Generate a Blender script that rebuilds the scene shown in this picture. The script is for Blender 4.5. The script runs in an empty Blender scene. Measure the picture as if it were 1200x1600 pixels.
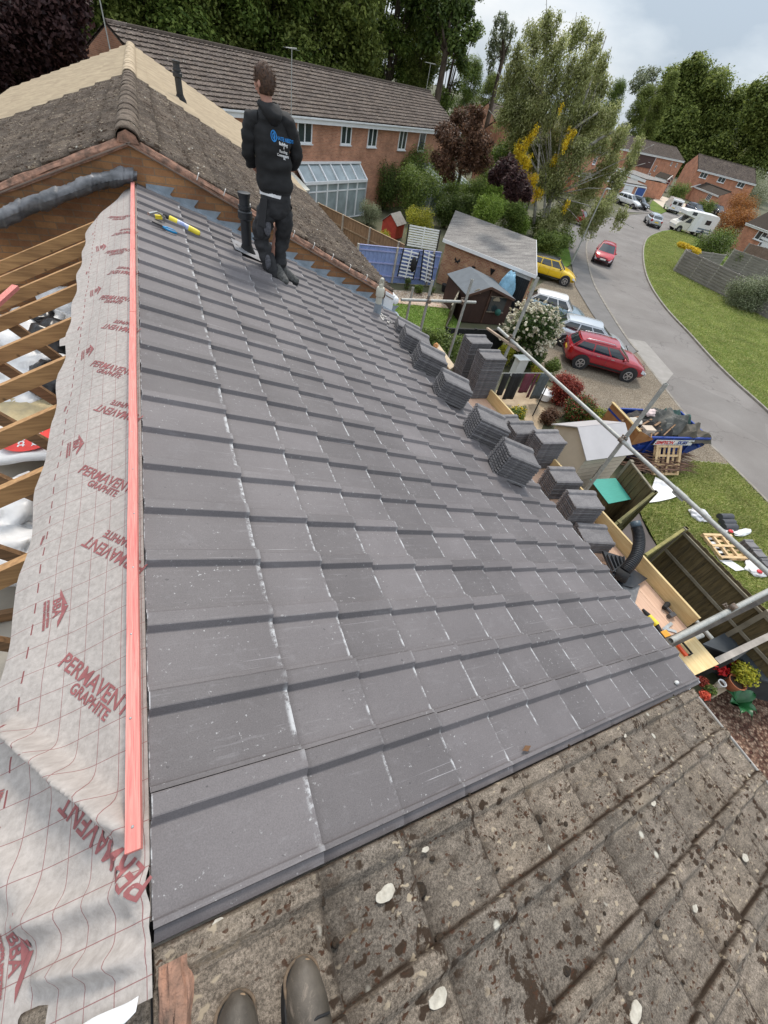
import bpy, bmesh, math, random
import numpy as np
from mathutils import Vector, Matrix
from mathutils.bvhtree import BVHTree
rnd = random.Random(7)
S = bpy.context.scene
COL = S.collection
R_ = math.radians

# ------------------------------------------------------------------ camera, world, sun, exposure
CR = np.array([[0.917494132, -0.35665398, 0.176075169], [-0.156128873, -0.73008351, -0.665283281], [0.3658255, 0.58290308, -0.725531322]])
FPX = 642.18
CP = np.array([0.31540, 0.0, 8.54373])
cam = bpy.data.cameras.new("camera"); camo = bpy.data.objects.new("camera", cam); COL.objects.link(camo)
cam.sensor_fit = 'HORIZONTAL'; cam.sensor_width = 36; cam.lens = FPX / 1200 * 36
cam.clip_start = 0.05; cam.clip_end = 3000
rm = Matrix((CR[0], -CR[1], -CR[2])).transposed().to_4x4(); rm.translation = Vector(CP)
camo.matrix_world = rm
S.camera = camo
S.render.engine = 'CYCLES'
S.view_settings.view_transform = 'Standard'; S.view_settings.look = 'None'; S.view_settings.gamma = 1.0
S.view_settings.exposure = 0.9
SUN_EL, SUN_AZ = 52, 60          # azimuth of the sun from +x towards +y
wd = bpy.data.worlds.new("World"); S.world = wd; wd.use_nodes = True
nt = wd.node_tree; nt.nodes.clear()
wo = nt.nodes.new('ShaderNodeOutputWorld'); bg = nt.nodes.new('ShaderNodeBackground'); nt.links.new(bg.outputs[0], wo.inputs[0])
sky = nt.nodes.new('ShaderNodeTexSky'); sky.sky_type = 'NISHITA'; sky.sun_disc = False
sky.sun_elevation = R_(SUN_EL); sky.sun_rotation = R_(90 - SUN_AZ)
tc = nt.nodes.new('ShaderNodeTexCoord'); mp = nt.nodes.new('ShaderNodeMapping'); nt.links.new(tc.outputs['Generated'], mp.inputs[0])
mp.inputs['Scale'].default_value = (1.0, 1.0, 2.6)
nz = nt.nodes.new('ShaderNodeTexNoise'); nz.inputs['Scale'].default_value = 2.1; nz.inputs['Detail'].default_value = 7; nz.inputs['Roughness'].default_value = .52
nt.links.new(mp.outputs[0], nz.inputs['Vector'])
cr = nt.nodes.new('ShaderNodeValToRGB'); nt.links.new(nz.outputs[0], cr.inputs[0])
e = cr.color_ramp.elements; e[0].position = .40; e[0].color = (3.5, 4.1, 4.8, 1); e[1].position = .62; e[1].color = (7.0, 7.1, 7.2, 1)
x = e.new(.5); x.color = (5.2, 5.7, 6.2, 1)
nz2 = nt.nodes.new('ShaderNodeTexNoise'); nz2.inputs['Scale'].default_value = 1.3; nz2.inputs['Detail'].default_value = 4; nt.links.new(mp.outputs[0], nz2.inputs['Vector'])
cr2 = nt.nodes.new('ShaderNodeMapRange'); nt.links.new(nz2.outputs[0], cr2.inputs[0]); cr2.inputs[1].default_value = .3; cr2.inputs[2].default_value = .5
cr2.inputs[3].default_value = .55; cr2.inputs[4].default_value = .95
mx = nt.nodes.new('ShaderNodeMixRGB'); nt.links.new(cr2.outputs[0], mx.inputs[0]); nt.links.new(sky.outputs[0], mx.inputs[1]); nt.links.new(cr.outputs[0], mx.inputs[2])
sz = nt.nodes.new('ShaderNodeSeparateXYZ'); nt.links.new(tc.outputs['Generated'], sz.inputs[0])   # overcast sky: zenith brighter than horizon
el_ = nt.nodes.new('ShaderNodeMapRange'); nt.links.new(sz.outputs[2], el_.inputs[0]); el_.inputs[1].default_value = .05; el_.inputs[2].default_value = .9; el_.inputs[3].default_value = .66; el_.inputs[4].default_value = 1.32
vm = nt.nodes.new('ShaderNodeVectorMath'); vm.operation = 'SCALE'; nt.links.new(mx.outputs[0], vm.inputs[0]); nt.links.new(el_.outputs[0], vm.inputs['Scale'])
nt.links.new(vm.outputs[0], bg.inputs[0]); bg.inputs[1].default_value = 0.11
sl = bpy.data.lights.new("sun", 'SUN'); so = bpy.data.objects.new("sun", sl); COL.objects.link(so)
sl.energy = 1.5; sl.angle = R_(12); sl.color = (1, .92, .82)
sd = Vector((math.cos(R_(SUN_EL)) * math.cos(R_(SUN_AZ)), math.cos(R_(SUN_EL)) * math.sin(R_(SUN_AZ)), math.sin(R_(SUN_EL))))
so.rotation_euler = sd.to_track_quat('Z', 'Y').to_euler()

# ------------------------------------------------------------------ measuring: a pixel of the 1200x1600 photo onto a real plane
def ray(px): return CR.T @ np.array([px[0] - 600, px[1] - 800, FPX], float)
def zg(x, y):
    return 0.0
def gz(px, z=0.0): r = ray(px); return Vector(CP + r * ((z - CP[2]) / r[2]))
def gx(px, x): r = ray(px); return Vector(CP + r * ((x - CP[0]) / r[0]))
def gy(px, y): r = ray(px); return Vector(CP + r * ((y - CP[1]) / r[1]))
def gd(px, d): r = ray(px); return Vector(CP + r / np.hypot(r[0], r[1]) * d)
def gg(px, h=0.0):
    z = 0.0
    for _ in range(25):
        p = gz(px, z + h); z = z * .4 + .6 * zg(p.x, p.y)
    return p
def onpl(px, P0, N):
    r = ray(px); N = np.array(N); return Vector(CP + r * (((np.array(P0) - CP) @ N) / (r @ N)))
def vtop(px, b):
    r = ray(px); return CP[2] + r[2] * math.hypot(b[0] - CP[0], b[1] - CP[1]) / math.hypot(r[0], r[1])

# ------------------------------------------------------------------ mesh helper
def tag(o, label=None, cat=None, group=None, kind=None):
    if label: o['label'] = label
    if cat: o['category'] = cat
    if group: o['group'] = group
    if kind: o['kind'] = kind
    return o
def thing(name, loc, label, cat, rz=0, group=None, kind=None, parent=None):
    o = bpy.data.objects.new(name, None); COL.objects.link(o); o.location = loc; o.rotation_euler = (0, 0, rz)
    o.empty_display_size = .2
    return tag(o, label, cat, group, kind)
class MB:
    def __init__(s, org=(0, 0, 0)):
        s.v = []; s.f = []; s.uv = []; s.mi = []; s.o = Vector(org); s.m = 0
    def face(s, pts, uv=None):
        i = len(s.v); s.v += [Vector(p) - s.o for p in pts]; s.f.append(tuple(range(i, i + len(pts)))); s.mi.append(s.m)
        s.uv.append(uv if uv else [(p[0], p[1]) for p in pts])
    def box(s, c, d, ax=None):
        c = Vector(c); a = ax or (Vector((1, 0, 0)), Vector((0, 1, 0)), Vector((0, 0, 1)))
        X, Y, Z = [Vector(a[i]) * (d[i] / 2) for i in range(3)]
        P = [c + X * i + Y * j + Z * k for i in (-1, 1) for j in (-1, 1) for k in (-1, 1)]
        L = [d[0], d[1], d[2]]
        for q, (u, w) in (((0, 1, 3, 2), (1, 2)), ((4, 6, 7, 5), (1, 2)), ((0, 4, 5, 1), (0, 2)), ((2, 3, 7, 6), (0, 2)), ((0, 2, 6, 4), (0, 1)), ((1, 5, 7, 3), (0, 1))):
            uv = []
            for k in q:
                cc = [((k >> 2) & 1) * L[0], ((k >> 1) & 1) * L[1], (k & 1) * L[2]]
                uv.append((cc[u], cc[w]))
            s.face([P[k] for k in q], uv)
    def beam(s, p, q, w, h, up=(0, 0, 1)):
        p = Vector(p); q = Vector(q); X = (q - p); L = X.length; X.normalize(); Y = Vector(up).cross(X)
        if Y.length < 1e-4: Y = Vector((0, 1, 0)).cross(X)
        Y.normalize(); Z = X.cross(Y); s.box((p + q) / 2, (L, w, h), (X, Y, Z))
    def tube(s, pts, r, n=8, cap=True):
        pts = [Vector(p) for p in pts]; rs = r if hasattr(r, '__len__') else [r] * len(pts)
        rings = []; pv = None
        for i, p in enumerate(pts):
            t = (pts[min(i + 1, len(pts) - 1)] - pts[max(i - 1, 0)])
            t = t.normalized() if t.length > 1e-9 else Vector((0, 0, 1))
            a = pv - t * pv.dot(t) if pv is not None else t.orthogonal()
            if a.length < 1e-6: a = t.orthogonal()
            a.normalize(); pv = a; b = t.cross(a)
            i0 = len(s.v)
            for k in range(n):
                an = 2 * math.pi * k / n; s.v.append(p + (a * math.cos(an) + b * math.sin(an)) * rs[i] - s.o)
            rings.append(i0)
        acc = 0
        for i in range(len(rings) - 1):
            l = (pts[i + 1] - pts[i]).length
            for k in range(n):
                k2 = (k + 1) % n
                s.f.append((rings[i] + k, rings[i] + k2, rings[i + 1] + k2, rings[i + 1] + k)); s.mi.append(s.m)
                u0 = k / n * 6.28 * rs[i]; u1 = (k + 1) / n * 6.28 * rs[i]
                s.uv.append([(u0, acc), (u1, acc), (u1, acc + l), (u0, acc + l)])
            acc += l
        if cap:
            for i0, rv in ((rings[0], True), (rings[-1], False)):
                q = [i0 + k for k in range(n)]
                if rv: q.reverse()
                s.f.append(tuple(q)); s.mi.append(s.m); s.uv.append([(0, 0)] * n)
    def prism(s, poly, z0, z1):
        n = len(poly); a = sum(poly[i][0] * poly[(i + 1) % n][1] - poly[(i + 1) % n][0] * poly[i][1] for i in range(n))
        if a < 0: poly = list(reversed(poly))
        s.face([(p[0], p[1], z1) for p in poly]); s.face([(p[0], p[1], z0) for p in reversed(poly)])
        for i in range(n):
            p, q = poly[i], poly[(i + 1) % n]; l = math.hypot(q[0] - p[0], q[1] - p[1])
            s.face([(p[0], p[1], z0), (q[0], q[1], z0), (q[0], q[1], z1), (p[0], p[1], z1)], [(0, 0), (l, 0), (l, z1 - z0), (0, z1 - z0)])
    def slab(s, pts, th, uv=None):
        """flat polygon pts (top) thickened downwards along its normal"""
        P = [Vector(p) for p in pts]; n = (P[1] - P[0]).cross(P[2] - P[0]).normalized()
        s.face(P, uv); Q = [p - n * th for p in P]; s.face(list(reversed(Q)), list(reversed(uv)) if uv else None)
        for i in range(len(P)):
            j = (i + 1) % len(P); l = (P[j] - P[i]).length
            s.face([Q[i], Q[j], P[j], P[i]], [(0, 0), (l, 0), (l, th), (0, th)])
    def grid(s, fn, nu, nv, u0=0, u1=1, v0=0, v1=1, uvs=None):
        i0 = len(s.v)
        for i in range(nu + 1):
            for j in range(nv + 1):
                s.v.append(Vector(fn(u0 + (u1 - u0) * i / nu, v0 + (v1 - v0) * j / nv)) - s.o)
        for i in range(nu):
            for j in range(nv):
                a = i0 + i * (nv + 1) + j
                s.f.append((a, a + nv + 1, a + nv + 2, a + 1)); s.mi.append(s.m)
                U = [(u0 + (u1 - u0) * (i + p) / nu, v0 + (v1 - v0) * (j + q) / nv) for p, q in ((0, 0), (1, 0), (1, 1), (0, 1))]
                s.uv.append([uvs(*t) for t in U] if uvs else U)
    def ball(s, c, r, n=10, m=7):
        c = Vector(c); r = Vector(r) if hasattr(r, '__len__') else Vector((r, r, r))
        s.grid(lambda u, v: c + Vector((r.x * math.sin(v) * math.cos(u), r.y * math.sin(v) * math.sin(u), -r.z * math.cos(v))), n, m, 0, 2 * math.pi, 0.001, math.pi - .001)
    def build(s, name, mat, parent=None, smooth=False, bevel=0, loc=None, sub=0, solid=0):
        me = bpy.data.meshes.new(name); me.from_pydata([tuple(v) for v in s.v], [], s.f)
        uvl = me.uv_layers.new(name='UVMap'); flat = [c for f in s.uv for t in f for c in t]
        uvl.data.foreach_set('uv', flat)
        for m in (mat if isinstance(mat, (list, tuple)) else [mat]): me.materials.append(m)
        me.polygons.foreach_set('material_index', s.mi)
        if smooth: me.polygons.foreach_set('use_smooth', [True] * len(me.polygons))
        me.update()
        o = bpy.data.objects.new(name, me); COL.objects.link(o)
        if parent: o.parent = parent
        if loc: o.location = loc
        if smooth == 'auto':
            try: me.set_sharp_from_angle(angle=R_(38))
            except Exception: pass
        if solid:
            md = o.modifiers.new('t', 'SOLIDIFY'); md.thickness = solid; md.offset = -1
        if bevel:
            md = o.modifiers.new('b', 'BEVEL'); md.width = bevel; md.segments = 2; md.limit_method = 'ANGLE'; md.angle_limit = R_(40)
        if sub:
            md = o.modifiers.new('s', 'SUBSURF'); md.levels = sub; md.render_levels = sub
        return o
def dup(root, loc, rz=None, label=None, group=None, scale=None):
    r = root.copy(); COL.objects.link(r); r.location = loc
    if rz is not None: r.rotation_euler = (0, 0, rz)
    if label: r['label'] = label
    if group: r['group'] = group
    if scale: r.scale = scale
    for ch in list(root.children):
        c = ch.copy(); COL.objects.link(c); c.parent = r
        for g in list(ch.children):
            d = g.copy(); COL.objects.link(d); d.parent = c
    return r

# ------------------------------------------------------------------ materials
class NB:
    def __init__(s, name):
        s.mat = bpy.data.materials.new(name); s.mat.use_nodes = True; s.t = s.mat.node_tree; s.t.nodes.clear()
        s.out = s.n('ShaderNodeOutputMaterial'); s.b = s.n('ShaderNodeBsdfPrincipled'); s.l(s.b.outputs[0], s.out.inputs[0])
        s.tc = s.n('ShaderNodeTexCoord')
    def n(s, t): return s.t.nodes.new(t)
    def l(s, a, b): s.t.links.new(a, b)
    def noise(s, sc, det=4, rough=.55, vec='Object', scl=None, dist=0):
        n = s.n('ShaderNodeTexNoise'); n.inputs['Scale'].default_value = sc; n.inputs['Detail'].default_value = det; n.inputs['Roughness'].default_value = rough
        n.inputs['Distortion'].default_value = dist
        v = s.tc.outputs[vec] if isinstance(vec, str) else vec
        if scl:
            m = s.n('ShaderNodeMapping'); m.inputs['Scale'].default_value = scl; s.l(v, m.inputs[0]); v = m.outputs[0]
        s.l(v, n.inputs['Vector']); return n.outputs[0]
    def ramp(s, f, stops):
        r = s.n('ShaderNodeValToRGB'); s.l(f, r.inputs[0]); el = r.color_ramp.elements
        for i, (p, c) in enumerate(stops):
            c = c if hasattr(c, '__len__') else (c, c, c)
            k = el[i] if i < 2 else el.new(p)
            k.position = p; k.color = (*c, 1)
        return r.outputs[0]
    def mix(s, f, a, b, mode='MIX'):
        m = s.n('ShaderNodeMixRGB'); m.blend_type = mode
        for i, v in enumerate((f, a, b)):
            if hasattr(v, 'links') or hasattr(v, 'is_linked'): s.l(v, m.inputs[i])
            elif i == 0: m.inputs[0].default_value = v
            else: m.inputs[i].default_value = (*v, 1) if len(v) == 3 else v
        return m.outputs[0]
    def math(s, op, a, b=None, c=None):
        m = s.n('ShaderNodeMath'); m.operation = op
        for i, v in enumerate((a, b, c)):
            if v is None: continue
            if isinstance(v, (int, float)): m.inputs[i].default_value = v
            else: s.l(v, m.inputs[i])
        return m.outputs[0]
    def bump(s, h, st=.3, d=.01):
        b = s.n('ShaderNodeBump'); b.inputs['Strength'].default_value = st; b.inputs['Distance'].default_value = d
        s.l(h, b.inputs['Height']); s.l(b.outputs[0], s.b.inputs['Normal'])
    def uvxy(s):
        x = s.n('ShaderNodeSeparateXYZ'); s.l(s.tc.outputs['UV'], x.inputs[0]); return x.outputs[0], x.outputs[1]
    def fin(s, col, rough=.7, metal=0, spec=None):
        if hasattr(col, 'links'): s.l(col, s.b.inputs['Base Color'])
        else: s.b.inputs['Base Color'].default_value = (*col, 1)
        if hasattr(rough, 'links'): s.l(rough, s.b.inputs['Roughness'])
        else: s.b.inputs['Roughness'].default_value = rough
        s.b.inputs['Metallic'].default_value = metal
        if spec is not None: s.b.inputs['Specular IOR Level'].default_value = spec
        return s.mat
def sc(c, k): return tuple(min(1, v * k) for v in c)
def mat(name, c, rough=.7, var=.2, scale=6, c2=None, bump=0, bs=40, metal=0, spec=None, det=5, scl=None):
    b = NB(name); n = b.noise(scale, det, scl=scl)
    col = b.ramp(n, [(.3, c2 or sc(c, 1 - var)), (.7, sc(c, 1 + var) if not c2 else c)])
    if bump: b.bump(b.noise(bs, 4, scl=scl), bump, .01)
    return b.fin(col, rough, metal, spec)
def leafmat(name, c, c2, c3=None, tr=.38):
    b = NB(name); g = b.n('ShaderNodeNewGeometry')
    col = b.ramp(g.outputs['Random Per Island'], [(0, c2), (1, c3 or c), (.5, c)])
    n = b.noise(.7, 3); col = b.mix(.5, col, b.ramp(n, [(.35, .7), (.65, 1.35)]), 'MULTIPLY')
    m = b.fin(col, .55, 0, .25)
    t = b.n('ShaderNodeBsdfTranslucent'); b.l(col, t.inputs[0]); ms = b.n('ShaderNodeMixShader'); ms.inputs[0].default_value = tr
    b.l(b.b.outputs[0], ms.inputs[1]); b.l(t.outputs[0], ms.inputs[2]); b.l(ms.outputs[0], b.out.inputs[0])
    return m
def brickmat(name, c1, c2, mortar, sc_=1.0, var=.35):
    b = NB(name); t = b.n('ShaderNodeTexBrick'); b.l(b.tc.outputs['UV'], t.inputs['Vector'])
    t.inputs['Scale'].default_value = 1; t.inputs['Brick Width'].default_value = .225 * sc_; t.inputs['Row Height'].default_value = .075 * sc_
    t.inputs['Mortar Size'].default_value = .006 * sc_; t.inputs['Mortar Smooth'].default_value = .3; t.inputs['Bias'].default_value = 0
    t.inputs['Color1'].default_value = (*c1, 1); t.inputs['Color2'].default_value = (*c2, 1); t.inputs['Mortar'].default_value = (*mortar, 1)
    n = b.noise(1.1, 6, .6, 'UV'); col = b.mix(.8, t.outputs[0], b.ramp(n, [(.3, 1 - var), (.7, 1 + var)]), 'MULTIPLY')
    n2 = b.noise(40, 3, .6, 'UV'); col = b.mix(.4, col, b.ramp(n2, [(.3, .7), (.7, 1.25)]), 'MULTIPLY')
    b.bump(t.outputs['Fac'], -.5, .006)
    return b.fin(col, .9)
def woodmat(name, c, c2, axis=(1, 14, 14), sc0=2.2, rough=.7, knots=True):
    b = NB(name); n = b.noise(sc0, 6, .6, scl=axis, dist=1.2)
    col = b.ramp(n, [(.3, c2), (.62, c)])
    n2 = b.noise(1.3, 3); col = b.mix(.5, col, b.ramp(n2, [(.3, .75), (.7, 1.2)]), 'MULTIPLY')
    if knots:
        v = b.n('ShaderNodeTexVoronoi'); v.inputs['Scale'].default_value = 4.5; b.l(b.tc.outputs['Object'], v.inputs['Vector'])
        k = b.ramp(v.outputs['Distance'], [(.06, 1), (.1, 0)]); col = b.mix(k, col, sc(c2, .45))
    b.bump(n, .25, .004)
    return b.fin(col, rough)
# ------------------------------------------------------------------ shared materials
def newtile_mat():
    b = NB('tile_grey'); u, v = b.uvxy()
    base = b.ramp(b.noise(1.6, 5, .6), [(.3, (.108, .098, .101)), (.7, (.147, .134, .137))])
    g = b.n('ShaderNodeNewGeometry'); ri = g.outputs['Random Per Island']
    base = b.mix(1, base, b.ramp(ri, [(0, .80), (1, 1.12), (.5, .98)]), 'MULTIPLY')
    spk = b.ramp(b.noise(55, 3, .7), [(.655, 0), (.70, .85)]); base = b.mix(b.math('MULTIPLY', spk, b.ramp(b.noise(3.3, 4), [(.42, .2), (.6, 1)])), base, (.4, .4, .4))
    pit = b.ramp(b.noise(38, 2, .6), [(.24, .7), (.27, 0)]); base = b.mix(pit, base, (.05, .047, .05))
    fine = b.noise(260, 3, .6); base = b.mix(.45, base, b.ramp(fine, [(.3, .6), (.7, 1.4)]), 'MULTIPLY')
    # dusty scuffs and chalky edges
    sc1 = b.ramp(b.noise(3.0, 6, .7, scl=(1.2, 16, 1.2)), [(.55, 0), (.76, .45)])
    sc1 = b.math('MULTIPLY', sc1, b.ramp(b.noise(9, 5, .7), [(.45, 0), (.62, 1)]))
    base = b.mix(sc1, base, (.3, .29, .3))
    dust = b.ramp(b.noise(7.5, 8, .82, dist=.3), [(.55, 0), (.74, .24)])
    base = b.mix(dust, base, (.27, .262, .275))
    base = b.mix(b.ramp(v, [(.17, .45), (.26, 0)]), base, (.055, .05, .055))  # soft contact shade under the overlapping course, painted into the tile colour
    edge = b.math('MULTIPLY', b.ramp(v, [(.966, 0), (.987, 1)]), b.ramp(b.math('ABSOLUTE', b.math('SUBTRACT', u, .4)), [(.32, 1), (.36, .25)]))
    ed = b.math('MULTIPLY', edge, b.ramp(b.noise(17, 6, .75, scl=(1, 1, 1)), [(.46, 0), (.58, .75)]))
    base = b.mix(ed, base, (.52, .53, .54))
    line = b.ramp(b.noise(2.1, 3, .5, scl=(.6, 90, .6)), [(.685, 0), (.72, .7)])
    line = b.math('MULTIPLY', line, b.ramp(b.noise(2.7, 4), [(.5, 0), (.6, 1)]))
    base = b.mix(line, base, (.36, .35, .36))
    b.bump(b.noise(170, 4, .6), .12, .003)
    return b.fin(base, .62, 0, .4)
def oldtile_mat(name, a=(.2, .178, .15), dark=(.105, .09, .076), mossc=(.035, .022, .014), scale=1.0, moss=.5, lich=True):
    b = NB(name); u, v = b.uvxy()
    base = b.ramp(b.noise(1.7 * scale, 6, .65), [(.3, dark), (.68, a)])
    g = b.n('ShaderNodeNewGeometry'); base = b.mix(.9, base, b.ramp(g.outputs['Random Per Island'], [(0, (.84, .84, .84)), (1, (1.14, 1.1, 1.05)), (.5, (1, .98, .96))]), 'MULTIPLY')
    sp = b.noise(120 * scale, 5, .95); base = b.mix(1, base, b.ramp(sp, [(.4, .45), (.5, .95), (.6, 1.6)]), 'MULTIPLY')
    bl = b.noise(16 * scale, 6, .75, scl=(.7, 1.6, .7)); base = b.mix(.85, base, b.ramp(bl, [(.32, .5), (.5, 1), (.68, 1.45)]), 'MULTIPLY')
    base = b.mix(b.ramp(b.noise(5 * scale, 6, .8, scl=(.6, 2.2, .6)), [(.6, 0), (.7, .5)]), base, (.4, .3, .19))
    st = b.ramp(b.noise(4 * scale, 6, .7, scl=(.5, 2.5, .5)), [(.56, 0), (.75, .55)]); base = b.mix(st, base, (.33, .27, .2))
    m1 = b.math('ADD', b.noise(10 * scale, 7, .75, dist=.4), b.math('MULTIPLY', b.ramp(v, [(.5, 0), (1, 1)]), .10))
    base = b.mix(b.ramp(m1, [(.645 - .03 * moss, 0), (.67 - .03 * moss, .92)]), base, mossc)
    cj = b.math('MULTIPLY', b.ramp(v, [(.12, 1), (.42, 0)]), b.ramp(b.noise(13 * scale, 6, .7), [(.4, .25), (.56, 1)])); base = b.mix(b.math('MULTIPLY', cj, .62 if lich else .5), base, (.03, .022, .017))  # step shadow below each butt painted into the colour, broken up with dirt
    ju = b.ramp(b.math('ABSOLUTE', b.math('SUBTRACT', u, .5)), [(.465, 0), (.495, .95)]); base = b.mix(b.math('MULTIPLY', ju, b.ramp(b.noise(9, 4), [(.3, .3), (.55, 1)])), base, mossc)
    for vs_, ths, col_, nsc in ((26, .30, mossc, 2.3), (60, .26, (.06, .03, .018), 5.0), (34, .2, (.36, .3, .22), 3.4)):
        vv = b.n('ShaderNodeTexVoronoi'); vv.inputs['Scale'].default_value = vs_ * scale; mpp_ = b.n('ShaderNodeMapping'); mpp_.inputs['Scale'].default_value = (.55, 1.25, .55)
        wob = b.n('ShaderNodeMixRGB'); wob.inputs[0].default_value = .035; nn_ = b.n('ShaderNodeTexNoise'); nn_.inputs['Scale'].default_value = 40 * scale; b.l(b.tc.outputs['Object'], nn_.inputs['Vector']); b.l(b.tc.outputs['Object'], wob.inputs[1]); b.l(nn_.outputs[1], wob.inputs[2])
        b.l(wob.outputs[0], mpp_.inputs[0]); b.l(mpp_.outputs[0], vv.inputs['Vector']); rs_ = b.n('ShaderNodeSeparateXYZ'); b.l(vv.outputs['Color'], rs_.inputs[0])
        mk = b.math('MULTIPLY', b.ramp(vv.outputs['Distance'], [(ths, 1), (ths + .1, 0)]), b.math('MULTIPLY', b.ramp(rs_.outputs[0], [(.5, 0), (.54, 1)]), b.ramp(b.noise(nsc * scale, 4, .6), [(.43, 0), (.53, .95)]))); base = b.mix(mk, base, col_)
    if lich: base = b.mix(b.ramp(v, [(.975, 0), (.995, .8)]), base, (.05, .04, .032))
    if lich:
        vo = b.n('ShaderNodeTexVoronoi'); vo.inputs['Scale'].default_value = 9 * scale; b.l(b.tc.outputs['Object'], vo.inputs['Vector'])
        w = b.math('MULTIPLY', b.ramp(vo.outputs['Distance'], [(.1, 1), (.17, 0)]), b.ramp(b.noise(3.1 * scale, 3), [(.56, 0), (.6, 1)]))
        base = b.mix(w, base, (.46, .44, .38))
        og = b.ramp(b.noise(13 * scale, 5, .7, scl=(1, 1, 1)), [(.70, 0), (.74, .8)]); base = b.mix(og, base, (.34, .17, .08))
    b.bump(b.math('ADD', sp, b.math('MULTIPLY', m1, 1.5)), .55, .008)
    return b.fin(base, .95, 0, .15)
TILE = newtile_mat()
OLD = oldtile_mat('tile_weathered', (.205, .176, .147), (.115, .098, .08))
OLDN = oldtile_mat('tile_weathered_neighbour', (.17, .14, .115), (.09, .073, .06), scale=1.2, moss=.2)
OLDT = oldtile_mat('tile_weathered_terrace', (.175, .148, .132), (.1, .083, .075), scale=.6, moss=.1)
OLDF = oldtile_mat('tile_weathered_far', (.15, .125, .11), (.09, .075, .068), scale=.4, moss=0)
CREAM = mat('tile_cream', (.5, .4, .27), .9, c2=(.36, .28, .19), scale=3, bump=.4)
BRICK = brickmat('brick_orange', (.36, .18, .075), (.23, .105, .05), (.2, .14, .09), 1.0, .5)
BRICKT = brickmat('brick_terrace', (.48, .22, .125), (.36, .155, .09), (.42, .33, .25))
BRICKG = brickmat('brick_garage', (.42, .24, .13), (.3, .13, .075), (.4, .33, .25))
BRICKR = brickmat('brick_red_far', (.52, .22, .12), (.4, .16, .09), (.42, .3, .23))
MORTAR = mat('mortar_pink', (.46, .25, .17), .95, c2=(.12, .08, .06), scale=14, bump=1, bs=60)
WHITE = mat('white_plastic', (.78, .79, .8), .35, .06, 3)
FOIL = mat('white_bag', (.7, .7, .7), .35, .1, 5, bump=.6, bs=14)
GLASS = mat('window_glass', (.035, .045, .05), .08, .2, .6, spec=.8)
GLASSL = mat('conservatory_glass', (.3, .35, .36), .08, .25, 1.3, spec=.8)
BLACKP = mat('black_plastic', (.022, .024, .028), .42, .25, 8)
LEAD = mat('lead_sheet', (.3, .345, .39), .5, .25, 6, metal=.3, bump=.3, bs=25)
LEADD = mat('lead_dark', (.06, .064, .07), .5, c2=(.2, .2, .21), scale=4.5, metal=.2, bump=.8, bs=16, scl=(1, 1, 2))
RAFTER = woodmat('rafter_wood', (.46, .26, .11), (.24, .125, .05), (1, 12, 12))
RAFTERD = woodmat('rafter_wood_old', (.27, .15, .07), (.12, .065, .03), (1, 12, 12))
PINKW = woodmat('treated_batten', (.72, .28, .235), (.52, .13, .12), (40, 1.0, 40), 5, .8, True)
GALV = mat('galvanised_steel', (.42, .42, .39), .5, c2=(.27, .275, .26), scale=22, metal=.15, bump=.2, bs=60)
GALVD = mat('coupler_steel', (.25, .22, .19), .55, c2=(.12, .075, .05), scale=30, metal=.5)
BLACK = mat('black_matt', (.012, .012, .013), .8, .3, 10)
INSUL = mat('wool_insulation', (.55, .45, .26), .95, c2=(.36, .31, .2), scale=9, bump=1, bs=25)

PR = R_(21.53); PL = R_(24.3); ZR = 7.0
def PRt(s, y, h=0): return Vector((s * math.cos(PR) + h * math.sin(PR), y, ZR - s * math.sin(PR) + h * math.cos(PR)))
def PLt(s, y, h=0): return Vector((-s * math.cos(PL) - h * math.sin(PL), y, ZR - s * math.sin(PL) + h * math.cos(PL)))
def RPL(px):
    q = onpl(px, (0, 0, ZR), (-math.sin(PL), 0, math.cos(PL))); return ((q.z - ZR) / -math.sin(PL), q.y)
def RPR(px, h=0.0):
    q = onpl(px, Vector((0, 0, ZR)) + Vector((math.sin(PR), 0, math.cos(PR))) * h, (math.sin(PR), 0, math.cos(PR))); d = q - Vector((0, 0, ZR))
    return (d.x * math.cos(PR) - d.z * math.sin(PR), q.y)
PROF = [(.0012, -.004), (.0014, .013), (.016, .012), (.021, .001), (.217, 0), (.220, .002), (.236, .026), (.240, .0275), (.291, .0275), (.2965, .024), (.297, -.004)]
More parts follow.
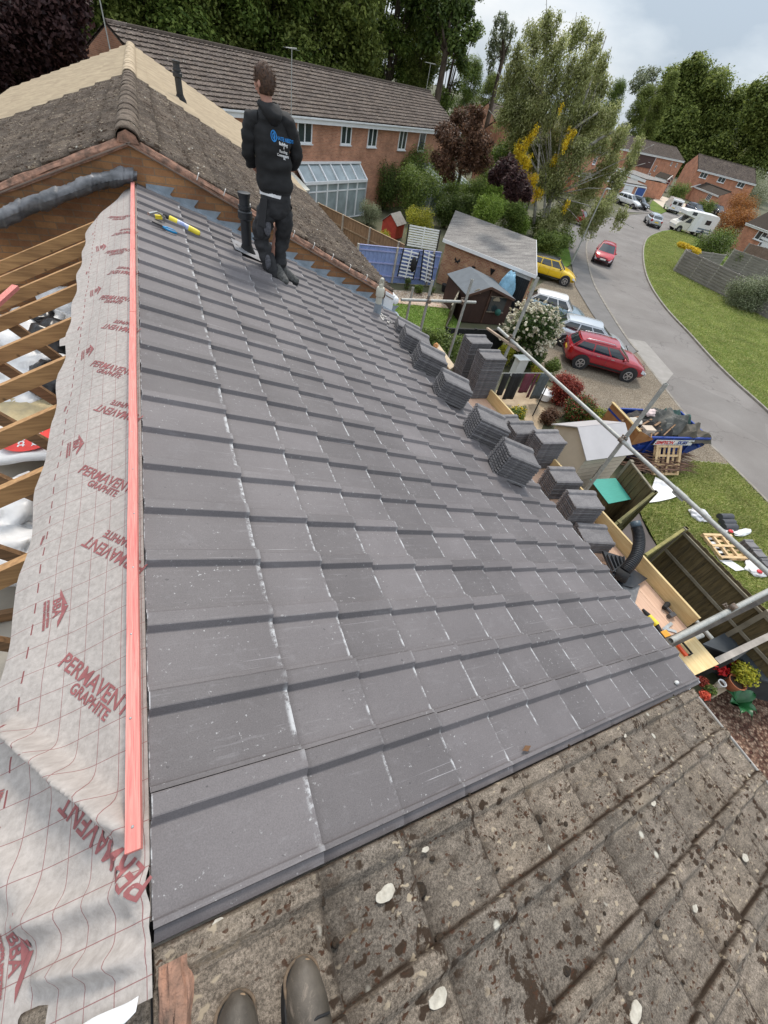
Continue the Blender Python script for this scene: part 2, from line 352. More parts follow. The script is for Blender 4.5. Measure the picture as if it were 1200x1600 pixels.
def tiles(P, y0, ntile, butts, length, mat_, name, parent, prof=PROF, pitch=.3, org=(0, 0, 0), th=.02, lift=.036, jit=.0012, seed=1, first=None, sag=0):
    """courses of interlocking tiles; each tile is its own island of one mesh"""
    r = random.Random(seed); m = MB(org)
    for ci, sb in enumerate(butts):
        s0 = max(sb - length, 0.0) if ci else (first or 0.0)
        for j in range(ntile):
            ya = y0 + j * pitch; dj = [r.uniform(-jit, jit) for _ in range(4)]; ds = r.uniform(-.003, .003) * jit / .0012
            top = []; bot = []; edge = []
            for (t, h) in prof:
                y = ya + t + .0005; rr = t / pitch
                hb = lift + h + dj[0] * rr + dj[1] * (1 - rr) + (r.uniform(-sag, sag) if sag else 0)
                top.append(P(s0, y, .004 + h + dj[2])); bot.append(P(sb + ds, y, hb)); edge.append(P(sb + ds + .001, y, hb - th))
            n = len(prof)
            i0 = len(m.v)
            m.v += [v - m.o for v in top + bot + edge]
            if ci == 0 and s0 == 0:      # chipped upper edge of the first course
                up_ = [P(-.004, ya + t + .0005, .003 + h) for (t, h) in prof]; q0 = len(m.v); m.v += [v - m.o for v in up_]
                for k in range(n - 1): m.f.append((q0 + k, i0 + k, i0 + k + 1, q0 + k + 1)); m.mi.append(0); m.uv.append([(.1, 1), (.1, .97), (.2, .97), (.2, 1)])
            vz = .3 if ci == 0 else 0
            for k in range(n - 1):
                a, b_ = prof[k][0] / pitch, prof[k + 1][0] / pitch
                m.f.append((i0 + k, i0 + n + k, i0 + n + k + 1, i0 + k + 1)); m.mi.append(0); m.uv.append([(a, vz), (a, 1), (b_, 1), (b_, vz)])
                m.f.append((i0 + n + k, i0 + 2 * n + k, i0 + 2 * n + k + 1, i0 + n + k + 1)); m.mi.append(0); m.uv.append([(a, 1), (a, 1), (b_, 1), (b_, 1)])
            # side edge towards the viewer
            m.f.append((i0, i0 + 2 * n, i0 + n)); m.mi.append(0); m.uv.append([(0, 0), (0, .9), (0, .9)])
    return m.build(name, mat_, parent)
BUTTS = [.467 + .3295 * k for k in range(12)]
LB = BUTTS[-1]

# ------------------------------------------------------------------ the house under repair
ho = thing('terraced_house', (0, 0, 0), 'brick house with one slope of new grey tiles and the other stripped to rafters', 'house')
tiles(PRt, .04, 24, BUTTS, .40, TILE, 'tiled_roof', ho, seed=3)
m = MB()   # verge drip of the first column: sloping cheek down to the old roof
for ci, sb in enumerate(BUTTS):
    a = max(sb - .36, 0) if ci else 0
    m.face([PRt(a, .041, .006), PRt(a, .014, -.006), PRt(sb, .014, .022), PRt(sb, .041, .037)], [(0, 0), (.1, 0), (.1, .9), (0, .9)])
    m.face([PRt(a, .014, -.006), PRt(a, .0135, -.04), PRt(sb, .0135, -.04), PRt(sb, .014, .022)], [(0, 0), (.1, 0), (.1, .9), (0, .9)])
m.build('verge_edge', TILE, ho)
m = MB()   # underlay, deck below tiles and eave soffit
m.slab([PRt(0, .02, -.055), PRt(LB - .05, .02, -.055), PRt(LB - .05, 7.25, -.055), PRt(0, 7.25, -.055)], .03)
m.build('roof_underlay', mat('underlay_dark', (.05, .045, .045), .9), ho)
m = MB(); XE = PRt(LB, 0).x; ZE = PRt(LB, 0).z
m.box((XE - .05, 3.6, ZE - .13), (.025, 7.2, .17)); m.build('fascia', WHITE, ho)
m = MB()
gr = [(XE + .055 + .06 * math.cos(a), ZE - .055 + .06 * math.sin(a)) for a in np.linspace(math.pi, 2 * math.pi, 9)]
for y0_, y1_ in ((0.02, 3.6), (3.62, 7.2)):
    for k in range(8):
        p, q = gr[k], gr[k + 1]
        m.face([(p[0], y0_, p[1]), (q[0], y0_, q[1]), (q[0], y1_, q[1]), (p[0], y1_, p[1])])
m.build('gutter', WHITE, ho, smooth=True, solid=.004)
m = MB(); WX = XE - .18
m.box((WX, 3.55, 2.6), (.24, 7.1, 5.2)); m.box((-3.55, 3.55, 2.6), (.24, 7.1, 5.2)); m.build('wall', BRICK, ho)
m = MB(); m.box((0, 3.55, 5.25), (6.8, 7.1, .1)); m.build('ceiling', mat('plasterboard', (.4, .36, .3), .95, .2, 3), ho)
# left slope: bare rafters
rl = [RPL(p) for p in [(132, 345), (125, 372), (117, 405), (110, 439), (100, 492), (87, 554), (69, 632), (47, 730), (11, 872)]]
for (s_, y) in rl:
    m = MB(); o = PLt(0, y)
    m.o = o; m.beam(PLt(.02, y, -.09), PLt(4.0, y, -.09), .042, .105, (-math.sin(PL), 0, math.cos(PL)))
    m.build('rafter', RAFTER, ho, loc=o, bevel=.003)
for (s_, y) in rl[3:] + [(0, .35)]:
    o = PLt(0, y)
    for a_, b_ in (((-1.2, y + .03, 6.3), (-.55, y + .03, 5.4)), ((-1.75, y + .03, 6.12), (-2.3, y + .03, 5.4))): m = MB(); m.o = o; m.beam(a_, b_, .035, .09); m.build('truss_web', RAFTERD, ho, loc=o)
    m = MB(); m.o = o; m.box((-1.8, y, 5.37), (3.4, .04, .1)); m.build('ceiling_joist', RAFTERD, ho, loc=o)
m = MB(); m.beam(PLt(.75, .02, -.24), PLt(.75, 2.3, -.24), .03, .1); m.build('binder', RAFTERD, ho)
m = MB(); m.box((0.0, 3.6, ZR - .16), (.03, 7.0, .16)); m.build('ridge_board', RAFTERD, ho)

# ------------------------------------------------------------------ the near house with the old weathered roof
nh = thing('terraced_house', (0, -.1, 0), 'brick house with a mossy old concrete tile roof in the foreground', 'house')
PROFO = [(0, 0), (.215, 0), (.225, .004), (.240, .021), (.248, .024), (.290, .024), (.297, .018), (.30, -.004)]
BO = [.43 + .34 * k for k in range(11)]
OG = (0, -.1, 0)
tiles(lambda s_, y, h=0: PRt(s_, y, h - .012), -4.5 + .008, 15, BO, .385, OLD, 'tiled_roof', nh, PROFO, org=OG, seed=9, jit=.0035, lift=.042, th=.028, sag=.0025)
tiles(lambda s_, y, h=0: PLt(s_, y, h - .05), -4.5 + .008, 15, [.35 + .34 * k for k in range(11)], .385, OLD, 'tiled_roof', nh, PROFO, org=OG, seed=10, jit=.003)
m = MB(OG); r = random.Random(5)
def mort(u, v):
    a = (u - .5) * 2; rr = .055 + .02 * (noise3(v * 9, u * 4, 1)) 
    return Vector((.038 + a * (.036 + .014 * noise3(v * 16, 3, a)) + .012 * noise3(v * 12, u * 9, 4), v, ZR - .012 + .035 * (1 - a * a) + .02 * noise3(v * 14, u * 7, 2) - .06 * (abs(a) > .95)))
from mathutils import noise as mnoise
def noise3(x, y, z): return mnoise.noise(Vector((x, y, z)))
m.grid(mort, 14, 160, 0, 1, -4.5, -.03)
m.build('ridge_mortar', MORTAR, nh, smooth=True)
# moss cushions and lichen on the old slope
m = MB(OG)
for k in range(950):
    c_ = r.random()
    if c_ < .55: s_ = r.choice(BO) + r.uniform(-.03, .035)
    else: s_ = r.uniform(.3, 3.9)
    y = r.uniform(-3.2, -.03) if c_ < .55 else -.3 * r.randint(0, 10) - .02 + r.uniform(-.04, .04)
    if c_ > .8: y = r.uniform(-3.2, -.05)
    rr = r.uniform(.004, .017) * (1.3 if c_ < .2 else 1); c = PRt(s_, y, .012)
    X = Vector((math.cos(PR), 0, -math.sin(PR)))
    i0 = len(m.v); m.ball((0, 0, 0), (rr * r.uniform(.8, 1.9), rr * r.uniform(.6, 1.2), rr * .55), 8, 5)
    for i in range(i0, len(m.v)):
        p = m.v[i] + m.o; p = p * (1 + .35 * noise3(p.x * 90 + k, p.y * 90, p.z * 90))
        m.v[i] = c + X * p.x + Vector((0, p.y, 0)) + Vector((math.sin(PR), 0, math.cos(PR))) * p.z - m.o
tag(m.build('moss', mat('moss_brown', (.045, .028, .016), 1, c2=(.016, .011, .006), scale=60, bump=1, bs=150), nh, smooth=True), kind='stuff')
LICH = mat('lichen_white', (.5, .47, .4), .95, c2=(.33, .3, .25), scale=45, bump=.8)
for px, a in (((600, 1397), .034), ((1020, 1255), .022), ((1163, 1340), .028), ((683, 1560), .032), ((990, 1582), .036), ((975, 1150), .018), ((340, 1440), .012), ((663, 1328), .014), ((1085, 1420), .02)):
    m = MB(OG); s_, y = RPR(px, .02); pts = []
    for k in range(22):
        an = 2 * math.pi * k / 22; q = a * (1 + .35 * noise3(math.cos(an) * 1.3, math.sin(an) * 1.3, a * 99)); pts.append(PRt(s_ + q * math.cos(an) * 1.2, y + q * .55 * math.sin(an), .026))
    m.slab(pts, .004); m.build('lichen', LICH, nh)
m = MB(OG)
m.box((WX, -2.3, 2.6), (.24, 4.55, 5.2)); m.box((-3.55, -2.3, 2.6), (.24, 4.55, 5.2)); m.box((0, -4.5, 2.9), (7, .2, 5.8)); m.build('wall', BRICK, nh)
m = MB(OG); m.slab([PRt(0, -4.55, -.05), PRt(BO[-1] - .05, -4.55, -.05), PRt(BO[-1] - .05, -.0, -.05), PRt(0, -.0, -.05)], .03)
m.slab([PLt(0, -.01, -.09), PLt(3.6, -.01, -.09), PLt(3.6, -4.55, -.09), PLt(0, -4.55, -.09)], .03); m.build('roof_underlay', BLACK, nh)
m = MB(OG); m.box((PRt(BO[-1], 0).x - .04, -2.3, PRt(BO[-1], 0).z - .12), (.03, 4.5, .17)); m.build('fascia', WHITE, nh)
m = MB(OG); XG, ZG = PRt(BO[-1], 0).x + .05, PRt(BO[-1], 0).z - .04
for k in range(8):
    a, b_ = math.pi * (1 + k / 8), math.pi * (1 + (k + 1) / 8)
    m.face([(XG + .06 * math.cos(a), -4.5, ZG + .06 * math.sin(a)), (XG + .06 * math.cos(b_), -4.5, ZG + .06 * math.sin(b_)), (XG + .06 * math.cos(b_), -.0, ZG + .06 * math.sin(b_)), (XG + .06 * math.cos(a), -.0, ZG + .06 * math.sin(a))])
m.build('gutter', mat('gutter_grey', (.45, .44, .42), .5), nh, smooth=True, solid=.004)

# ------------------------------------------------------------------ roofing membrane over the ridge, with its print
def hmem(s_, y):
    h = .006 + .007 * math.sin(s_ * 13 + y * 1.3) * min(1, s_ / .1) + .006 * noise3(s_ * 5, y * 2.2, 3) * min(1, s_ / .12)
    # sag between the rafters towards the free edge
    h += -.012 * max(0, s_ - .22) / .38 * abs(math.sin((y - .3) * math.pi / .56)) + .006 * math.sin(y * 34 + s_ * 9) * max(0, s_ - .32) * .35
    # the big rucks near the lower end
    for (s1, y1, s2, y2, w, a) in ((.50, .72, .06, .27, .028, .085), (.44, .60, .22, .42, .05, .02), (.40, .17, .0, .12, .035, .03), (.30, .05, .05, -.0, .025, .045), (.55, .40, .30, .14, .05, .03), (.12, .30, .02, .05, .02, .02)):
        dx, dy = s2 - s1, y2 - y1; L2 = dx * dx + dy * dy; t = ((s_ - s1) * dx + (y - y1) * dy) / L2; t = min(1, max(0, t))
        d = (s_ - s1 - t * dx) * dy - (y - y1 - t * dy) * dx; d /= math.sqrt(L2)
        e2 = math.hypot(s_ - s1 - t * dx, y - y1 - t * dy); g = math.exp(-(e2 / w) ** 2)
        h += a * g * (.75 + .9 * max(-1, min(1, d / w))) * min(1, .25 + 1.4 * math.sin(math.pi * min(1, max(0, t * .8 + .1))))
    return h
def edge_s(y): return .585 + .018 * noise3(y * 2.2, 5, 1) + .01 * math.sin(y * 11) - max(0, y - 6.1) * .5 + (.04 if 3.5 < y < 3.6 else 0)
def mem(u, y):     # u 0..1 across
    if y < .25: smax = edge_s(.25) + (.25 - y) * 1.2
    else: smax = edge_s(y)
    s_ = -.0 + u * smax; return PLt(s_, y, hmem(s_, y) + .004)
def mems(s_, y, off=.0022): return PLt(s_, y, hmem(s_, y) + .004 + off)
b = NB('membrane_fabric'); u, v = b.uvxy()
base = b.ramp(b.noise(38, 5, .7, 'UV'), [(.32, (.31, .28, .258)), (.66, (.425, .388, .362))])
base = b.mix(.5, base, b.ramp(b.noise(5, 4, .6, 'UV'), [(.3, .82), (.7, 1.1)]), 'MULTIPLY')
def linem(coord, per, off, w):
    fr = b.math('ABSOLUTE', b.math('SUBTRACT', b.math('FRACT', b.math('DIVIDE', b.math('SUBTRACT', coord, off - per / 2), per)), .5))
    return b.math('LESS_THAN', fr, w / per)
l1 = linem(u, .0775, .168, .0011); l2 = linem(v, .105, .069, .0011)
dsh = b.math('MULTIPLY', b.math('LESS_THAN', b.math('ABSOLUTE', b.math('SUBTRACT', u, .478)), .0032), b.math('LESS_THAN', b.math('FRACT', b.math('DIVIDE', v, .098)), .5))
ln = b.math('MAXIMUM', b.math('MAXIMUM', b.math('MULTIPLY', b.math('MULTIPLY', l1, b.math('LESS_THAN', u, .45)), .8), b.math('MULTIPLY', l2, .8)), dsh)
col = b.mix(ln, base, (.2, .07, .07)); b.bump(b.noise(9, 5, .65, 'UV', dist=1), .35, .012)
MEMB = b.fin(col, .8, 0, .2)
m = MB(); NV = 620; m.grid(mem, 40, NV, 0, 1, -.075, 7.02)
for k, U in enumerate(m.uv):
    m.uv[k] = [(u * (edge_s(y) if y > .25 else edge_s(.25) + (.25 - y) * 1.2), y) for (u, y) in U]
me = thing('roofing_membrane', (0, 0, 0), 'pale grey printed breather membrane draped loose along the ridge beside the bare rafters', 'membrane')
m.build('sheet', MEMB, me, smooth=True)
m = MB(); # tucked part running under the batten and the first tiles
m.grid(lambda u, y: Vector((u * .05 - .01, y, ZR - .012 - u * .02)), 2, 40, 0, 1, .06, 7.0, uvs=lambda u, y: (-.05 * u, y)); m.build('tucked_edge', MEMB, me, smooth=True)
PRINT = mat('print_maroon', (.25, .085, .085), .8, .2, 30)
def text2d(txt, size, font_shear=0, sx=1.0, bold=0.0, sub=0):
    cu = bpy.data.curves.new('t', 'FONT'); cu.body = txt; cu.size = size; cu.shear = font_shear; cu.offset = bold; cu.resolution_u = 3
    ob = bpy.data.objects.new('t', cu); msh = bpy.data.meshes.new_from_object(ob); bpy.data.objects.remove(ob)
    bm = bmesh.new(); bm.from_mesh(msh); bpy.data.meshes.remove(msh)
    if sub:
        bmesh.ops.triangulate(bm, faces=bm.faces[:])
        for _ in range(sub): bmesh.ops.subdivide_edges(bm, edges=[e_ for e_ in bm.edges if e_.calc_length() > size * .25], cuts=1)
        bmesh.ops.triangulate(bm, faces=bm.faces[:])
    V = [(v_.co.x * sx, v_.co.y) for v_ in bm.verts]; F = [[v_.index for v_ in f_.verts] for f_ in bm.faces]; bm.free(); return V, F
def textobj(name, txt, size, fn, mat_, parent, org=(0, 0, 0), **k):
    V, F = text2d(txt, size, **k); m = MB(org); m.v = [Vector(fn(*p)) - m.o for p in V]
    m.f = [tuple(f_) for f_ in F]; m.mi = [0] * len(F); m.uv = [[(0, 0)] * len(f_) for f_ in F]
    return m.build(name, mat_, parent)
def memtext(txt, size, s0, y0, ang, name='print', **k):
    ca, sa = math.cos(R_(ang)), math.sin(R_(ang))
    def fn(px, py):
        a = px * ca - py * sa; c = px * sa + py * ca; return mems(max(-.03, s0 - a), y0 + c)
    return textobj(name, txt, size, fn, PRINT, me, sub=2, bold=.0012, **k)
for k in range(7):
    yk = .945 + 1.045 * k
    if yk - .5 < 6.6:
        memtext('PERMA/VENT'.replace('/', ''), .078, .352, yk - .045, -48, sx=1.0, bold=.002) if False else memtext('PERMAVENT', .075, .352, yk - .045, -48)
        memtext('GRAPHITE', .05, .30, yk - .165, -48)
    yf = .44 + 1.02 * k
    if yf < 6.3:
        memtext('PERMAVENT', .075, -.02, yf - .30, 132)
        if k: memtext('GRAPHITE', .05, .02, yf - .17, 132)
    yb = 1.15 + 1.03 * (k - 1)
    if yb < 6.2:
        memtext('BBA', .048, .40, yb + .05, -86); 
        m = MB()
        for tri in (((.37, .09), (.335, .0), (.352, .012), (.372, .06)), ((.33, -.005), (.37, -.09), (.372, -.06), (.347, -.002)), ((.36, .03), (.345, .0), (.36, -.03))):
            m.face([mems(p[0], yb + p[1]) for p in tri]); 
        m.build('print', PRINT, me)
        memtext('APPROVAL INSPECTION', .012, .425, yb + .06, -86); memtext('TESTING CERTIFICATION', .012, .44, yb + .06, -86)
    memtext('150mm', .018, .50, .55 + 1.05 * k, -95)
# torn white underside along the lower end
m = MB()
def torn(u, v):
    s_ = .02 + .62 * u; y = -.06 - .016 * noise3(u * 5, 2, 2) - v * (.022 + .02 * abs(noise3(u * 7, 9, 2))); return PLt(s_, y, .03 + .03 * noise3(u * 9, 1, 5) + v * .01)
m.grid(torn, 50, 3); m.build('torn_edge', mat('membrane_white', (.72, .73, .74), .6, .08, 8), me, smooth=True, solid=.002)

# pink batten along the ridge
m = MB()
for (y0_, y1_) in ((.215, 3.4), (3.405, 6.98)):
    cs = ((-.0185, -.013), (.0185, -.013), (.0185, .013), (-.0185, .013), (-.0185, -.013))
    m.grid(lambda u, v: Vector((-.036 + cs[int(round(u))][0] + .0022 * noise3(v * 1.3, 2, 5) + .0007 * noise3(v * 9, u, 5), v, ZR + .034 + cs[int(round(u))][1] + .002 * noise3(v * 1.1, 7, 5))), 4, 60, 0, 4, y0_, y1_)
    for e_ in (y0_, y1_): m.face([(-.036 + q[0], e_, ZR + .034 + q[1]) for q in (cs[:4] if e_ == y1_ else cs[:4][::-1])])
m.m = 1
for k in range(24): m.ball((-.036 + .006 * math.sin(k * 5.1), .27 + k * .29, ZR + .0475), (.0042, .0042, .0016), 8, 4)
o = m.build('roofing_batten', [PINKW, mat('nail_head', (.35, .34, .33), .4, metal=.6)]); tag(o, 'long pink treated timber batten nailed down along the ridge', 'batten')
m = MB(); c2 = gz((-50, 515), 6.6); c3 = gz((25, 448), 6.72)
m.beam(c3, c2, .05, .03); tag(m.build('roofing_batten', PINKW, bevel=.002), 'short pink batten end poking in across the bare rafters at the left', 'batten')

# loft contents
def bagmesh(c, r, seed, name, label, cat, mt, group=None, nz_=.35):
    m = MB(c); q = Vector(c)
    def f(u, v):
        d = Vector((math.sin(v) * math.cos(u), math.sin(v) * math.sin(u), -math.cos(v)))
        k = 1 + nz_ * noise3(d.x * 2.2 + seed, d.y * 2.2, d.z * 2.2) + .1 * noise3(d.x * 7 + seed, d.y * 7, d.z * 7)
        return q + Vector((d.x * r[0] * k, d.y * r[1] * k, d.z * r[2] * k))
    m.grid(f, 36, 20, 0, 2 * math.pi, .001, math.pi - .001); o = m.build(name, mt, loc=c, smooth=True)
    return tag(o, label, cat, group)
BINBAG = mat('black_bag', (.02, .02, .022), .3, .3, 8, bump=.8, bs=9)
for i, (px, z, rr, mt, nm, lb, ct) in enumerate([
    ((60, 520), 5.4, (.42, .5, .2), FOIL, 'insulation_roll', 'crumpled white foil insulation between the rafters nearest the gable', 'insulation'),
    ((100, 480), 5.45, (.3, .35, .2), FOIL, 'insulation_roll', 'white foil insulation tucked beside the membrane high in the loft', 'insulation'),
    ((62, 497), 5.55, (.18, .2, .13), BINBAG, 'rubbish_bag', 'small black crumpled plastic lying on the white foil in the loft', 'bag'),
    ((60, 580), 5.4, (.45, .4, .22), FOIL, 'plastic_bag', 'large white plastic bag in the loft under the middle rafters', 'bag'),
    ((85, 535), 5.55, (.25, .28, .2), BINBAG, 'rubbish_bag', 'black bin bag slumped against the membrane edge in the loft', 'bag'),
    ((80, 597), 5.5, (.2, .26, .18), BINBAG, 'rubbish_bag', 'black bin bag half hidden below a rafter in the loft', 'bag'),
    ((55, 625), 5.35, (.4, .4, .16), FOIL, 'insulation_roll', 'torn white wrapped insulation beside the yellow wool', 'insulation'),
    ((10, 800), 5.4, (.3, .35, .18), FOIL, 'insulation_roll', 'white foil insulation roll lowest in the loft opening', 'insulation'),
    ((0, 860), 5.4, (.35, .3, .15), FOIL, 'insulation_roll', 'white wrapped insulation at the left edge below the lowest open bay', 'insulation')]):
    bagmesh(gz(px, z + .27), rr, i * 3.1, nm, lb, ct, mt)
bagmesh(gz((22, 655), 5.62), (.5, .42, .14), 41, 'wool_insulation', 'yellow mineral wool laid between two ceiling joists', 'insulation', INSUL, nz_=.2)
bagmesh(gz((-60, 560), 5.55), (.9, .9, .1), 47, 'wool_insulation', 'grey yellow loft wool spread at the far left of the bare rafters', 'insulation', INSUL, nz_=.2)
# click & collect bag
cb = gz((28, 690), 5.77); t = thing('carrier_bag', cb, 'white carrier bag with a red circle lying in the loft beside the membrane', 'bag')
m = MB(); m.grid(lambda u, v: Vector((u, v, .03 * noise3(u * 5, v * 5, 3) + .02 - .05 * (abs(u) > .3) - .05 * (abs(v) > .24))), 16, 16, -.34, .34, -.27, .27); m.build('sheet', FOIL, t, smooth=True, solid=.01)
def bagz(u, v): return .03 * noise3(u * 5, v * 5, 3) + .028
m = MB(); m.face([(.08 + .2 * math.cos(a), .0 + .2 * math.sin(a), .045) for a in np.linspace(0, 2 * math.pi, 33)[:-1]]); m.build('red_disc', mat('print_red', (.7, .05, .04), .5), t)
for i, tx in enumerate(('Click &', 'Collect')):
    textobj('print', tx, .1, (lambda i: lambda a, c: Vector((.13 - i * .1 + c * .95, .16 - a, .048)))(i), WHITE, t, bold=.002)
m = MB(); m.box((-.065, .0, .047), (.05, .15, .002)); m.build('print', WHITE, t)
# ------------------------------------------------------------------ next house up the row: gable, old brown slopes, cream re-roofed strip
PN = R_(23.4); ZN = 7.45; YN = 7.12
def NRt(s, y, h=0): return Vector((s * math.cos(PN) + h * math.sin(PN), y, ZN - s * math.sin(PN) + h * math.cos(PN)))
def NLt(s, y, h=0): return Vector((-s * math.cos(PN) - h * math.sin(PN), y, ZN - s * math.sin(PN) + h * math.cos(PN)))
PROFP = [(0, 0), (.03, .002), (.05, .02), (.085, .032), (.12, .02), (.135, .002), (.15, -.003)]
PROFD = [(0, 0), (.02, .026), (.045, .042), (.07, .026), (.09, 0), (.15, 0), (.17, .026), (.195, .042), (.22, .026), (.24, 0), (.29, 0), (.30, -.006)]
SN = 4.25; BN = [.34 * (k + 1) for k in range(12)]; BN[-1] = 4.12
yC = gz((206, 118), ZN).y; yE = gz((207, 72), ZN).y
nb = thing('terraced_house', (0, YN, 0), 'brick house next up the row with a brown mossy tiled roof and gable wall', 'house')
OG = (0, YN, 0)
n1 = int((yC - YN) / .3)
tiles(NRt, YN + .02, n1, BN, .39, OLDN, 'tiled_roof', nb, PROFD, org=OG, seed=21, jit=.003)
tiles(NLt, YN + .02, n1, BN, .39, OLDN, 'tiled_roof', nb, PROFD, org=OG, seed=22, jit=.003)
m = MB(OG)
m.face([(0, YN, ZN - .02), NLt(4.15, YN, -.04), (NLt(4.15, YN).x, YN, 0), (NRt(4.15, YN).x, YN, 0), NRt(4.15, YN, -.04)], [(0, ZN), (-3.8, ZN - 1.65), (-3.8, 0), (3.8, 0), (3.8, ZN - 1.65)])
yB = YN + n1 * .3 + .02
for x in (3.62, -3.62): m.box((x, (YN + yB) / 2, 2.7), (.24, yB - YN, 5.4))
m.build('wall', BRICK, nb)
m = MB(OG)     # bedding mortar and undercloak along both verges
for P in (NRt, NLt):
    m.grid(lambda u, v: P(v * 4.12, YN - .03 + .05 * u - .012 * noise3(v * 9, u * 4, 2), -.035 + .05 * math.sin(u * 1.57) + .018 * noise3(v * 11, u * 6, 7)), 6, 130)
    m.grid(lambda u, v: P(v * 4.12, YN - .03 + .012 * noise3(v * 9, 0, 2), -.035 - .045 * u + .008 * noise3(v * 14, u * 3, 4)), 2, 130)
m.build('verge_mortar', MORTAR, nb, smooth=True)
m = MB(OG)
for P in (NRt, NLt): m.slab([P(0, YN - .05, -.06), P(4.15, YN - .05, -.06), P(4.15, YN + .1, -.06), P(0, YN + .1, -.06)], .012)
m.build('undercloak', mat('undercloak', (.2, .15, .12), .9), nb)
for k in range(11):
    m = MB(OG); s_ = .78 + .34 * k
    if s_ > 4.1: break
    m.tube([NRt(s_, YN - .045, -.02), NRt(s_, YN - .04, .05), NRt(s_ + .01, YN + .02, .055)], .006, 6); m.build('verge_clip', mat('clip_white', (.6, .58, .55), .4) if k == 0 else bpy.data.materials['clip_white'], nb)
def ridge_tiles(par, y0, y1, z, mt, org, r=.12, step=.45):
    y = y0; k = 0
    while y < y1 - .1:
        m = MB(org); dz = .004 * math.sin(k * 2.1)
        ye = min(y + step - .012, y1)
        m.grid(lambda u, v: Vector(((r + .003 * (1 - v)) * math.cos(math.pi * u), y + (ye - y) * v, z - .035 + dz + (r * .86 + .003 * (1 - v)) * math.sin(math.pi * u) + .012 * noise3(u * 5, v * 5, k))), 12, 5)
        m.build('ridge_tile', mt, par, smooth=True, solid=.016); y += step; k += 1
ridge_tiles(nb, YN - .04, yB, ZN, OLDN, OG)
m = MB(OG); m.slab([(-.115, YN - .035, ZN - .06), (.115, YN - .035, ZN - .06), (.09, YN - .035, ZN + .015), (.0, YN - .035, ZN + .06), (-.09, YN - .035, ZN + .015)], .05); m.build('end_mortar', MORTAR, nb, bevel=.008)
m = MB(OG); m.tube([(.02, 9.0, ZN - .1), (.02, 9.0, ZN + .02)], .12); 
m = MB(OG); vp = RPR((283, 160)); vb = onpl((283, 161), Vector((0, 0, ZN)), (math.sin(PN), 0, math.cos(PN)))
def soil_pipe(name, base, top, r, label, tilt=0):
    t = thing(name, base, label, 'vent pipe')
    m = MB(); h = top - base.z
    m.tube([(0, 0, -.05), (0, 0, h)], r, 20); m.build('pipe', BLACKP, t, smooth='auto')
    m = MB(); m.tube([(0, 0, h * .62), (0, 0, h * .64), (0, 0, h * .74), (0, 0, h * .76)], [r * 1.15, r * 1.4, r * 1.4, r * 1.15], 20)
    m.tube([(0, 0, h * .78), (0, 0, h * .83)], [r * 1.25, r * 1.25], 20); m.tube([(0, 0, h - .04), (0, 0, h + .01), (0, 0, h + .015)], [r * 1.1, r * 1.22, r * .8], 20)
    m.build('cap', BLACKP, t, smooth='auto')
    m = MB(); m.tube([(0, 0, -.1), (0, 0, .06), (0, 0, .12), (0, 0, .16)], [r * 1.9, r * 1.7, r * 1.25, r * 1.03], 20); m.build('collar', BLACK, t, smooth='auto')
    return t
soil_pipe('vent_pipe', vb, vtop((273, 95), vb), .075, 'black tapered vent pipe standing on the brown and cream roof of the next house')
# house beyond: cream tiles
nc = thing('terraced_house', (0, yB, 0), 'brick house further up the row with clean cream roof tiles', 'house'); OG = (0, yB, 0)
n2 = int((yE - yB) / .3)
tiles(NRt, yB, n2, BN, .39, CREAM, 'tiled_roof', nc, PROFD, org=OG, seed=31, jit=.003)
tiles(NLt, yB, n2, BN, .39, CREAM, 'tiled_roof', nc, PROFD, org=OG, seed=32, jit=.003)
ridge_tiles(nc, yB, yE, ZN + .02, CREAM, OG)
m = MB(OG)
for x in (3.62, -3.62): m.box((x, (yE + yB) / 2, 2.7), (.24, yE - yB, 5.4))
m.face([(0, yE - .02, ZN - .03), NRt(4.15, yE - .02, -.04), (3.8, yE - .02, 0), (-3.8, yE - .02, 0), NLt(4.15, yE - .02, -.04)]); m.build('wall', BRICK, nc)
# eaves of the two houses
for par, y0, y1, og in ((nb, YN, yB, (0, YN, 0)), (nc, yB, yE, OG)):
    m = MB(og); q = NRt(4.12, 0)
    m.box((q.x - .02, (y0 + y1) / 2, q.z - .13), (.025, y1 - y0 - .01, .18)); m.tube([(q.x + .05, y0, q.z - .07), (q.x + .05, y1, q.z - .07)], .05, 8); m.build('fascia', WHITE, par)
m = MB((0, YN, 0)); q = NRt(4.12, 0); m.slab([(3.62, YN - .02, 5.87), (q.x + .02, YN - .02, q.z - .02), (q.x + .02, YN - .02, q.z - .3), (3.62, YN - .02, q.z - .28)], .02)
m.box((3.66, YN - .02, 5.5), (.1, .03, .5)); m.ball((q.x + .07, YN - .02, q.z - .1), (.06, .05, .07)); m.build('box_end', WHITE, nb)
# stepped lead flashing above the new slope
t = thing('lead_flashing', (0, YN - .01, ZR), 'stepped grey lead flashing climbing the brick gable above the new tiles', 'flashing'); OG = (0, YN - .01, ZR)
k = 0; x = .12
while x < 3.9:
    zr = ZR - x * math.tan(PR); m = MB(OG); y = YN - .012 - .003 * (k % 2); L = .30; dz = L * math.tan(PR)
    m.slab([(x - .02, y, zr - .02), (x + L, y, zr - dz - .02), (x + L, y, zr - dz + .05), (x + L - .06, y, zr - .03), (x + L + .01, y, zr + .05), (x - .02, y, zr + .06)], .003)
    m.slab([(x - .02, y - .13, zr + .035), (x + L, y - .13, zr - dz + .035), (x + L, y, zr - dz + .05), (x - .02, y, zr + .05)], .003)
    m.build('step', LEAD, t); x += .27; k += 1
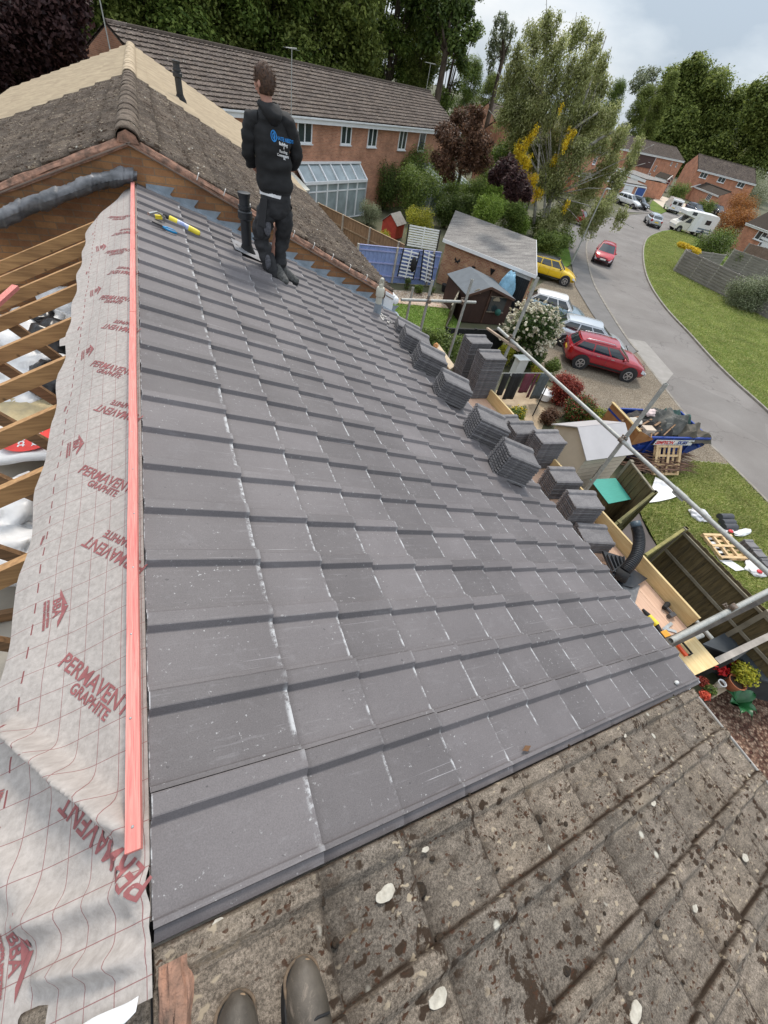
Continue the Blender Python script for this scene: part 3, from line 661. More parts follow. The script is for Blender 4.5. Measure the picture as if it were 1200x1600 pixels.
# rolled dark flashing lying along the left abutment
pts = [gy(p, 7.02 - .02 * i) for i, p in enumerate([(214, 276), (185, 277), (150, 285), (110, 299), (70, 312), (30, 328), (-10, 345), (-60, 368)])]
m = MB(pts[2]); 
def rollf(u, v):
    i = min(len(pts) - 2, int(v * (len(pts) - 1))); f = v * (len(pts) - 1) - i; c = pts[i].lerp(pts[i + 1], f)
    seg = (v * 5) % 1; rr = .078 + .03 * noise3(v * 7, u * .7, 3) + .02 * abs(noise3(v * 40, u * 2, 6)) + .028 * (seg > .5) * (1 - seg) + .014 * seg - (.03 if v < .03 else 0)
    a = u; return c + Vector((.25 * rr * math.sin(a), -rr * 1.1 * math.cos(a), rr * math.sin(a) * (1 + .25 * noise3(v * 14, u * 2, 8))))
m.grid(rollf, 18, 120, 0, 2 * math.pi, 0, 1); tag(m.build('ridge_flashing', LEADD, loc=pts[2], smooth=True), 'crumpled dark lead sheet lapped in lengths along the brick gable left of the ridge', 'flashing')

soil_pipe('vent_pipe', PRt(1.28, 6.308, -.03), gy((388, 300), 6.4).z, .062, 'black plastic vent pipe standing on the new grey tiles beside the man')
t = thing('weathering_slate', PRt(1.3, 6.3, .05), 'grey weathering slate laid on the new tiles round the black vent pipe', 'flashing'); og = t.location
m = MB(og); m.slab([PRt(1.06, 6.1, .06), PRt(1.5, 6.1, .06), PRt(1.5, 6.5, .06), PRt(1.06, 6.5, .06)], .006); m.build('plate', mat('slate_pad', (.22, .22, .23), .6, .2, 9), t, bevel=.002)
m = MB(og); m.slab([PRt(1.45, 6.06, .07), PRt(1.62, 6.06, .06), PRt(1.62, 6.54, .06), PRt(1.45, 6.54, .07)], .012); m.build('apron', LEAD, t)
fb = PRt(3.45, 6.41, 0); t = thing('flue', fb, 'cream boiler flue with a slotted cap on the new tiles near the eave', 'flue')
CRP = mat('cream_plastic', (.52, .5, .42), .5, .15, 8)
m = MB(); H = .58; m.tube([(0, 0, 0), (0, 0, H * .55)], .052, 16); m.tube([(0, 0, H * .52), (0, 0, H * .55), (0, 0, H * .74), (0, 0, H * .77)], [.052, .066, .066, .055], 16); m.tube([(0, 0, H * .7), (0, 0, H * .84)], .038, 14); m.build('pipe', CRP, t, smooth='auto')
m = MB()
for k in range(10):
    a = k * .628; m.beam((.04 * math.cos(a), .04 * math.sin(a), H * .83), (.028 * math.cos(a), .028 * math.sin(a), H * .97), .008, .008)
m.ball((0, 0, H * .98), (.03, .03, .02), 12, 6); m.build('cap', CRP, t, smooth='auto')
m = MB(); m.tube([(0, 0, -.02), (0, 0, H * .35)], [.068, .058], 16); m.slab([(-.2, -.16, -.0 + .2 * .37), (.22, -.16, -.22 * .39 + .02), (.22, .16, -.22 * .39 + .02), (-.2, .16, .2 * .37)], .005); m.build('lead_sleeve', LEAD, t, smooth='auto')
r = random.Random(8); m = MB()
for k in range(26): m.ball((r.uniform(.02, .3), r.uniform(-.28, .14), 0), (r.uniform(.01, .035), r.uniform(.01, .03), .012), 6, 4)
for i, v in enumerate(m.v): m.v[i] = Vector((v.x, v.y, v.z - v.x * .39 + .045))
tag(m.build('mortar_crumbs', mat('mortar_white', (.6, .57, .52), .9, .2, 20), loc=fb, smooth=True), 'white mortar crumbs dropped on the tiles below the cream flue', 'debris', kind='stuff')

# ------------------------------------------------------------------ tools on the slope
def tilept(px, h=.03): s_, y = RPR(px, h); return PRt(s_, y, h)
YEL = mat('yellow_plastic', (.75, .6, .04), .35, .08, 8); BLUEP = mat('blue_plastic', (.01, .2, .42), .35, .1, 8); STEEL = mat('bright_steel', (.5, .5, .48), .3, .2, 20, metal=.9)
a, b_ = tilept((262, 340), .06), tilept((313, 366), .06); t = thing('blow_torch', a, 'yellow gas blow torch with a brass nozzle lying on the new tiles', 'blow torch')
d = (b_ - a).normalized(); L = (b_ - a).length; m = MB(a)
m.tube([a, a + d * .02, a + d * L * .88, a + d * L * .97, b_], [.02, .034, .034, .028, .008], 18); m.build('gas_canister', YEL, t, smooth='auto')
m = MB(a); m.tube([a + d * L * .28, a + d * L * .62], .0346, 18); m.build('label_band', mat('label_blue', (.12, .2, .5), .4, c2=(.6, .62, .66), scale=30), t, smooth='auto')
m = MB(a); m.tube([a - d * .05, a + d * .03], [.022, .03], 14); m.build('valve_body', BLACK, t, smooth='auto')
p0, p1, p2 = tilept((258, 340), .07), tilept((245, 331), .11), tilept((232, 334), .09); m = MB(a); m.tube([a - d * .04, p0, p1, p2], .008, 8); m.tube([p1, p2], [.01, .014], 10); m.build('nozzle', STEEL, t, smooth='auto')
c = tilept((248, 339), .05); m = MB(a); m.box(c, (.07, .035, .035)); m.build('trigger', YEL, t, bevel=.008)
a, b_ = tilept((237, 347), .05), tilept((275, 363), .05); t = thing('tin_snips', a, 'tin snips with blue handles lying open on the new tiles', 'snips'); d = (b_ - a); n = Vector((math.sin(PR), 0, math.cos(PR))); w = n.cross(d).normalized()
m = MB(a); piv = a + d * .42; m.slab([a + w * .004, piv + w * .016, piv - w * .016, a - w * .004], .012); m.build('blades', mat('dark_steel', (.08, .08, .085), .35, metal=.8), t)
for sg in (-1, 1):
    m = MB(a); m.tube([piv, piv + d * .2 + w * sg * .03, piv + d * .42 + w * sg * .035, piv + d * .6 + w * sg * .018], [.008, .011, .012, .009], 10); m.build('handle', BLUEP, t, smooth=True)
# stray leaf and stone on the tiles
c = tilept((823, 1170), .04); m = MB(c); m.slab([c + Vector((-.03, 0, .01)), c + Vector((0, -.012, 0)), c + Vector((.03, .004, 0)), c + Vector((.0, .014, .006))], .003); tag(m.build('dead_leaf', mat('leaf_brown', (.14, .07, .03), .8), loc=c), 'curled brown leaf lying on the lowest row of new tiles', 'leaf')
c = tilept((1056, 1067), .035); m = MB(c); m.ball(c + Vector((0, 0, .01)), (.022, .016, .014), 7, 5); tag(m.build('stone_chip', mat('chip_white', (.6, .6, .58), .8), loc=c), 'white mortar chip on the corner tile by the gutter', 'stone')

# ------------------------------------------------------------------ stacks of tiles
def tile_mesh():
    m = MB(); prof = [(0, 0), (.02, .012), (.035, .012), (.045, 0), (.235, 0), (.255, .022), (.262, .025), (.305, .025), (.312, .02), (.325, .006), (.332, .006)]
    for end, sx in ((0, -1), (1, 1)): pass
    n = len(prof); L = .21; th = .013; xs = [-L, -L + .012, L - .012, L]
    P = [[(x, t - .166, h + (.0 if 0 < i < 3 else -.003)) for (t, h) in prof] for i, x in enumerate(xs)]
    for i in range(3):
        for k in range(n - 1):
            m.face([P[i][k], P[i + 1][k], P[i + 1][k + 1], P[i][k + 1]], [(0, .5)] * 4)
            q = [Vector(v) - Vector((0, 0, th + (.004 if k % 2 else 0))) for v in (P[i][k], P[i][k + 1], P[i + 1][k + 1], P[i + 1][k])]; m.face(q, [(0, .5)] * 4)
    for i, sgn in ((0, 1), (3, -1)):
        for k in range(n - 1):
            a, b_ = Vector(P[i][k]), Vector(P[i][k + 1]); q = [a, b_, b_ - Vector((0, 0, th + .004)), a - Vector((0, 0, th + .004))]
            m.face(q if sgn > 0 else q[::-1], [(0, .97)] * 4)
    for k in (0, n - 1):
        q = [Vector(P[0][k]), Vector(P[3][k]), Vector(P[3][k]) - Vector((0, 0, th)), Vector(P[0][k]) - Vector((0, 0, th))]; m.face(q, [(0, .5)] * 4)
    # lugs and ribs on the ends
    for k in range(6): m.box((-L - .004, -.13 + k * .05, -.004), (.01, .03, .012))
    return m
b = NB('tile_stacked'); base = b.ramp(b.noise(6, 5, .65), [(.3, (.1, .095, .1)), (.7, (.17, .163, .167))])
oi = b.n('ShaderNodeObjectInfo'); base = b.mix(1, base, b.ramp(oi.outputs['Random'], [(0, .82), (1, 1.2)]), 'MULTIPLY')
u, v = b.uvxy(); wht = b.math('MULTIPLY', b.ramp(v, [(.6, .22), (.9, 1)]), b.ramp(b.noise(34, 5, .75), [(.5, 0), (.64, .85)])); base = b.mix(wht, base, (.42, .4, .38)); b.bump(b.noise(70, 4), .3, .004)
TST = b.fin(base, .8)
tm0 = tile_mesh().build('roof_tile', TST); tm0.name = 'roof_tile'; first_tile = [tm0]
ORD = ['top', 'second', 'third', 'fourth', 'fifth', 'sixth', 'seventh', 'eighth', 'ninth', 'tenth', 'eleventh', 'twelfth', 'thirteenth', 'fourteenth', 'fifteenth', 'sixteenth', 'seventeenth', 'eighteenth', 'nineteenth', 'twentieth', 'twenty-first', 'twenty-second', 'twenty-third', 'twenty-fourth', 'twenty-fifth', 'twenty-sixth', 'twenty-seventh', 'twenty-eighth', 'twenty-ninth', 'thirtieth']
rs = random.Random(12)
def stack(base, n, where, pitch_=0.0, rz=0.0, dz=.033, lean=0.0, group='grey roof tiles in stacks', flip=False):
    up = Vector((math.sin(pitch_), 0, math.cos(pitch_)))
    for i in range(n):
        if first_tile: o = first_tile.pop()
        else: o = tm0.copy(); COL.objects.link(o)
        o.location = base + up * (.02 + i * dz) + Vector((rs.uniform(-.004, .004) + lean * i, rs.uniform(-.004, .004), 0))
        o.rotation_euler = (math.pi if flip and i == n - 1 else rs.uniform(-.004, .004), pitch_ + rs.uniform(-.005, .005), rz + rs.uniform(-.014, .014))
        k = n - 1 - i; pos = 'top tile' if k == 0 else ('bottom tile' if i == 0 else ORD[k] + ' tile from the top')
        tag(o, pos + ' of ' + where, 'roof tile', group)
for (s_, y, n, rz, w) in ((3.86, 6.02, 5, -.35, 'the farthest low stack on the new slope by the eave'), (3.62, 5.35, 8, -.3, 'the second farthest stack on the new slope'),
                      (3.55, 4.72, 9, -.3, 'the stack on the slope left of the tall stacks'), (3.55, 4.0, 9, -.3, 'the stack on the slope in front of the tall stacks'),
                      (3.56, 3.15, 11, -.3, 'the tallest stack on the slope beside the cream shed'), (3.54, 2.52, 11, -.28, 'the nearest stack on the slope')):
    n = max(4, round(n * .85)); stack(PRt(s_, y, .05), n, w, PR - .06, rz)
ZB = 4.85
for (px, n, rz, w) in (((748, 528), 26, -.05, 'the tall left stack on the scaffold boards'), ((770, 552), 27, -.08, 'the tall right stack on the scaffold boards'),
                       ((796, 656), 12, -.1, 'the low hidden stack behind the slope stacks'), ((820, 666), 14, -.12, 'the stack on the boards partly behind the notched one'), ((860, 680), 17, -.1, 'the notched stack left of the cream shed'),
                       ((884, 740), 11, -.2, 'the stack on the boards below the notched one'), ((916, 778), 14, -.25, 'the stack beside the teal sheet'), ((932, 832), 7, -.3, 'the nearest stack at the board edge')):
    n = max(5, round(n * .87)); top = ZB + n * .033 + .02; p = gz(px, top); p.z = ZB + .01
    stack(p, n, w, 0, rz)

# ------------------------------------------------------------------ scaffold
t = thing('scaffold', (5.35, 2.77, 0), 'galvanised tube scaffold standing along the eave with a guard rail', 'scaffold'); OG = (5.35, 2.77, 0)
TR = .027
def stube(nm, p, q, r=TR, mt=None):
    m = MB(OG); p = Vector(p); q = Vector(q); d = (q - p).normalized(); m.tube([p, q], r, 16, cap=False); m.tube([q, p], r * .82, 16, cap=False)
    for e_, f_ in ((p, d), (q, -d)):
        a = d.orthogonal().normalized(); b2 = d.cross(a)
        for k in range(16):
            t0, t1 = k * math.pi / 8, (k + 1) * math.pi / 8
            A = [a * math.cos(x) + b2 * math.sin(x) for x in (t0, t1)]; m.face([e_ + A[0] * r, e_ + A[1] * r, e_ + A[1] * r * .82, e_ + A[0] * r * .82])
    return m.build(nm, mt or GALV, t, smooth='auto')
def coupler(p, d1=(0, 1, 0), d2=(0, 0, 1)):
    m = MB(OG); p = Vector(p); d1 = Vector(d1); d2 = Vector(d2); n = d1.cross(d2).normalized()
    m.tube([p - d1 * .03, p + d1 * .03], TR * 1.35, 12); m.tube([p + n * .055 - d2 * .03, p + n * .055 + d2 * .03], TR * 1.35, 12); m.box(p + n * .03, (.05, .05, .05))
    for k in (-1, 1): m.tube([p + d1 * .02 * k + d2 * .03, p + d1 * .02 * k + d2 * .075 - n * .01], .008, 6); m.tube([p + d1 * .02 * k + d2 * .06, p + d1 * .02 * k + d2 * .072], .014, 6)
    m.build('coupler', GALVD, t, smooth='auto')
ZRL = 5.76
stube('guard_rail', (5.38, -1.3, ZRL), (5.38, 1.75, ZRL)); stube('guard_rail', (5.38, 1.75, ZRL), (5.38, 5.95, ZRL), TR * .96)
m = MB(OG); m.tube([(5.38, 1.66, ZRL), (5.38, 1.84, ZRL)], TR * 1.16, 14); m.box((5.36, 1.75, ZRL - .035), (.02, .16, .02)); m.build('sleeve', GALV, t, smooth='auto')
m = MB(OG); m.beam(gx((770, 521), 5.38) + Vector((0, .2, 0)), gx((805, 545), 5.38) + Vector((0, -.1, .02)), .045, .03); m.build('timber_end', mat('scaffold_timber', (.4, .3, .22), .85, .25, 5), t)
for (x, y, zt) in ((5.43, 2.77, 6.6), (5.43, 5.55, 6.75), (5.43, 7.22, 6.1), (4.65, 7.34, 6.0), (4.9, 8.5, 5.44)):
    stube('standard', (x, y, 0), (x, y, zt))
coupler((5.38, 2.77, ZRL)); coupler((5.38, 5.55, ZRL)); coupler((5.4, 7.3, 5.66), (1, 0, 0)); coupler((4.63, 7.3, 5.66), (1, 0, 0))
stube('end_rail', (4.05, 7.28, 5.66), (5.72, 7.28, 5.66)); stube('ledger', (5.38, .35, ZB - .12), (5.38, 5.7, ZB - .12)); stube('ledger', (4.15, .35, ZB - .12), (4.15, 5.7, ZB - .12))
stube('end_rail', (4.9, 6.4, ZB - .1), (5.4, 6.4, ZB - .1))
for y in (.42, 2.3, 4.1, 5.6): stube('transom', (4.0, y, ZB - .065), (5.22, y, ZB - .065))
tn0, tn1 = gz((1048, 1001), 5.15), gz((1262, 892), 5.15); stube('transom', tn0, tn1, .03); coupler(gz((1140, 952), 5.16), (tn1 - tn0).normalized(), (0, 1, 0))
PINKB = woodmat('board_pinkish', (.62, .42, .3), (.5, .31, .22), (14, 1, 14), 2, .8)
PINEB = woodmat('board_pine', (.7, .54, .28), (.58, .4, .18), (14, 1, 14), 2, .7)
DARKB = woodmat('board_dark', (.13, .11, .09), (.06, .05, .042), (2, 2, 14), 2, .9, False)
bx = 3.99
for i, (w, mt, lb) in enumerate(((.208, PINKB, 'first pinkish board beside the gutter'), (.208, PINKB, 'second pinkish board from the gutter, strewn with tools'), (.208, PINKB, 'third pinkish board from the gutter'), (.208, PINKB, 'fourth pinkish board from the gutter'), (.208, PINKB, 'fifth board against the upright toe board'))):
    for (y0_, y1_, nn) in ((.52, 5.9, 'long '), (.03 if i < 3 else .1, .47, 'short near length of the ')):
        m = MB((bx + w / 2, (y0_ + y1_) / 2, ZB)); m.box((bx + w / 2, (y0_ + y1_) / 2, ZB - .019 + .003 * (i % 2)), (w - .006, y1_ - y0_, .038))
        o = m.build('scaffold_board', PINEB if (i > 2 and nn[0] == 's') else mt, loc=(bx + w / 2, (y0_ + y1_) / 2, ZB), bevel=.002); tag(o, (nn + lb) if nn[0] == 's' else lb + ', running the length of the scaffold', 'scaffold board', 'scaffold boards')
    bx += w
m = MB((5.06, 3.7, ZB)); m.box((5.06, 3.25, ZB + .09), (.03, 5.4, .2)); tag(m.build('toe_board', PINEB, loc=(5.06, 3.7, ZB), bevel=.002), 'upright pine toe board along the outer edge of the scaffold', 'toe board')
p0, p1 = gz((1040, 1008), 5.03), gz((1262, 900), 5.03); m = MB(p0); m.beam(p0 + Vector((-.12, 0, 0)), p1, .1, .045); tag(m.build('timber_plank', DARKB, loc=p0), 'dark weathered plank crossing the scaffold under the near tube', 'plank')
p0, p1 = gz((1118, 1034), 4.75), gz((1262, 965), 4.75); m = MB(p0); m.beam(p0, p1, .07, .05); tag(m.build('timber_plank', mat('weathered_grey_wood', (.3, .27, .24), .85, .3, 6), loc=p0), 'grey weathered plank end below the near scaffold boards', 'plank')
# things on the boards
def on(px, h=0.0): return gz(px, ZB + .004 + h)
TOOLY = YEL
c = on((1010, 965)); d = (on((1028, 985)) - c).normalized(); w = Vector((-d.y, d.x, 0)); t = thing('cordless_drill', c, 'yellow and black cordless drill lying on the pinkish boards', 'drill')
m = MB(c); m.tube([c + Vector((0, 0, .04)), c + d * .12 + Vector((0, 0, .04))], [.03, .034], 14); m.build('motor_housing', YEL, t, smooth='auto')
m = MB(c); m.tube([c - d * .09 + Vector((0, 0, .04)), c - d * .0 + Vector((0, 0, .04))], [.014, .03], 12); m.build('chuck', BLACK, t, smooth='auto')
m = MB(c); m.beam(c + d * .1 + Vector((0, 0, .04)), c + d * .2 - w * .03 + Vector((0, 0, .035)), .04, .035); m.build('grip', BLACK, t, bevel=.01)
m = MB(c); m.box(c + d * .24 - w * .03 + Vector((0, 0, .04)), (.11, .08, .06)); m.build('battery', BLACK, t, bevel=.01)
m = MB(c); m.box(c + d * .235 - w * .03 + Vector((0, 0, .073)), (.09, .07, .01)); m.build('battery_trim', mat('orange_trim', (.75, .35, .03), .4), t, bevel=.003)
c = on((1041, 953)); t = thing('impact_driver', c, 'small black impact driver lying alone on the third board', 'drill')
m = MB(c); m.tube([c + Vector((-.05, .02, .035)), c + Vector((.05, .05, .035))], [.026, .03], 12); m.build('motor_housing', BLACK, t, smooth='auto')
m = MB(c); m.beam(c + Vector((-.02, .02, .035)), c + Vector((-.01, -.07, .03)), .03, .03); m.box(c + Vector((-.03, -.08, .03)), (.09, .045, .05)); m.build('grip', mat('dark_grey_plastic', (.06, .06, .065), .5), t, bevel=.008)
m = MB(c); m.tube([c + Vector((.05, .05, .035)), c + Vector((.09, .062, .035))], [.012, .008], 10); m.build('chuck', STEEL, t, smooth='auto')
for (pa, pb, lb) in (((1036, 984), (1049, 974), 'short pale metal strip lying beside the yellow drill'), ((1041, 983), (1056, 988), 'longer grey metal strip pointing to the toe board beside the drill'), ((1034, 988), (1046, 998), 'bent grey metal strip nearest the crossing plank')):
    a, b_ = on(pa), on(pb); m = MB(a); m.beam(a + Vector((0, 0, .006)), b_ + Vector((0, 0, .012)), .035, .003); tag(m.build('metal_strip', STEEL, loc=a), lb, 'metal strip', 'metal strips on the boards')
c = on((1063, 1018)); e1 = on((1055, 1006)); e2 = on((1071, 1026)); d = (e2 - e1).normalized(); w = Vector((-d.y, d.x, 0)); t = thing('hand_saw', c, 'orange and black hand saw lying on the near boards', 'saw')
m = MB(c); m.slab([e1 - w * .02 + Vector((0, 0, .03)), e2 - w * .02 + Vector((0, 0, .03)), e2 + w * .02 + Vector((0, 0, .03)), e1 + w * .015 + Vector((0, 0, .03))], .024); m.build('body', mat('orange_plastic', (.75, .09, .02), .4), t, bevel=.006)
m = MB(c); q = c + w * .05 + Vector((0, 0, .025)); m.tube([e1 + w * .02 + Vector((0, 0, .03)), e1 + w * .07 + Vector((0, 0, .03)), e2 + w * .075 + Vector((0, 0, .03)), e2 + w * .02 + Vector((0, 0, .03))], .012, 8); m.build('handle', BLACK, t, smooth=True)
# ribbed hose on its tile vent
pts = [gz((975, 893), 5.05), gz((985, 882), 5.12), gz((995, 868), 5.17), gz((999, 850), 5.21), gz((998, 835), 5.25), gz((994, 822), 5.29)]
t = thing('flexible_hose', pts[0], 'black ribbed flexible duct standing up from a plastic tile vent', 'hose'); m = MB(pts[0])
dense = []
for i in range(len(pts) - 1):
    for k in range(36): dense.append(pts[i].lerp(pts[i + 1], k / 36))
sm = [sum((dense[max(0, min(len(dense) - 1, i + j))] for j in range(-16, 17)), Vector()) / 33 for i in range(len(dense))]
m.tube(sm, [.062 + .0075 * math.sin(i * 2 * math.pi / 6) for i in range(len(sm))], 18, cap=False); m.tube(sm[::-1], .05, 18, cap=False); m.build('ribbed_duct', BLACKP, t, smooth=True)
m = MB(pts[0]); m.tube([sm[-1], sm[-1] + (sm[-1] - sm[-9]).normalized() * .07], .062, 18, cap=False); m.build('cuff', mat('dark_blue_plastic', (.05, .075, .095), .4), t, smooth=True, solid=.004)
m = MB(pts[0]); c = gz((962, 882), 4.95); m.slab([c + Vector((-.22, -.14, .05)), c + Vector((.05, -.2, .03)), c + Vector((.17, .05, .03)), c + Vector((-.06, .2, .04))], .03)
for k in range(5): m.beam(c + Vector((-.18 + k * .06, -.12 + .02 * k, .065)), c + Vector((-.08 + k * .05, .12 - .02 * k, .065)), .014, .03)
m.beam(c + Vector((-.2, -.1, .06)), c + Vector((.13, -.02, .06)), .014, .035); m.build('vent_base', BLACKP, t, bevel=.004)
m = MB(pts[0]); m.tube([pts[0] - Vector((.04, .03, .1)), sm[3]], [.085, .07], 16); m.build('collar', BLACK, t, smooth=True)
for (ps, h, mt, lb) in ((((960, 912), (985, 886), (1012, 904), (990, 918)), .06, BLACKP, 'black plastic tile vent plate lying beside the hose'),
                        (((958, 920), (972, 905), (1000, 915), (988, 958)), .035, mat('bent_slate', (.09, .093, .1), .6, c2=(.2, .2, .2), scale=14), 'bent grey lead slate with white smears lying by the gutter'),
                        (((942, 886), (958, 894), (962, 912), (948, 900)), .06, BLACKP, 'broken grey tile corner wedged beside the gutter')):
    P_ = [gz(p, ZB + h + .02 * (i % 2)) for i, p in enumerate(ps)]; m = MB(P_[0]); m.slab(P_[::-1] if (P_[1] - P_[0]).cross(P_[2] - P_[0]).z < 0 else P_, .02)
    tag(m.build('vent_plate', mt, loc=P_[0], bevel=.004), lb, 'roof fitting')
# board and rag lying at the far end of the scaffold
P_ = [gz(p, 5.0) for p in ((677, 541), (686, 538), (711, 572), (703, 577))]; m = MB(P_[0]); m.slab(P_[::-1] if (P_[1] - P_[0]).cross(P_[2] - P_[0]).z < 0 else P_, .03); tag(m.build('plywood_piece', mat('dusty_pine', (.6, .46, .28), .8, c2=(.4, .34, .28), scale=18), loc=P_[0]), 'dusty pale board beyond the far slope stacks', 'board')
bagmesh(gz((681, 540), 5.05), (.05, .04, .05), 77, 'glove', 'small orange glove on the dusty board beyond the slope stacks', 'glove', mat('glove_orange', (.6, .3, .12), .8))
# ------------------------------------------------------------------ ground, road, paths
def sheet(name, pxs, z, mt, h=None, kind='structure', label=None, cat=None, raw=None):
    P = raw or [gz(p, 0.0) for p in pxs]; pts = [(p[0], p[1]) for p in P]; m = MB()
    a = sum(pts[i][0] * pts[(i + 1) % len(pts)][1] - pts[(i + 1) % len(pts)][0] * pts[i][1] for i in range(len(pts)))
    if a < 0: pts.reverse()
    m.face([(p[0], p[1], z) for p in pts], [(p[0], p[1]) for p in pts]); o = m.build(name, mt); tag(o, label, cat, kind=kind)
    bm = bmesh.new(); bm.from_mesh(o.data); bmesh.ops.triangulate(bm, faces=bm.faces[:]); bm.to_mesh(o.data); bm.free(); return o
def grassmat(name, a=(.135, .18, .04), c=(.07, .115, .02), dry=(.27, .25, .1)):
    b = NB(name); col = b.ramp(b.noise(.55, 6, .65), [(.35, c), (.65, a)])
    col = b.mix(b.ramp(b.noise(1.7, 5, .7), [(.52, 0), (.72, .55)]), col, dry)
    f = b.noise(14, 5, .8, scl=(1, 1.6, 1)); col = b.mix(.8, col, b.ramp(f, [(.3, .5), (.7, 1.5)]), 'MULTIPLY')
    vo = b.n('ShaderNodeTexVoronoi'); vo.inputs['Scale'].default_value = 2.2; b.l(b.tc.outputs['Object'], vo.inputs['Vector'])
    w = b.math('MULTIPLY', b.ramp(vo.outputs['Distance'], [(.06, 1), (.1, 0)]), b.ramp(b.noise(.35, 3), [(.5, 0), (.56, 1)])); col = b.mix(w, col, (.6, .6, .5))
    b.bump(f, .8, .03); return b.fin(col, .95, 0, .1)
GRASS = grassmat('grass_verge'); GRASS2 = grassmat('grass_lawn', (.12, .2, .035), (.07, .13, .02), (.19, .22, .07)); GROUNDM = mat('soil_ground', (.11, .1, .06), .95, c2=(.06, .07, .03), scale=.6)
b = NB('asphalt'); col = b.ramp(b.noise(.35, 6, .6), [(.3, (.17, .155, .145)), (.7, (.225, .21, .198))])
col = b.mix(.6, col, b.ramp(b.noise(50, 3, .8), [(.3, .6), (.7, 1.35)]), 'MULTIPLY')
vo = b.n('ShaderNodeTexVoronoi'); vo.feature = 'DISTANCE_TO_EDGE'; vo.inputs['Scale'].default_value = .16
wv = b.n('ShaderNodeMixRGB'); wv.inputs[0].default_value = .06; b.l(b.tc.outputs['Object'], wv.inputs[1]); 
nn = b.n('ShaderNodeTexNoise'); nn.inputs['Scale'].default_value = .8; nn.inputs['Detail'].default_value = 5; b.l(b.tc.outputs['Object'], nn.inputs['Vector']); mm_ = b.n('ShaderNodeVectorMath'); mm_.operation = 'MULTIPLY_ADD'; b.l(nn.outputs[1], mm_.inputs[0]); mm_.inputs[1].default_value = (2.2, 2.2, 2.2); b.l(b.tc.outputs['Object'], mm_.inputs[2])
b.l(mm_.outputs[0], vo.inputs['Vector']); col = b.mix(b.ramp(vo.outputs['Distance'], [(.0, .5), (.007, 0)]), col, (.08, .075, .07))
vb2 = b.n('ShaderNodeTexVoronoi'); vb2.inputs['Scale'].default_value = .22; b.l(b.tc.outputs['Object'], vb2.inputs['Vector']); sx = b.n('ShaderNodeSeparateXYZ'); b.l(vb2.outputs['Color'], sx.inputs[0])
col = b.mix(1, col, b.ramp(sx.outputs[0], [(.0, .93), (1, 1.06)]), 'MULTIPLY'); b.bump(b.noise(60, 3), .3, .01); ASPH = b.fin(col, .9, 0, .2)
PAVE = mat('pavement_asphalt', (.175, .165, .16), .95, c2=(.13, .125, .12), scale=1.2, bump=.3)
def gravelmat(name, cols, scale=22, bump=1.0):
    b = NB(name); v = b.n('ShaderNodeTexVoronoi'); v.inputs['Scale'].default_value = scale; b.l(b.tc.outputs['Object'], v.inputs['Vector'])
    s = b.n('ShaderNodeSeparateXYZ'); b.l(v.outputs['Color'], s.inputs[0]); col = b.ramp(s.outputs[0], [(0, cols[0]), (1, cols[2]), (.5, cols[1])])
    col = b.mix(.8, col, b.ramp(v.outputs['Distance'], [(.1, 1.25), (.6, .35)]), 'MULTIPLY'); col = b.mix(.7, col, b.ramp(b.noise(.7, 5, .6), [(.3, .7), (.7, 1.2)]), 'MULTIPLY')
    b.bump(v.outputs['Distance'], -bump, .02); return b.fin(col, .95, 0, .15)
AGG = gravelmat('exposed_aggregate', ((.21, .165, .12), (.3, .25, .19), (.37, .32, .25)), 30, .5)
GRAV = gravelmat('pink_gravel', ((.3, .2, .14), (.5, .4, .3), (.62, .55, .46)), 13)
BARKC = gravelmat('bark_chips', ((.09, .04, .03), (.22, .13, .09), (.42, .3, .22)), 19)
KERB = mat('kerb_stone', (.3, .275, .24), .9, c2=(.17, .15, .125), scale=3, bump=.4)

m = MB(); m.face([(-400, -400, -.03), (900, -400, -.03), (900, 900, -.03), (-400, 900, -.03)]); tag(m.build('ground', GROUNDM), kind='structure')
KR = [(1033, 362), (1013, 371), (1005, 388), (1006, 417), (1016, 447), (1040, 483), (1077, 523), (1110, 560), (1147, 597), (1200, 645), (1290, 735)]
KL = [(1015, 333), (977, 337), (950, 345), (930, 357), (918, 377), (916, 397), (925, 437), (943, 473), (977, 527), (995, 550), (1036, 603), (1095, 678), (1135, 719), (1200, 784), (1290, 880)]
def smooth(pts, n=6):
    P = [Vector((p[0], p[1], 0)) for p in pts]; out = []
    for i in range(len(P) - 1):
        a, b_, c, d = P[max(i - 1, 0)], P[i], P[i + 1], P[min(i + 2, len(P) - 1)]
        for k in range(n):
            t = k / n; out.append(.5 * ((2 * b_) + (c - a) * t + (2 * a - 5 * b_ + 4 * c - d) * t * t + (3 * b_ - a - 3 * c + d) * t ** 3))
    out.append(P[-1]); return out
kr = smooth([gz(p) for p in KR]); kl = smooth([gz(p) for p in KL])
far = [gz(p) for p in ((1010, 322), (1035, 333), (1052, 340), (1075, 345))]
farL = [gz((1003, 321)), gz((978, 318)), gz((945, 326)), gz((925, 345))]
sheet('road', None, .0, ASPH, raw=kl[::-1] + [gz((960, 330)), gz((990, 318)), gz((1006, 322)), gz((1030, 330)), gz((1062, 335)), gz((1110, 337)), gz((1105, 352)), gz((1062, 358))] + kr)
def kerb(pts, name, w=.13, h=.1, lab='kerb'):
    m = MB(pts[0])
    for i in range(len(pts) - 1): m.beam(pts[i] + Vector((0, 0, h / 2)), pts[i + 1] + Vector((0, 0, h / 2)), w, h)
    return tag(m.build(name, KERB, loc=pts[0]), kind='structure')
kerb(kr, 'kerb'); kerb([p for p in kl[:9 * 6 + 1]], 'kerb', .14, .07); kerb([p for p in kl[9 * 6:]], 'kerb', .12, .02)
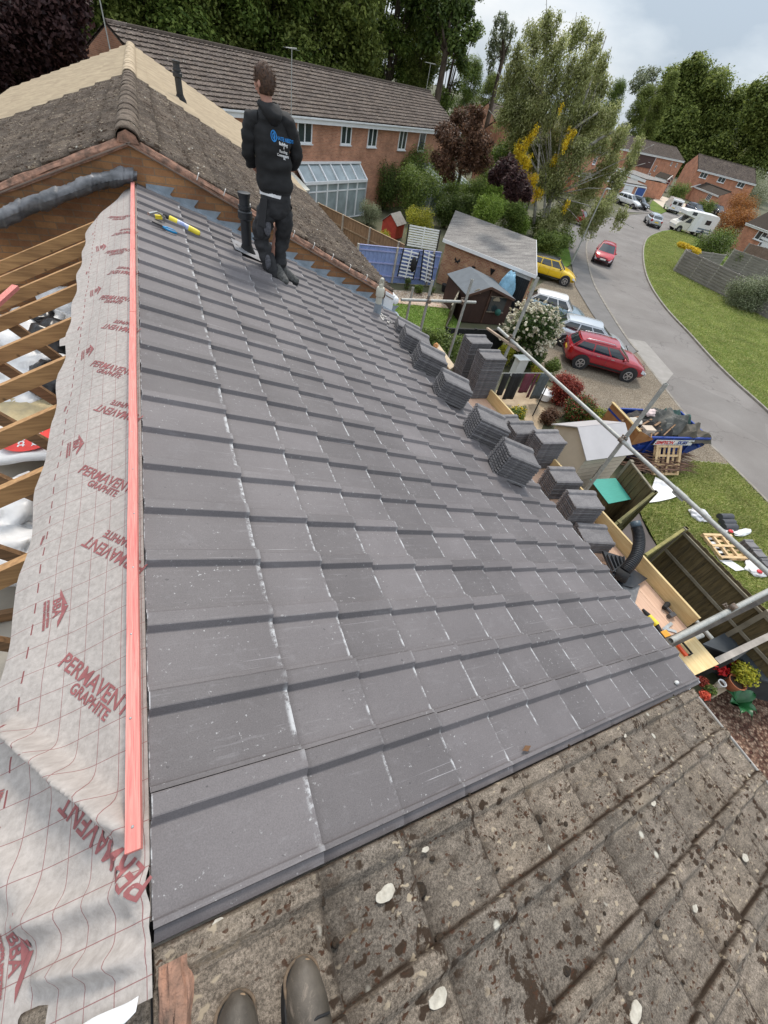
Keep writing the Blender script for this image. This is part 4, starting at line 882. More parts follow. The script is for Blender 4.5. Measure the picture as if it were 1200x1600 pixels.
verge = [(1033, 361), (1062, 358), (1088, 372), (1120, 385), (1290, 470)]
sheet('grass', None, .07, GRASS, raw=kr[::-1][0:] [::-1] + [gz(p) for p in ((1700, 900), (1700, 560), (1300, 450), (1150, 410), (1090, 373), (1062, 358))])
PV = [(886, 350), (880, 385), (888, 400), (893, 412), (898, 447), (925, 492), (960, 538), (985, 556)]
sheet('pavement', None, .045, PAVE, raw=[p for p in kl[6:9 * 6 + 1]] + [gz(p) for p in PV[::-1]])
sheet('driveway', None, .012, AGG, raw=[gz(p) for p in ((850, 440), (896, 437), (898, 447), (925, 492), (960, 538), (985, 556), (995, 550), (1036, 603), (1095, 678), (1137, 722), (1137, 728), (1083, 724), (1020, 760), (950, 660), (905, 620), (850, 590), (800, 520), (790, 480))])
sheet('grass', None, .05, GRASS, raw=[gz(p) for p in ((1137, 727), (1200, 792), (1290, 890), (1330, 980), (1250, 1010), (1110, 1010), (1013, 830), (985, 775), (1000, 745), (1083, 722))])
kerb([gz(p) for p in ((1083, 722), (1137, 727))], 'kerb', .1, .06)
sheet('grass', None, .055, GRASS2, raw=[gz(p) for p in ((847, 388), (876, 375), (889, 392), (893, 413), (882, 420), (845, 402), (835, 394))])
sheet('grass', None, .05, GRASS, raw=[gz(p) for p in ((1020, 313), (1043, 330), (1030, 336), (1012, 326))])
sheet('paving', None, .02, mat('far_drive', (.5, .42, .33), .9), raw=[gz(p) for p in ((1020, 313), (1043, 330), (1100, 335), (1060, 312), (1030, 306))])
sheet('path', None, .02, mat('path_asphalt', (.12, .1, .095), .95, c2=(.08, .07, .066), scale=2), raw=[gz(p) for p in ((985, 775), (1013, 835), (1060, 905), (1000, 960), (930, 860), (950, 790))])
sheet('lawn', None, .03, GRASS2, raw=[gz(p) for p in ((598, 468), (712, 480), (722, 500), (700, 555), (640, 580), (560, 520), (585, 460))])
sheet('gravel', None, .02, GRAV, raw=[gz(p) for p in ((600, 452), (716, 462), (714, 481), (598, 469), (560, 455))])
m = MB(); pp_ = [gz(p) for p in ((598, 470), (714, 482))]; m.beam(pp_[0] + Vector((0, 0, .03)), pp_[1] + Vector((0, 0, .03)), .5, .06); tag(m.build('path', mat('paving_slabs_pink', (.5, .33, .25), .9, c2=(.42, .36, .3), scale=2)), kind='structure')
sheet('terrace_paving', None, .015, mat('paving_beige', (.42, .33, .22), .9, c2=(.3, .22, .14), scale=2.5, bump=.5), raw=[gz(p) for p in ((775, 610), (850, 600), (905, 640), (850, 660), (830, 720), (760, 680))])
sheet('bark_bed', None, .02, BARKC, raw=[gz(p) for p in ((1095, 1085), (1178, 1050), (1330, 1130), (1420, 1400), (1190, 1330), (1090, 1200))])
sheet('patio', None, .025, mat('slate_patio', (.1, .125, .135), .7, c2=(.075, .09, .1), scale=2), raw=[gz(p) for p in ((1150, 1010), (1290, 960), (1500, 1100), (1400, 1280), (1178, 1078))])
sheet('apron', None, .008, mat('apron_concrete', (.3, .28, .26), .9, c2=(.24, .225, .205), scale=2), raw=[gz(p) for p in ((977, 528), (1008, 534), (1052, 584), (1036, 604), (995, 551))])
# white line across the side road
m = MB(); m.beam(gz((977, 337)) + Vector((0, 0, .006)), gz((1015, 333)) + Vector((0, 0, .006)), .1, .004); tag(m.build('road_joint', KERB), kind='structure')

# ------------------------------------------------------------------ cars
TYRE = mat('tyre_rubber', (.018, .018, .02), .8, .2, 20); RIM = mat('alloy_rim', (.5, .5, .52), .3, .1, 10, metal=.8); CGLASS = mat('car_glass', (.02, .026, .03), .05, .3, 1.5, spec=1.0)
TRIM = mat('black_trim', (.025, .025, .028), .5, .2, 10); LAMPW = mat('headlamp_clear', (.6, .63, .66), .1, .15, 30); LAMPR = mat('tail_lamp', (.4, .015, .015), .2, .15, 20); PLY = mat('plate_yellow', (.75, .5, .03), .5); PLW = mat('plate_white', (.75, .75, .72), .5)
def paint(name, c, metal=.0): 
    m_ = mat(name, c, .22, .05, 1.2, metal=metal); bs = [n for n in m_.node_tree.nodes if n.type == 'BSDF_PRINCIPLED'][0]; bs.inputs['Coat Weight'].default_value = .6; bs.inputs['Coat Roughness'].default_value = .06; return m_
def car(name, loc, rz, L, W, H, pt, label, cat='car', wb=None, belt=.58, hood=.56, xr0=-.47, xr1=-.38, xf1=.08, xf0=.24, roofm=None, clad=False, rails=False, ov=.8, grp=None, wr=.32, plate=True, stripe=False, rear_up=1.0, panel=False):
    t = thing(name, loc, label, cat, rz, grp); wb = wb or L * .62; zs0 = H * (belt + .035); zh = H * (hood - .01)
    xf = L / 2 - ov; xr = xf - wb
    def hw(x):
        a = abs(2 * x / L); return W / 2 * (1 - .26 * max(0, a - .58) ** 1.8 / .42 ** 1.8 * (1.0 if x > 0 else .75))
    def zsh(x):
        f = x / L
        if f > xf0 - .06: k = min(1, (f - xf0 + .06) / (.5 - xf0 + .06)); return zs0 + (zh - zs0) * min(1, k * 2.2) - .22 * H * max(0, k - .45) ** 1.4 * 2.0
        return zs0 + .02 * H * (1 if f < -.3 else 0)
    NX = 30; m = MB()
    xs = [-L / 2 + L * (.5 - .5 * math.cos(math.pi * (i / NX))) * 1.0 for i in range(NX + 1)]
    rings = []
    for i, x in enumerate(xs):
        w = hw(x); zs = zsh(x); e_ = max(0, abs(2 * x / L) - .93) / .07; zl = .2 * H + .06 * e_; w *= 1 - .10 * e_ ** 2; zs2 = zs - .07 * H * e_ ** 2
        crown = .035 * H
        pr = [(0, zl), (w * .80, zl), (w * .93, zl + .03), (w * .985, zl + .12 * H), (w, zl + (zs2 - zl) * .5), (w * .985, zl + (zs2 - zl) * .8), (w * .955, zs2 - .01), (w * .90, zs2 + crown * .4), (w * .5, zs2 + crown * .9), (0, zs2 + crown)]
        rings.append([Vector((x, y, z)) for y, z in pr])
    for sgn in (1, -1):
        for i in range(NX):
            for k in range(len(rings[0]) - 1):
                q = [rings[i][k], rings[i + 1][k], rings[i + 1][k + 1], rings[i][k + 1]]; q = [Vector((p.x, p.y * sgn, p.z)) for p in q]; m.face(q[::-1] if sgn > 0 else q)
        for i in (0, NX):
            for k in range(len(rings[0]) - 1):
                a, b_ = rings[i][k], rings[i][k + 1]; m.face([Vector((a.x, 0, a.z)), Vector((a.x, a.y * sgn, a.z)), Vector((b_.x, b_.y * sgn, b_.z)), Vector((b_.x, 0, b_.z))])
    o = m.build('body', pt, t, smooth=True)
    bm = bmesh.new(); bm.from_mesh(o.data); bmesh.ops.remove_doubles(bm, verts=bm.verts, dist=.002); bmesh.ops.recalc_face_normals(bm, faces=bm.faces); bm.to_mesh(o.data); bm.free(); o.data.polygons.foreach_set('use_smooth', [True] * len(o.data.polygons))
    # cabin: belt quad and roof quad
    def bp(f): x = f * L; return x, hw(x) * .93, zsh(x) + .012
    (x0, w0, z0), (x3, w3, z3) = bp(xr0), bp(xf0); x1, x2 = xr1 * L + .05, xf1 * L - .03; wt = W / 2 * .69; zr = H * .955; w0 *= .95
    B0, B1 = Vector((x0, w0, z0)), Vector((x3, w3 * .95, z3)); T0, T1 = Vector((x1, wt * .93, zr - .055 * H)), Vector((x2, wt, zr - .015 * H))
    def mir(p, s_): return Vector((p.x, p.y * s_, p.z))
    def side(u, v, s_=1, off=0):
        p = (B0.lerp(B1, u)).lerp(T0.lerp(T1, u), v); bul = .035 * math.sin(math.pi * v) + .05 * math.sin(math.pi * u) * (1 - v * .6); return Vector((p.x, (p.y + bul + off) * s_, p.z))
    def front(u, v, off=0):  # u across -1..1, v up
        p = B1.lerp(T1, v); return Vector((p.x + .10 * (1 - u * u) * 1.0 + off, p.y * u, p.z + off + .01 * (1 - u * u)))
    def rear(u, v, off=0):
        p = B0.lerp(T0, v); return Vector((p.x - .07 * (1 - u * u) - off, p.y * u, p.z + off * .5))
    def roof(u, v, off=0):
        p = T0.lerp(T1, v); x = p.x + .10 * (1 - u * u) * (v > .999) - .07 * (1 - u * u) * (v < .001)
        return Vector((p.x + (.10 * (1 - u * u)) * v ** 6 - .07 * (1 - u * u) * (1 - v) ** 6, p.y * u, p.z + .055 * H * (1 - abs(u) ** 2.0) * (.55 + .45 * math.sin(math.pi * v)) + .012 * math.sin(math.pi * v) + off))
    m = MB()
    for s_ in (1, -1): m.grid(lambda u, v: side(u, v, s_), 10, 6)
    m.grid(lambda u, v: front(u, v), 8, 5, -1, 1); m.grid(lambda u, v: rear(u, v), 8, 5, -1, 1)
    m.build('windows', CGLASS, t, smooth=True)
    m = MB(); m.grid(lambda u, v: roof(u, v, .008), 12, 14, -1, 1, 0, 1)
    rm_ = roofm or pt; m.build('roof', rm_, t, smooth=True)
    m = MB(); o1 = .012
    pil = [(0, .045), (.34, .37), (.66, .69), (.955, 1)] if not panel else [(0, .66), (.66, .69), (.955, 1)]
    for s_ in (1, -1):
        for a, b_ in pil: m.grid(lambda u, v: side(u, v, s_, o1), 1 if b_ - a < .1 else 6, 5, a, b_, 0, 1)
        m.grid(lambda u, v: side(u, v, s_, o1), 10, 1, 0, 1, .88, 1.02); m.grid(lambda u, v: side(u, v, s_, o1), 10, 1, 0, 1, -.03, .06)
        for e0, e1 in ((s_ * .90, s_ * 1.0),):
            m.grid(lambda u, v: front(u, v, .01), 1, 5, min(e0, e1), max(e0, e1), 0, 1); m.grid(lambda u, v: rear(u, v, .01), 1, 5, min(e0, e1), max(e0, e1), 0, 1)
    m.grid(lambda u, v: rear(u, v, .01), 8, 1, -1, 1, .86, 1.03); m.grid(lambda u, v: rear(u, v, .01), 8, 1 if not panel else 5, -1, 1, -.05, .1 if not panel else 1)
    m.grid(lambda u, v: front(u, v, .01), 8, 1, -1, 1, .94, 1.03)
    m.build('pillars', roofm if roofm and 'white' in roofm.name else pt, t, smooth=True)
    # wheels and arches
    for x in (xf, xr):
        for s_ in (1, -1):
            y = hw(x) * s_; m = MB(); 
            m.tube([(x, y - s_ * .25, wr + .02), (x, y + s_ * .008, wr + .02)], wr * 1.13, 24); m.build('wheel_arch', TRIM, t)
            m = MB((x, y, wr)); m.tube([(x, y - s_ * .2, wr), (x, y - s_ * .01, wr), (x, y + s_ * .014, wr)], [wr, wr, wr * .93], 24); wh = m.build('wheel', TYRE, t, loc=(x, y, wr), smooth='auto')
            m = MB(); rr = wr * .66; m.tube([(0, s_ * .005, 0), (0, s_ * .018, 0)], [rr, rr * .95], 20)
            m2 = MB(); m2.tube([(0, s_ * .016, 0), (0, s_ * .02, 0)], [rr * .8, rr * .8], 20); 
            for k in range(5):
                a = k * 1.2566; m.beam((.02 * math.cos(a), s_ * .024, .02 * math.sin(a)), (rr * .92 * math.cos(a), s_ * .024, rr * .92 * math.sin(a)), .012, rr * .24, (0, 1, 0)) if False else m.box((rr * .5 * math.cos(a), s_ * .024, rr * .5 * math.sin(a)), (rr * .95, .012, rr * .22), (Vector((math.cos(a), 0, math.sin(a))), Vector((0, 1, 0)), Vector((-math.sin(a), 0, math.cos(a)))))
            m2.build('rim_well', TRIM, wh); m.build('rim', RIM, wh, smooth='auto')
    # bumpers, sills, lamps, mirrors, handles, plates
    def bodypt(x, k, s_, off=.004):
        w = hw(x); e_ = max(0, abs(2 * x / L) - .93) / .07; zl = .2 * H + .06 * e_; w *= 1 - .1 * e_ ** 2; zs = zsh(x) - .07 * H * e_ ** 2
        kk = [(.80, zl), (.93, zl + .03), (.985, zl + .12 * H), (1, zl + (zs - zl) * .5), (.985, zl + (zs - zl) * .8), (.955, zs - .01), (.9, zs + .014 * H)]
        i = min(5, int(k)); f = k - i; a, b_ = kk[i], kk[i + 1]; return Vector((x, (w * (a[0] + (b_[0] - a[0]) * f) + off) * s_, a[1] + (b_[1] - a[1]) * f))
    def ss(s_, x0, x1, k0, k1, off=.006, n=8): m.grid(lambda u, v: bodypt(u, v, s_, off), n, 3, x0, x1, k0, k1)
    m = MB()
    for s_ in (1, -1): ss(s_, xr + wr * 1.05, xf - wr * 1.05, 0, 1.5 if not clad else 2.1, .012)
    m.grid(lambda u, v: Vector((L / 2 + .006, u, v)), 2, 1, -W * .3, W * .3, .24 * H, .33 * H); m.grid(lambda u, v: Vector((-L / 2 - .006, u, v)), 2, 1, -W * .36, W * .36, .21 * H, .3 * H)
    m.grid(lambda u, v: Vector((L / 2 + .008, u, v)), 2, 1, -W * .22, W * .22, .40 * H, .44 * H)
    if clad:
        for x in (xf, xr):
            for s_ in (1, -1):
                for k in range(12):
                    a0, a1 = math.pi * k / 12, math.pi * (k + 1) / 12; R0, R1 = wr * 1.08, wr * 1.26; y = (hw(x) + .014) * s_
                    q = [Vector((x + R0 * math.cos(a0), y, wr + .02 + R0 * math.sin(a0))), Vector((x + R1 * math.cos(a0), y, wr + .02 + R1 * math.sin(a0))), Vector((x + R1 * math.cos(a1), y, wr + .02 + R1 * math.sin(a1))), Vector((x + R0 * math.cos(a1), y, wr + .02 + R0 * math.sin(a1)))]; m.face(q if s_ < 0 else q[::-1])
    m.build('trim', TRIM, t)
    # door shut lines
    m = MB()
    for s_ in (1, -1):
        for x in (x0 + .62 * (x3 - x0), x0 + .35 * (x3 - x0), xf - wr * 1.3):
            m.grid(lambda u, v: bodypt(u, v, s_, .004), 1, 10, x - .006, x + .006, 1.4, 5.4)
    m.build('shut_lines', TRIM, t)
    for s_ in (1, -1):
        m = MB(); m.grid(lambda u, v: bodypt(u, v, s_, .008) + Vector((.004, 0, 0)), 6, 3, L * .43, L * .498, 3.3, 4.9); m.box((L * .498, s_ * W * .33, zsh(L * .49) - .11), (.02, W * .14, .09)); m.build('headlight', LAMPW, t, smooth=True)
        m = MB(); m.grid(lambda u, v: bodypt(u, v, s_, .008), 5, 4, -L * .499, -L * .455, 3.2, 5.6); m.box((-L * .5, s_ * W * .36, zsh(-L * .49) - .14), (.024, W * .12, .17)); m.build('tail_light', LAMPR, t, smooth=True)
        m = MB(); mpos = side(.93, .12, s_, .09); m.ball(mpos, (.06, .085, .06), 10, 6); m.build('mirror', roofm or pt, t, smooth=True)
        for xx in (.42, .68):
            if panel and xx < .5: continue
            m = MB(); p = bodypt(x0 + (x3 - x0) * xx + .1, 4.55, s_, .018); m.box(p, (.16, .02, .03)); m.build('door_handle', pt if not clad else RIM, t, bevel=.006)
    if plate:
        m = MB(); m.box((-L / 2 - .012, 0, .44 * H), (.012, .5, .11)); m.build('number_plate', PLY, t); m = MB(); m.box((L / 2 + .014, 0, .34 * H), (.012, .5, .11)); m.build('number_plate', PLW, t)
    m = MB(); m.tube([(L / 2 + .006, 0, .475 * H), (L / 2 + .016, 0, .475 * H)], .045, 14); m.build('badge', RIM, t)
    if rails:
        for s_ in (1, -1):
            m = MB(); pts = [roof(.84 * s_, .08, .0), roof(.84 * s_, .14, .05), roof(.84 * s_, .5, .055), roof(.84 * s_, .84, .05), roof(.84 * s_, .92, .0)]; m.tube(pts, .017, 8); m.build('roof_rail', RIM, t, smooth=True)
    return t
RED = paint('paint_dark_red', (.33, .014, .024), .1); RED2 = paint('paint_bright_red', (.5, .02, .03)); SILV = paint('paint_silver', (.5, .53, .56), .35); YELP = paint('paint_yellow', (.8, .52, .01)); WHP = paint('paint_white', (.75, .76, .76)); BLUEG = paint('paint_grey_blue', (.2, .27, .31), .4); BLKP = paint('paint_black', (.012, .013, .015)); DGREY = paint('paint_dark_grey', (.09, .095, .1), .3); NAVY = paint('paint_navy', (.015, .025, .05))
h0 = math.atan2(12.54 - 13.88, 20.02 - 17.99); mid = Vector((19.0, 13.21, 0)); lf = Vector((-math.sin(h0), math.cos(h0), 0)); fw = Vector((math.cos(h0), math.sin(h0), 0)); DC = mid + lf * .88 - fw * .0
car('red_crossover', DC, h0, 4.05, 1.76, 1.46, RED, 'dark red crossover car with silver roof rails parked nearest the skip', wb=2.45, belt=.60, hood=.62, xr0=-.47, xr1=-.40, xf1=.06, xf0=.23, clad=True, rails=True, wr=.335, ov=.82)
SV = (gz((868, 512), .5) + gz((980, 548), .5)) / 2
car('silver_hatchback', DC + lf * 2.15 - fw * .5, h0 - .06, 4.15, 1.74, 1.46, SILV, 'silver white hatchback parked between the dark red car and the mini', wb=2.55, xr0=-.48, xr1=-.36, xf1=.06, xf0=.26, wr=.32)
MR = (gz((850, 450), 1.38) + gz((900, 472), 1.38)) / 2
car('small_hatchback', DC + lf * 5.3 - fw * 2.1, h0 - .1, 3.75, 1.68, 1.42, BLUEG, 'small grey blue car with a white roof parked behind the white rose bush', wb=2.45, xr0=-.46, xr1=-.36, xf1=.08, xf0=.22, roofm=paint('paint_roof_white', (.8, .8, .8)), belt=.60, wr=.31, ov=.62)
YA, YB = gz((840, 431), .2), gz((868, 439), .2); hy = math.atan2(YB.y - YA.y, YB.x - YA.x) - .03; fy = Vector((math.cos(hy), math.sin(hy), 0)); ly = Vector((-math.sin(hy), math.cos(hy), 0)); YW = gz((878, 447), 0)
car('yellow_hatchback', YW + ly * .86 - fy * 1.2, hy, 3.95, 1.74, 1.46, YELP, 'bright yellow hatchback with a black roof parked beside the garage', wb=2.46, roofm=BLKP, belt=.60, xr0=-.45, xr1=-.38, xf1=.09, xf0=.23, wr=.33, ov=.74)
ra, rb = gz((938, 419)), gz((950, 388), .5); hr = math.atan2(ra.y - rb.y, ra.x - rb.x)
fr = Vector((math.cos(hr), math.sin(hr), 0)); car('red_hatchback', gz((937, 415)) - fr * 2.0, hr, 4.0, 1.74, 1.46, RED2, 'bright red hatchback driving down the road towards the camera', xr0=-.46, xr1=-.36, xf1=.06, xf0=.26)
def farcar(px, ang, L, W, H, pt, label, name='parked_car', **k): return car(name, gz(px), ang, L, W, H, pt, label, **k)
sa, sb2 = gz((1014, 361)), gz((1024, 352), .3); hs = math.atan2(sb2.y - sa.y, sb2.x - sa.x)
farcar((1017, 352), R_(52), 4.2, 1.8, 1.5, SILV, 'silver car driving away up the road by the grass bend', 'silver_car')
farcar((978, 322), R_(-70), 4.3, 1.82, 1.65, WHP, 'white people carrier parked by the grey and white garage doors', 'white_car')
farcar((994, 324), R_(-75), 4.0, 1.75, 1.5, BLKP, 'black hatchback parked beside the white people carrier', 'black_car')
farcar((1082, 334), R_(-105), 4.3, 1.8, 1.6, NAVY, 'dark navy car parked behind the white van', 'navy_car')
farcar((1117, 334), R_(-110), 4.4, 1.8, 1.5, BLKP, 'dark car parked under the brick porch behind the motorhome', 'dark_car')
farcar((1020, 305), R_(-100), 4.3, 1.8, 1.5, DGREY, 'dark grey car parked beyond the blue garage door', 'grey_car')
farcar((900, 350), R_(-60), 3.8, 1.7, 1.45, RED, 'red car mostly hidden behind the birch branches', 'red_car')
farcar((1160, 345), R_(-140), 4.2, 1.75, 1.45, NAVY, 'dark blue car by the low extension at the right edge', 'blue_car')
# white panel van
def van(loc, rz):
    t = thing('white_van', loc, 'white panel van parked with its rear doors facing the road', 'van', rz); L, W, H = 4.9, 1.95, 1.95
    m = MB(); prof = [(-L / 2, .35), (-L / 2, H - .12), (-L / 2 + .12, H), (L * .14, H), (L * .2, H - .06), (L * .34, 1.15), (L / 2 - .1, .98), (L / 2, .7), (L / 2, .35)]
    for s_ in (1, -1):
        q = [(x, s_ * W / 2 * (.93 if z > 1.2 else 1), z) for x, z in prof]; m.face(q if s_ < 0 else q[::-1])
    for i in range(len(prof)):
        a, b_ = prof[i], prof[(i + 1) % len(prof)]; wa = W / 2 * (.93 if a[1] > 1.2 else 1); wb_ = W / 2 * (.93 if b_[1] > 1.2 else 1); m.face([(a[0], -wa, a[1]), (a[0], wa, a[1]), (b_[0], wb_, b_[1]), (b_[0], -wb_, b_[1])])
    m.build('body', WHP, t, bevel=.05)
    m = MB(); m.grid(lambda u, v: Vector((L * .205 + (L * .13) * (1 - v) + .02, u * W * .42, 1.2 + (H - .12 - 1.2) * v + .02)), 4, 3, -1, 1)
    for s_ in (1, -1): m.slab([(L * .08, s_ * W * .472, 1.2), (L * .3, s_ * W * .485, 1.2), (L * .19, s_ * W * .468, H - .2), (L * .08, s_ * W * .468, H - .2)], .01)
    for s_ in (1, -1): m.slab([(-L / 2 - .01, s_ * .1, 1.2), (-L / 2 - .01, s_ * .75, 1.2), (-L / 2 - .01, s_ * .72, H - .3), (-L / 2 - .01, s_ * .1, H - .3)], .008)
    m.build('windows', CGLASS, t)
    m = MB(); m.box((-L / 2 - .01, 0, 1.1), (.01, .015, 1.5)); m.box((-L / 2 - .03, 0, .4), (.08, W * .96, .16)); m.build('trim', TRIM, t)
    for s_ in (1, -1):
        m = MB(); m.box((-L / 2 - .01, s_ * W * .45, 1.0), (.03, .1, .4)); m.build('tail_light', LAMPR, t)
        for x in (-L * .3, L * .32):
            m = MB((x, s_ * W * .46, .33)); m.tube([(x, s_ * W * .4, .33), (x, s_ * W * .505, .33)], .33, 20); w_ = m.build('wheel', TYRE, t, loc=(x, s_ * W * .46, .33)); m = MB(); m.tube([(0, s_ * .1, 0), (0, s_ * .115, 0)], .2, 16); m.build('rim', RIM, w_)
    m = MB(); m.box((-L / 2 - .02, .3, .75), (.012, .5, .11)); m.build('number_plate', PLY, t)
    return t
vr = gz((1048, 333)); van(vr + Vector((1.7, 1.7, 0)), R_(50))
def motorhome(loc, rz):
    t = thing('motorhome', loc, 'cream coachbuilt motorhome parked side on at the end of the grass', 'motorhome', rz); L, W = 5.6, 2.1
    CRM = mat('motorhome_cream', (.7, .66, .58), .35, .05, 2)
    m = MB(); body = [(-L / 2, .45), (-L / 2, 2.42), (-L / 2 + .25, 2.6), (L * .28, 2.6), (L * .42, 2.48), (L * .42, 2.1), (L * .2, 1.95), (L * .14, 1.9), (L * .14, .45)]
    for s_ in (1, -1): q = [(x, s_ * W / 2, z) for x, z in body]; m.face(q if s_ < 0 else q[::-1])
    for i in range(len(body)): a, b_ = body[i], body[(i + 1) % len(body)]; m.face([(a[0], -W / 2, a[1]), (a[0], W / 2, a[1]), (b_[0], W / 2, b_[1]), (b_[0], -W / 2, b_[1])])
    m.build('coach_body', mat('motorhome_white', (.76, .76, .74), .35, .05, 2), t, bevel=.05)
    m = MB(); cab = [(L * .141, .45), (L * .141, 1.9), (L * .23, 1.93), (L * .35, 1.3), (L * .47, 1.1), (L * .5, .8), (L * .5, .4)]
    for s_ in (1, -1): q = [(x, s_ * W * .43, z) for x, z in cab]; m.face(q if s_ < 0 else q[::-1])
    for i in range(len(cab)): a, b_ = cab[i], cab[(i + 1) % len(cab)]; m.face([(a[0], -W * .43, a[1]), (a[0], W * .43, a[1]), (b_[0], W * .43, b_[1]), (b_[0], -W * .43, b_[1])])
    m.build('cab', CRM, t, bevel=.04)
    m = MB()
    for s_ in (1, -1):
        m.slab([(L * .16, s_ * (W * .43 + .006), 1.25), (L * .32, s_ * (W * .43 + .006), 1.25), (L * .23, s_ * (W * .43 + .006), 1.8), (L * .16, s_ * (W * .43 + .006), 1.8)], .008)
        m.box((-L * .26, s_ * (W / 2 + .004), 1.75), (.8, .02, .5)); m.box((L * .2, s_ * (W / 2 + .004), 2.35), (.7, .02, .35))
    m.slab([(L * .355, -.7, 1.33), (L * .355, .7, 1.33), (L * .24, .65, 1.88), (L * .24, -.65, 1.88)], .01)
    m.build('window', CGLASS, t)
    m = MB(); m.box((-L * .02, -W / 2 - .006, 1.35), (.62, .02, 1.7)); m.box((-L * .02, W / 2 + .006, 1.35), (.62, .02, 1.7)); m.build('door', WHITE, t, bevel=.02)
    m = MB(); 
    for s_ in (1, -1): m.box((-L * .22, s_ * (W / 2 + .005), .95), (L * .5, .015, .16)); m.box((-L * .22, s_ * (W / 2 + .005), .62), (L * .45, .015, .2))
    m.build('stripe', mat('stripe_blue_grey', (.16, .2, .24), .5), t)
    for s_ in (1, -1):
        for x in (-L * .24, L * .36):
            m = MB(); m.tube([(x, s_ * W * .3, .42), (x, s_ * W * (.435 if x > 0 else .504), .42)], .43, 20); m.build('wheel_arch', TRIM, t)
            yy = s_ * W * (.43 if x > 0 else .5); m = MB((x, yy, .34)); m.tube([(x, yy - s_ * .2, .34), (x, yy + s_ * .03, .34)], .34, 20); w_ = m.build('wheel', TYRE, t, loc=(x, yy, .34)); m = MB(); m.tube([(0, s_ * .03, 0), (0, s_ * .045, 0)], .2, 16); m.build('rim', RIM, w_)
    m = MB(); m.box((L * .5, .6, .72), (.03, .25, .16)); m.box((L * .5, -.6, .72), (.03, .25, .16)); m.build('headlight', LAMPW, t)
    return t
ma, mb_ = gz((1058, 363)), gz((1093, 371)); hm_ = math.atan2(ma.y - mb_.y, ma.x - mb_.x); fm = Vector((math.cos(hm_), math.sin(hm_), 0)); motorhome(ma - fm * 2.0 + Vector((-fm.y, fm.x, 0)) * -.9, hm_)

# ------------------------------------------------------------------ street lamps
def lamp(px, H, label):
    b0 = gz(px); t = thing('street_lamp', b0, label, 'street lamp'); m = MB(); m.tube([(0, 0, 0), (0, 0, 1.2), (0, 0, 1.21), (0, 0, H)], [.085, .085, .055, .045], 12); m.build('column', GALV, t, smooth='auto')
    m = MB(); m.box((.0, 0, .6), (.09, .18, .5)); m.build('access_door', GALV, t)
    m = MB(); m.tube([(0, 0, H - .1), (.25, .1, H), (.35, .13, H)], .03, 8); m.build('bracket', GALV, t, smooth=True)
    m = MB(); m.ball((.5, .2, H), (.28, .1, .06), 12, 6); m.build('lantern', mat('lantern_grey', (.5, .5, .48), .4), t, smooth=True)
lamp((892, 413), 5.2, 'grey street lamp standing on the pavement near the yellow car'); lamp((966, 299), 5.0, 'grey street lamp standing at the far garages')
# ------------------------------------------------------------------ fences, sheds, garage, skip
FENCED = woodmat('fence_dark', (.16, .12, .055), (.055, .043, .024), (5, 5, .5), 3, .9, False)
FENCER = mat('fence_rail_grey', (.27, .24, .18), .9, c2=(.17, .15, .11), scale=4)
FENCEG = woodmat('fence_green_stained', (.15, .13, .05), (.07, .075, .03), (1, 1, 6), 2, .9, False)
FENCEB = woodmat('fence_brown', (.33, .2, .11), (.2, .12, .065), (4, 4, .6), 3, .85, False)
FENCEL = woodmat('fence_lavender', (.27, .35, .62), (.2, .27, .5), (4, 4, .6), 3, .8, False)
FENCEW = woodmat('fence_weathered', (.3, .27, .25), (.15, .135, .125), (.6, .6, 14), 2, .95, False)
POSTC = mat('concrete_post', (.5, .47, .42), .9, c2=(.36, .33, .29), scale=5)
def fence(a, b_, h, bm_, rm_, label, rails=(.3, 1.0, 1.65), side=1, post=1.83, name='fence', board=.12, group=None, cap=True, postm=None, horiz=False, dep=0, z0=0):
    a = Vector((a[0], a[1], z0)); b_ = Vector((b_[0], b_[1], z0)); d = (b_ - a); L = d.length; d.normalize(); n = Vector((-d.y, d.x, 0)) * side
    t = thing(name, a, label, 'fence', 0, group)
    r = random.Random(int(L * 100)); m = MB(a)
    if not horiz:
        k = 0; x = 0
        while x < L - .02:
            w = min(board, L - x); m.box(a + d * (x + w / 2) + n * (-.018 - .018 * (k % 2)) + Vector((0, 0, h / 2 + r.uniform(-.008, .008))), (w + .01, .014, h), (d, n, Vector((0, 0, 1)))); x += board; k += 1
    else:
        z = .03; k = 0
        while z < h:
            m.box(a + d * (L / 2) + n * (-.02 - .03 * (k % 2)) + Vector((0, 0, z + .06)), (L, .014, .115), (d, n, Vector((0, 0, 1)))); z += .115; k += 1
    m.build('boards', bm_, t)
    for z in rails:
        if z > h: continue
        m = MB(a); m.beam(a + n * .015 + Vector((0, 0, z)), b_ + n * .015 + Vector((0, 0, z)), .04, .07); m.build('rail', rm_, t)
    x = 0
    while x <= L + .05:
        m = MB(a); p = a + d * min(x, L); m.box(p + n * .02 + Vector((0, 0, h / 2 + .03)), (.1, .11, h + .06), (d, n, Vector((0, 0, 1)))); m.build('post', postm or rm_, t); x += post
    if cap: m = MB(a); m.beam(a + Vector((0, 0, h + .02)), b_ + Vector((0, 0, h + .02)), .07, .03); m.build('capping', rm_, t)
    return t
HF = 2.0
fa, fb_, fc = gz((1071, 827), HF), gz((1172, 929), HF), gz((1300, 1060), HF)
d_ = (fb_ - fa).normalized(); fence(fa, fa + d_ * 3.5, HF, FENCED, FENCER, 'long dark boarded fence with grey rails between the lawn and the scaffold', side=-1, rails=(.5, 1.2, 1.9), post=2.4, cap=False)
n_ = Vector((-d_.y, d_.x, 0)); gq = gz((1008, 868), HF)
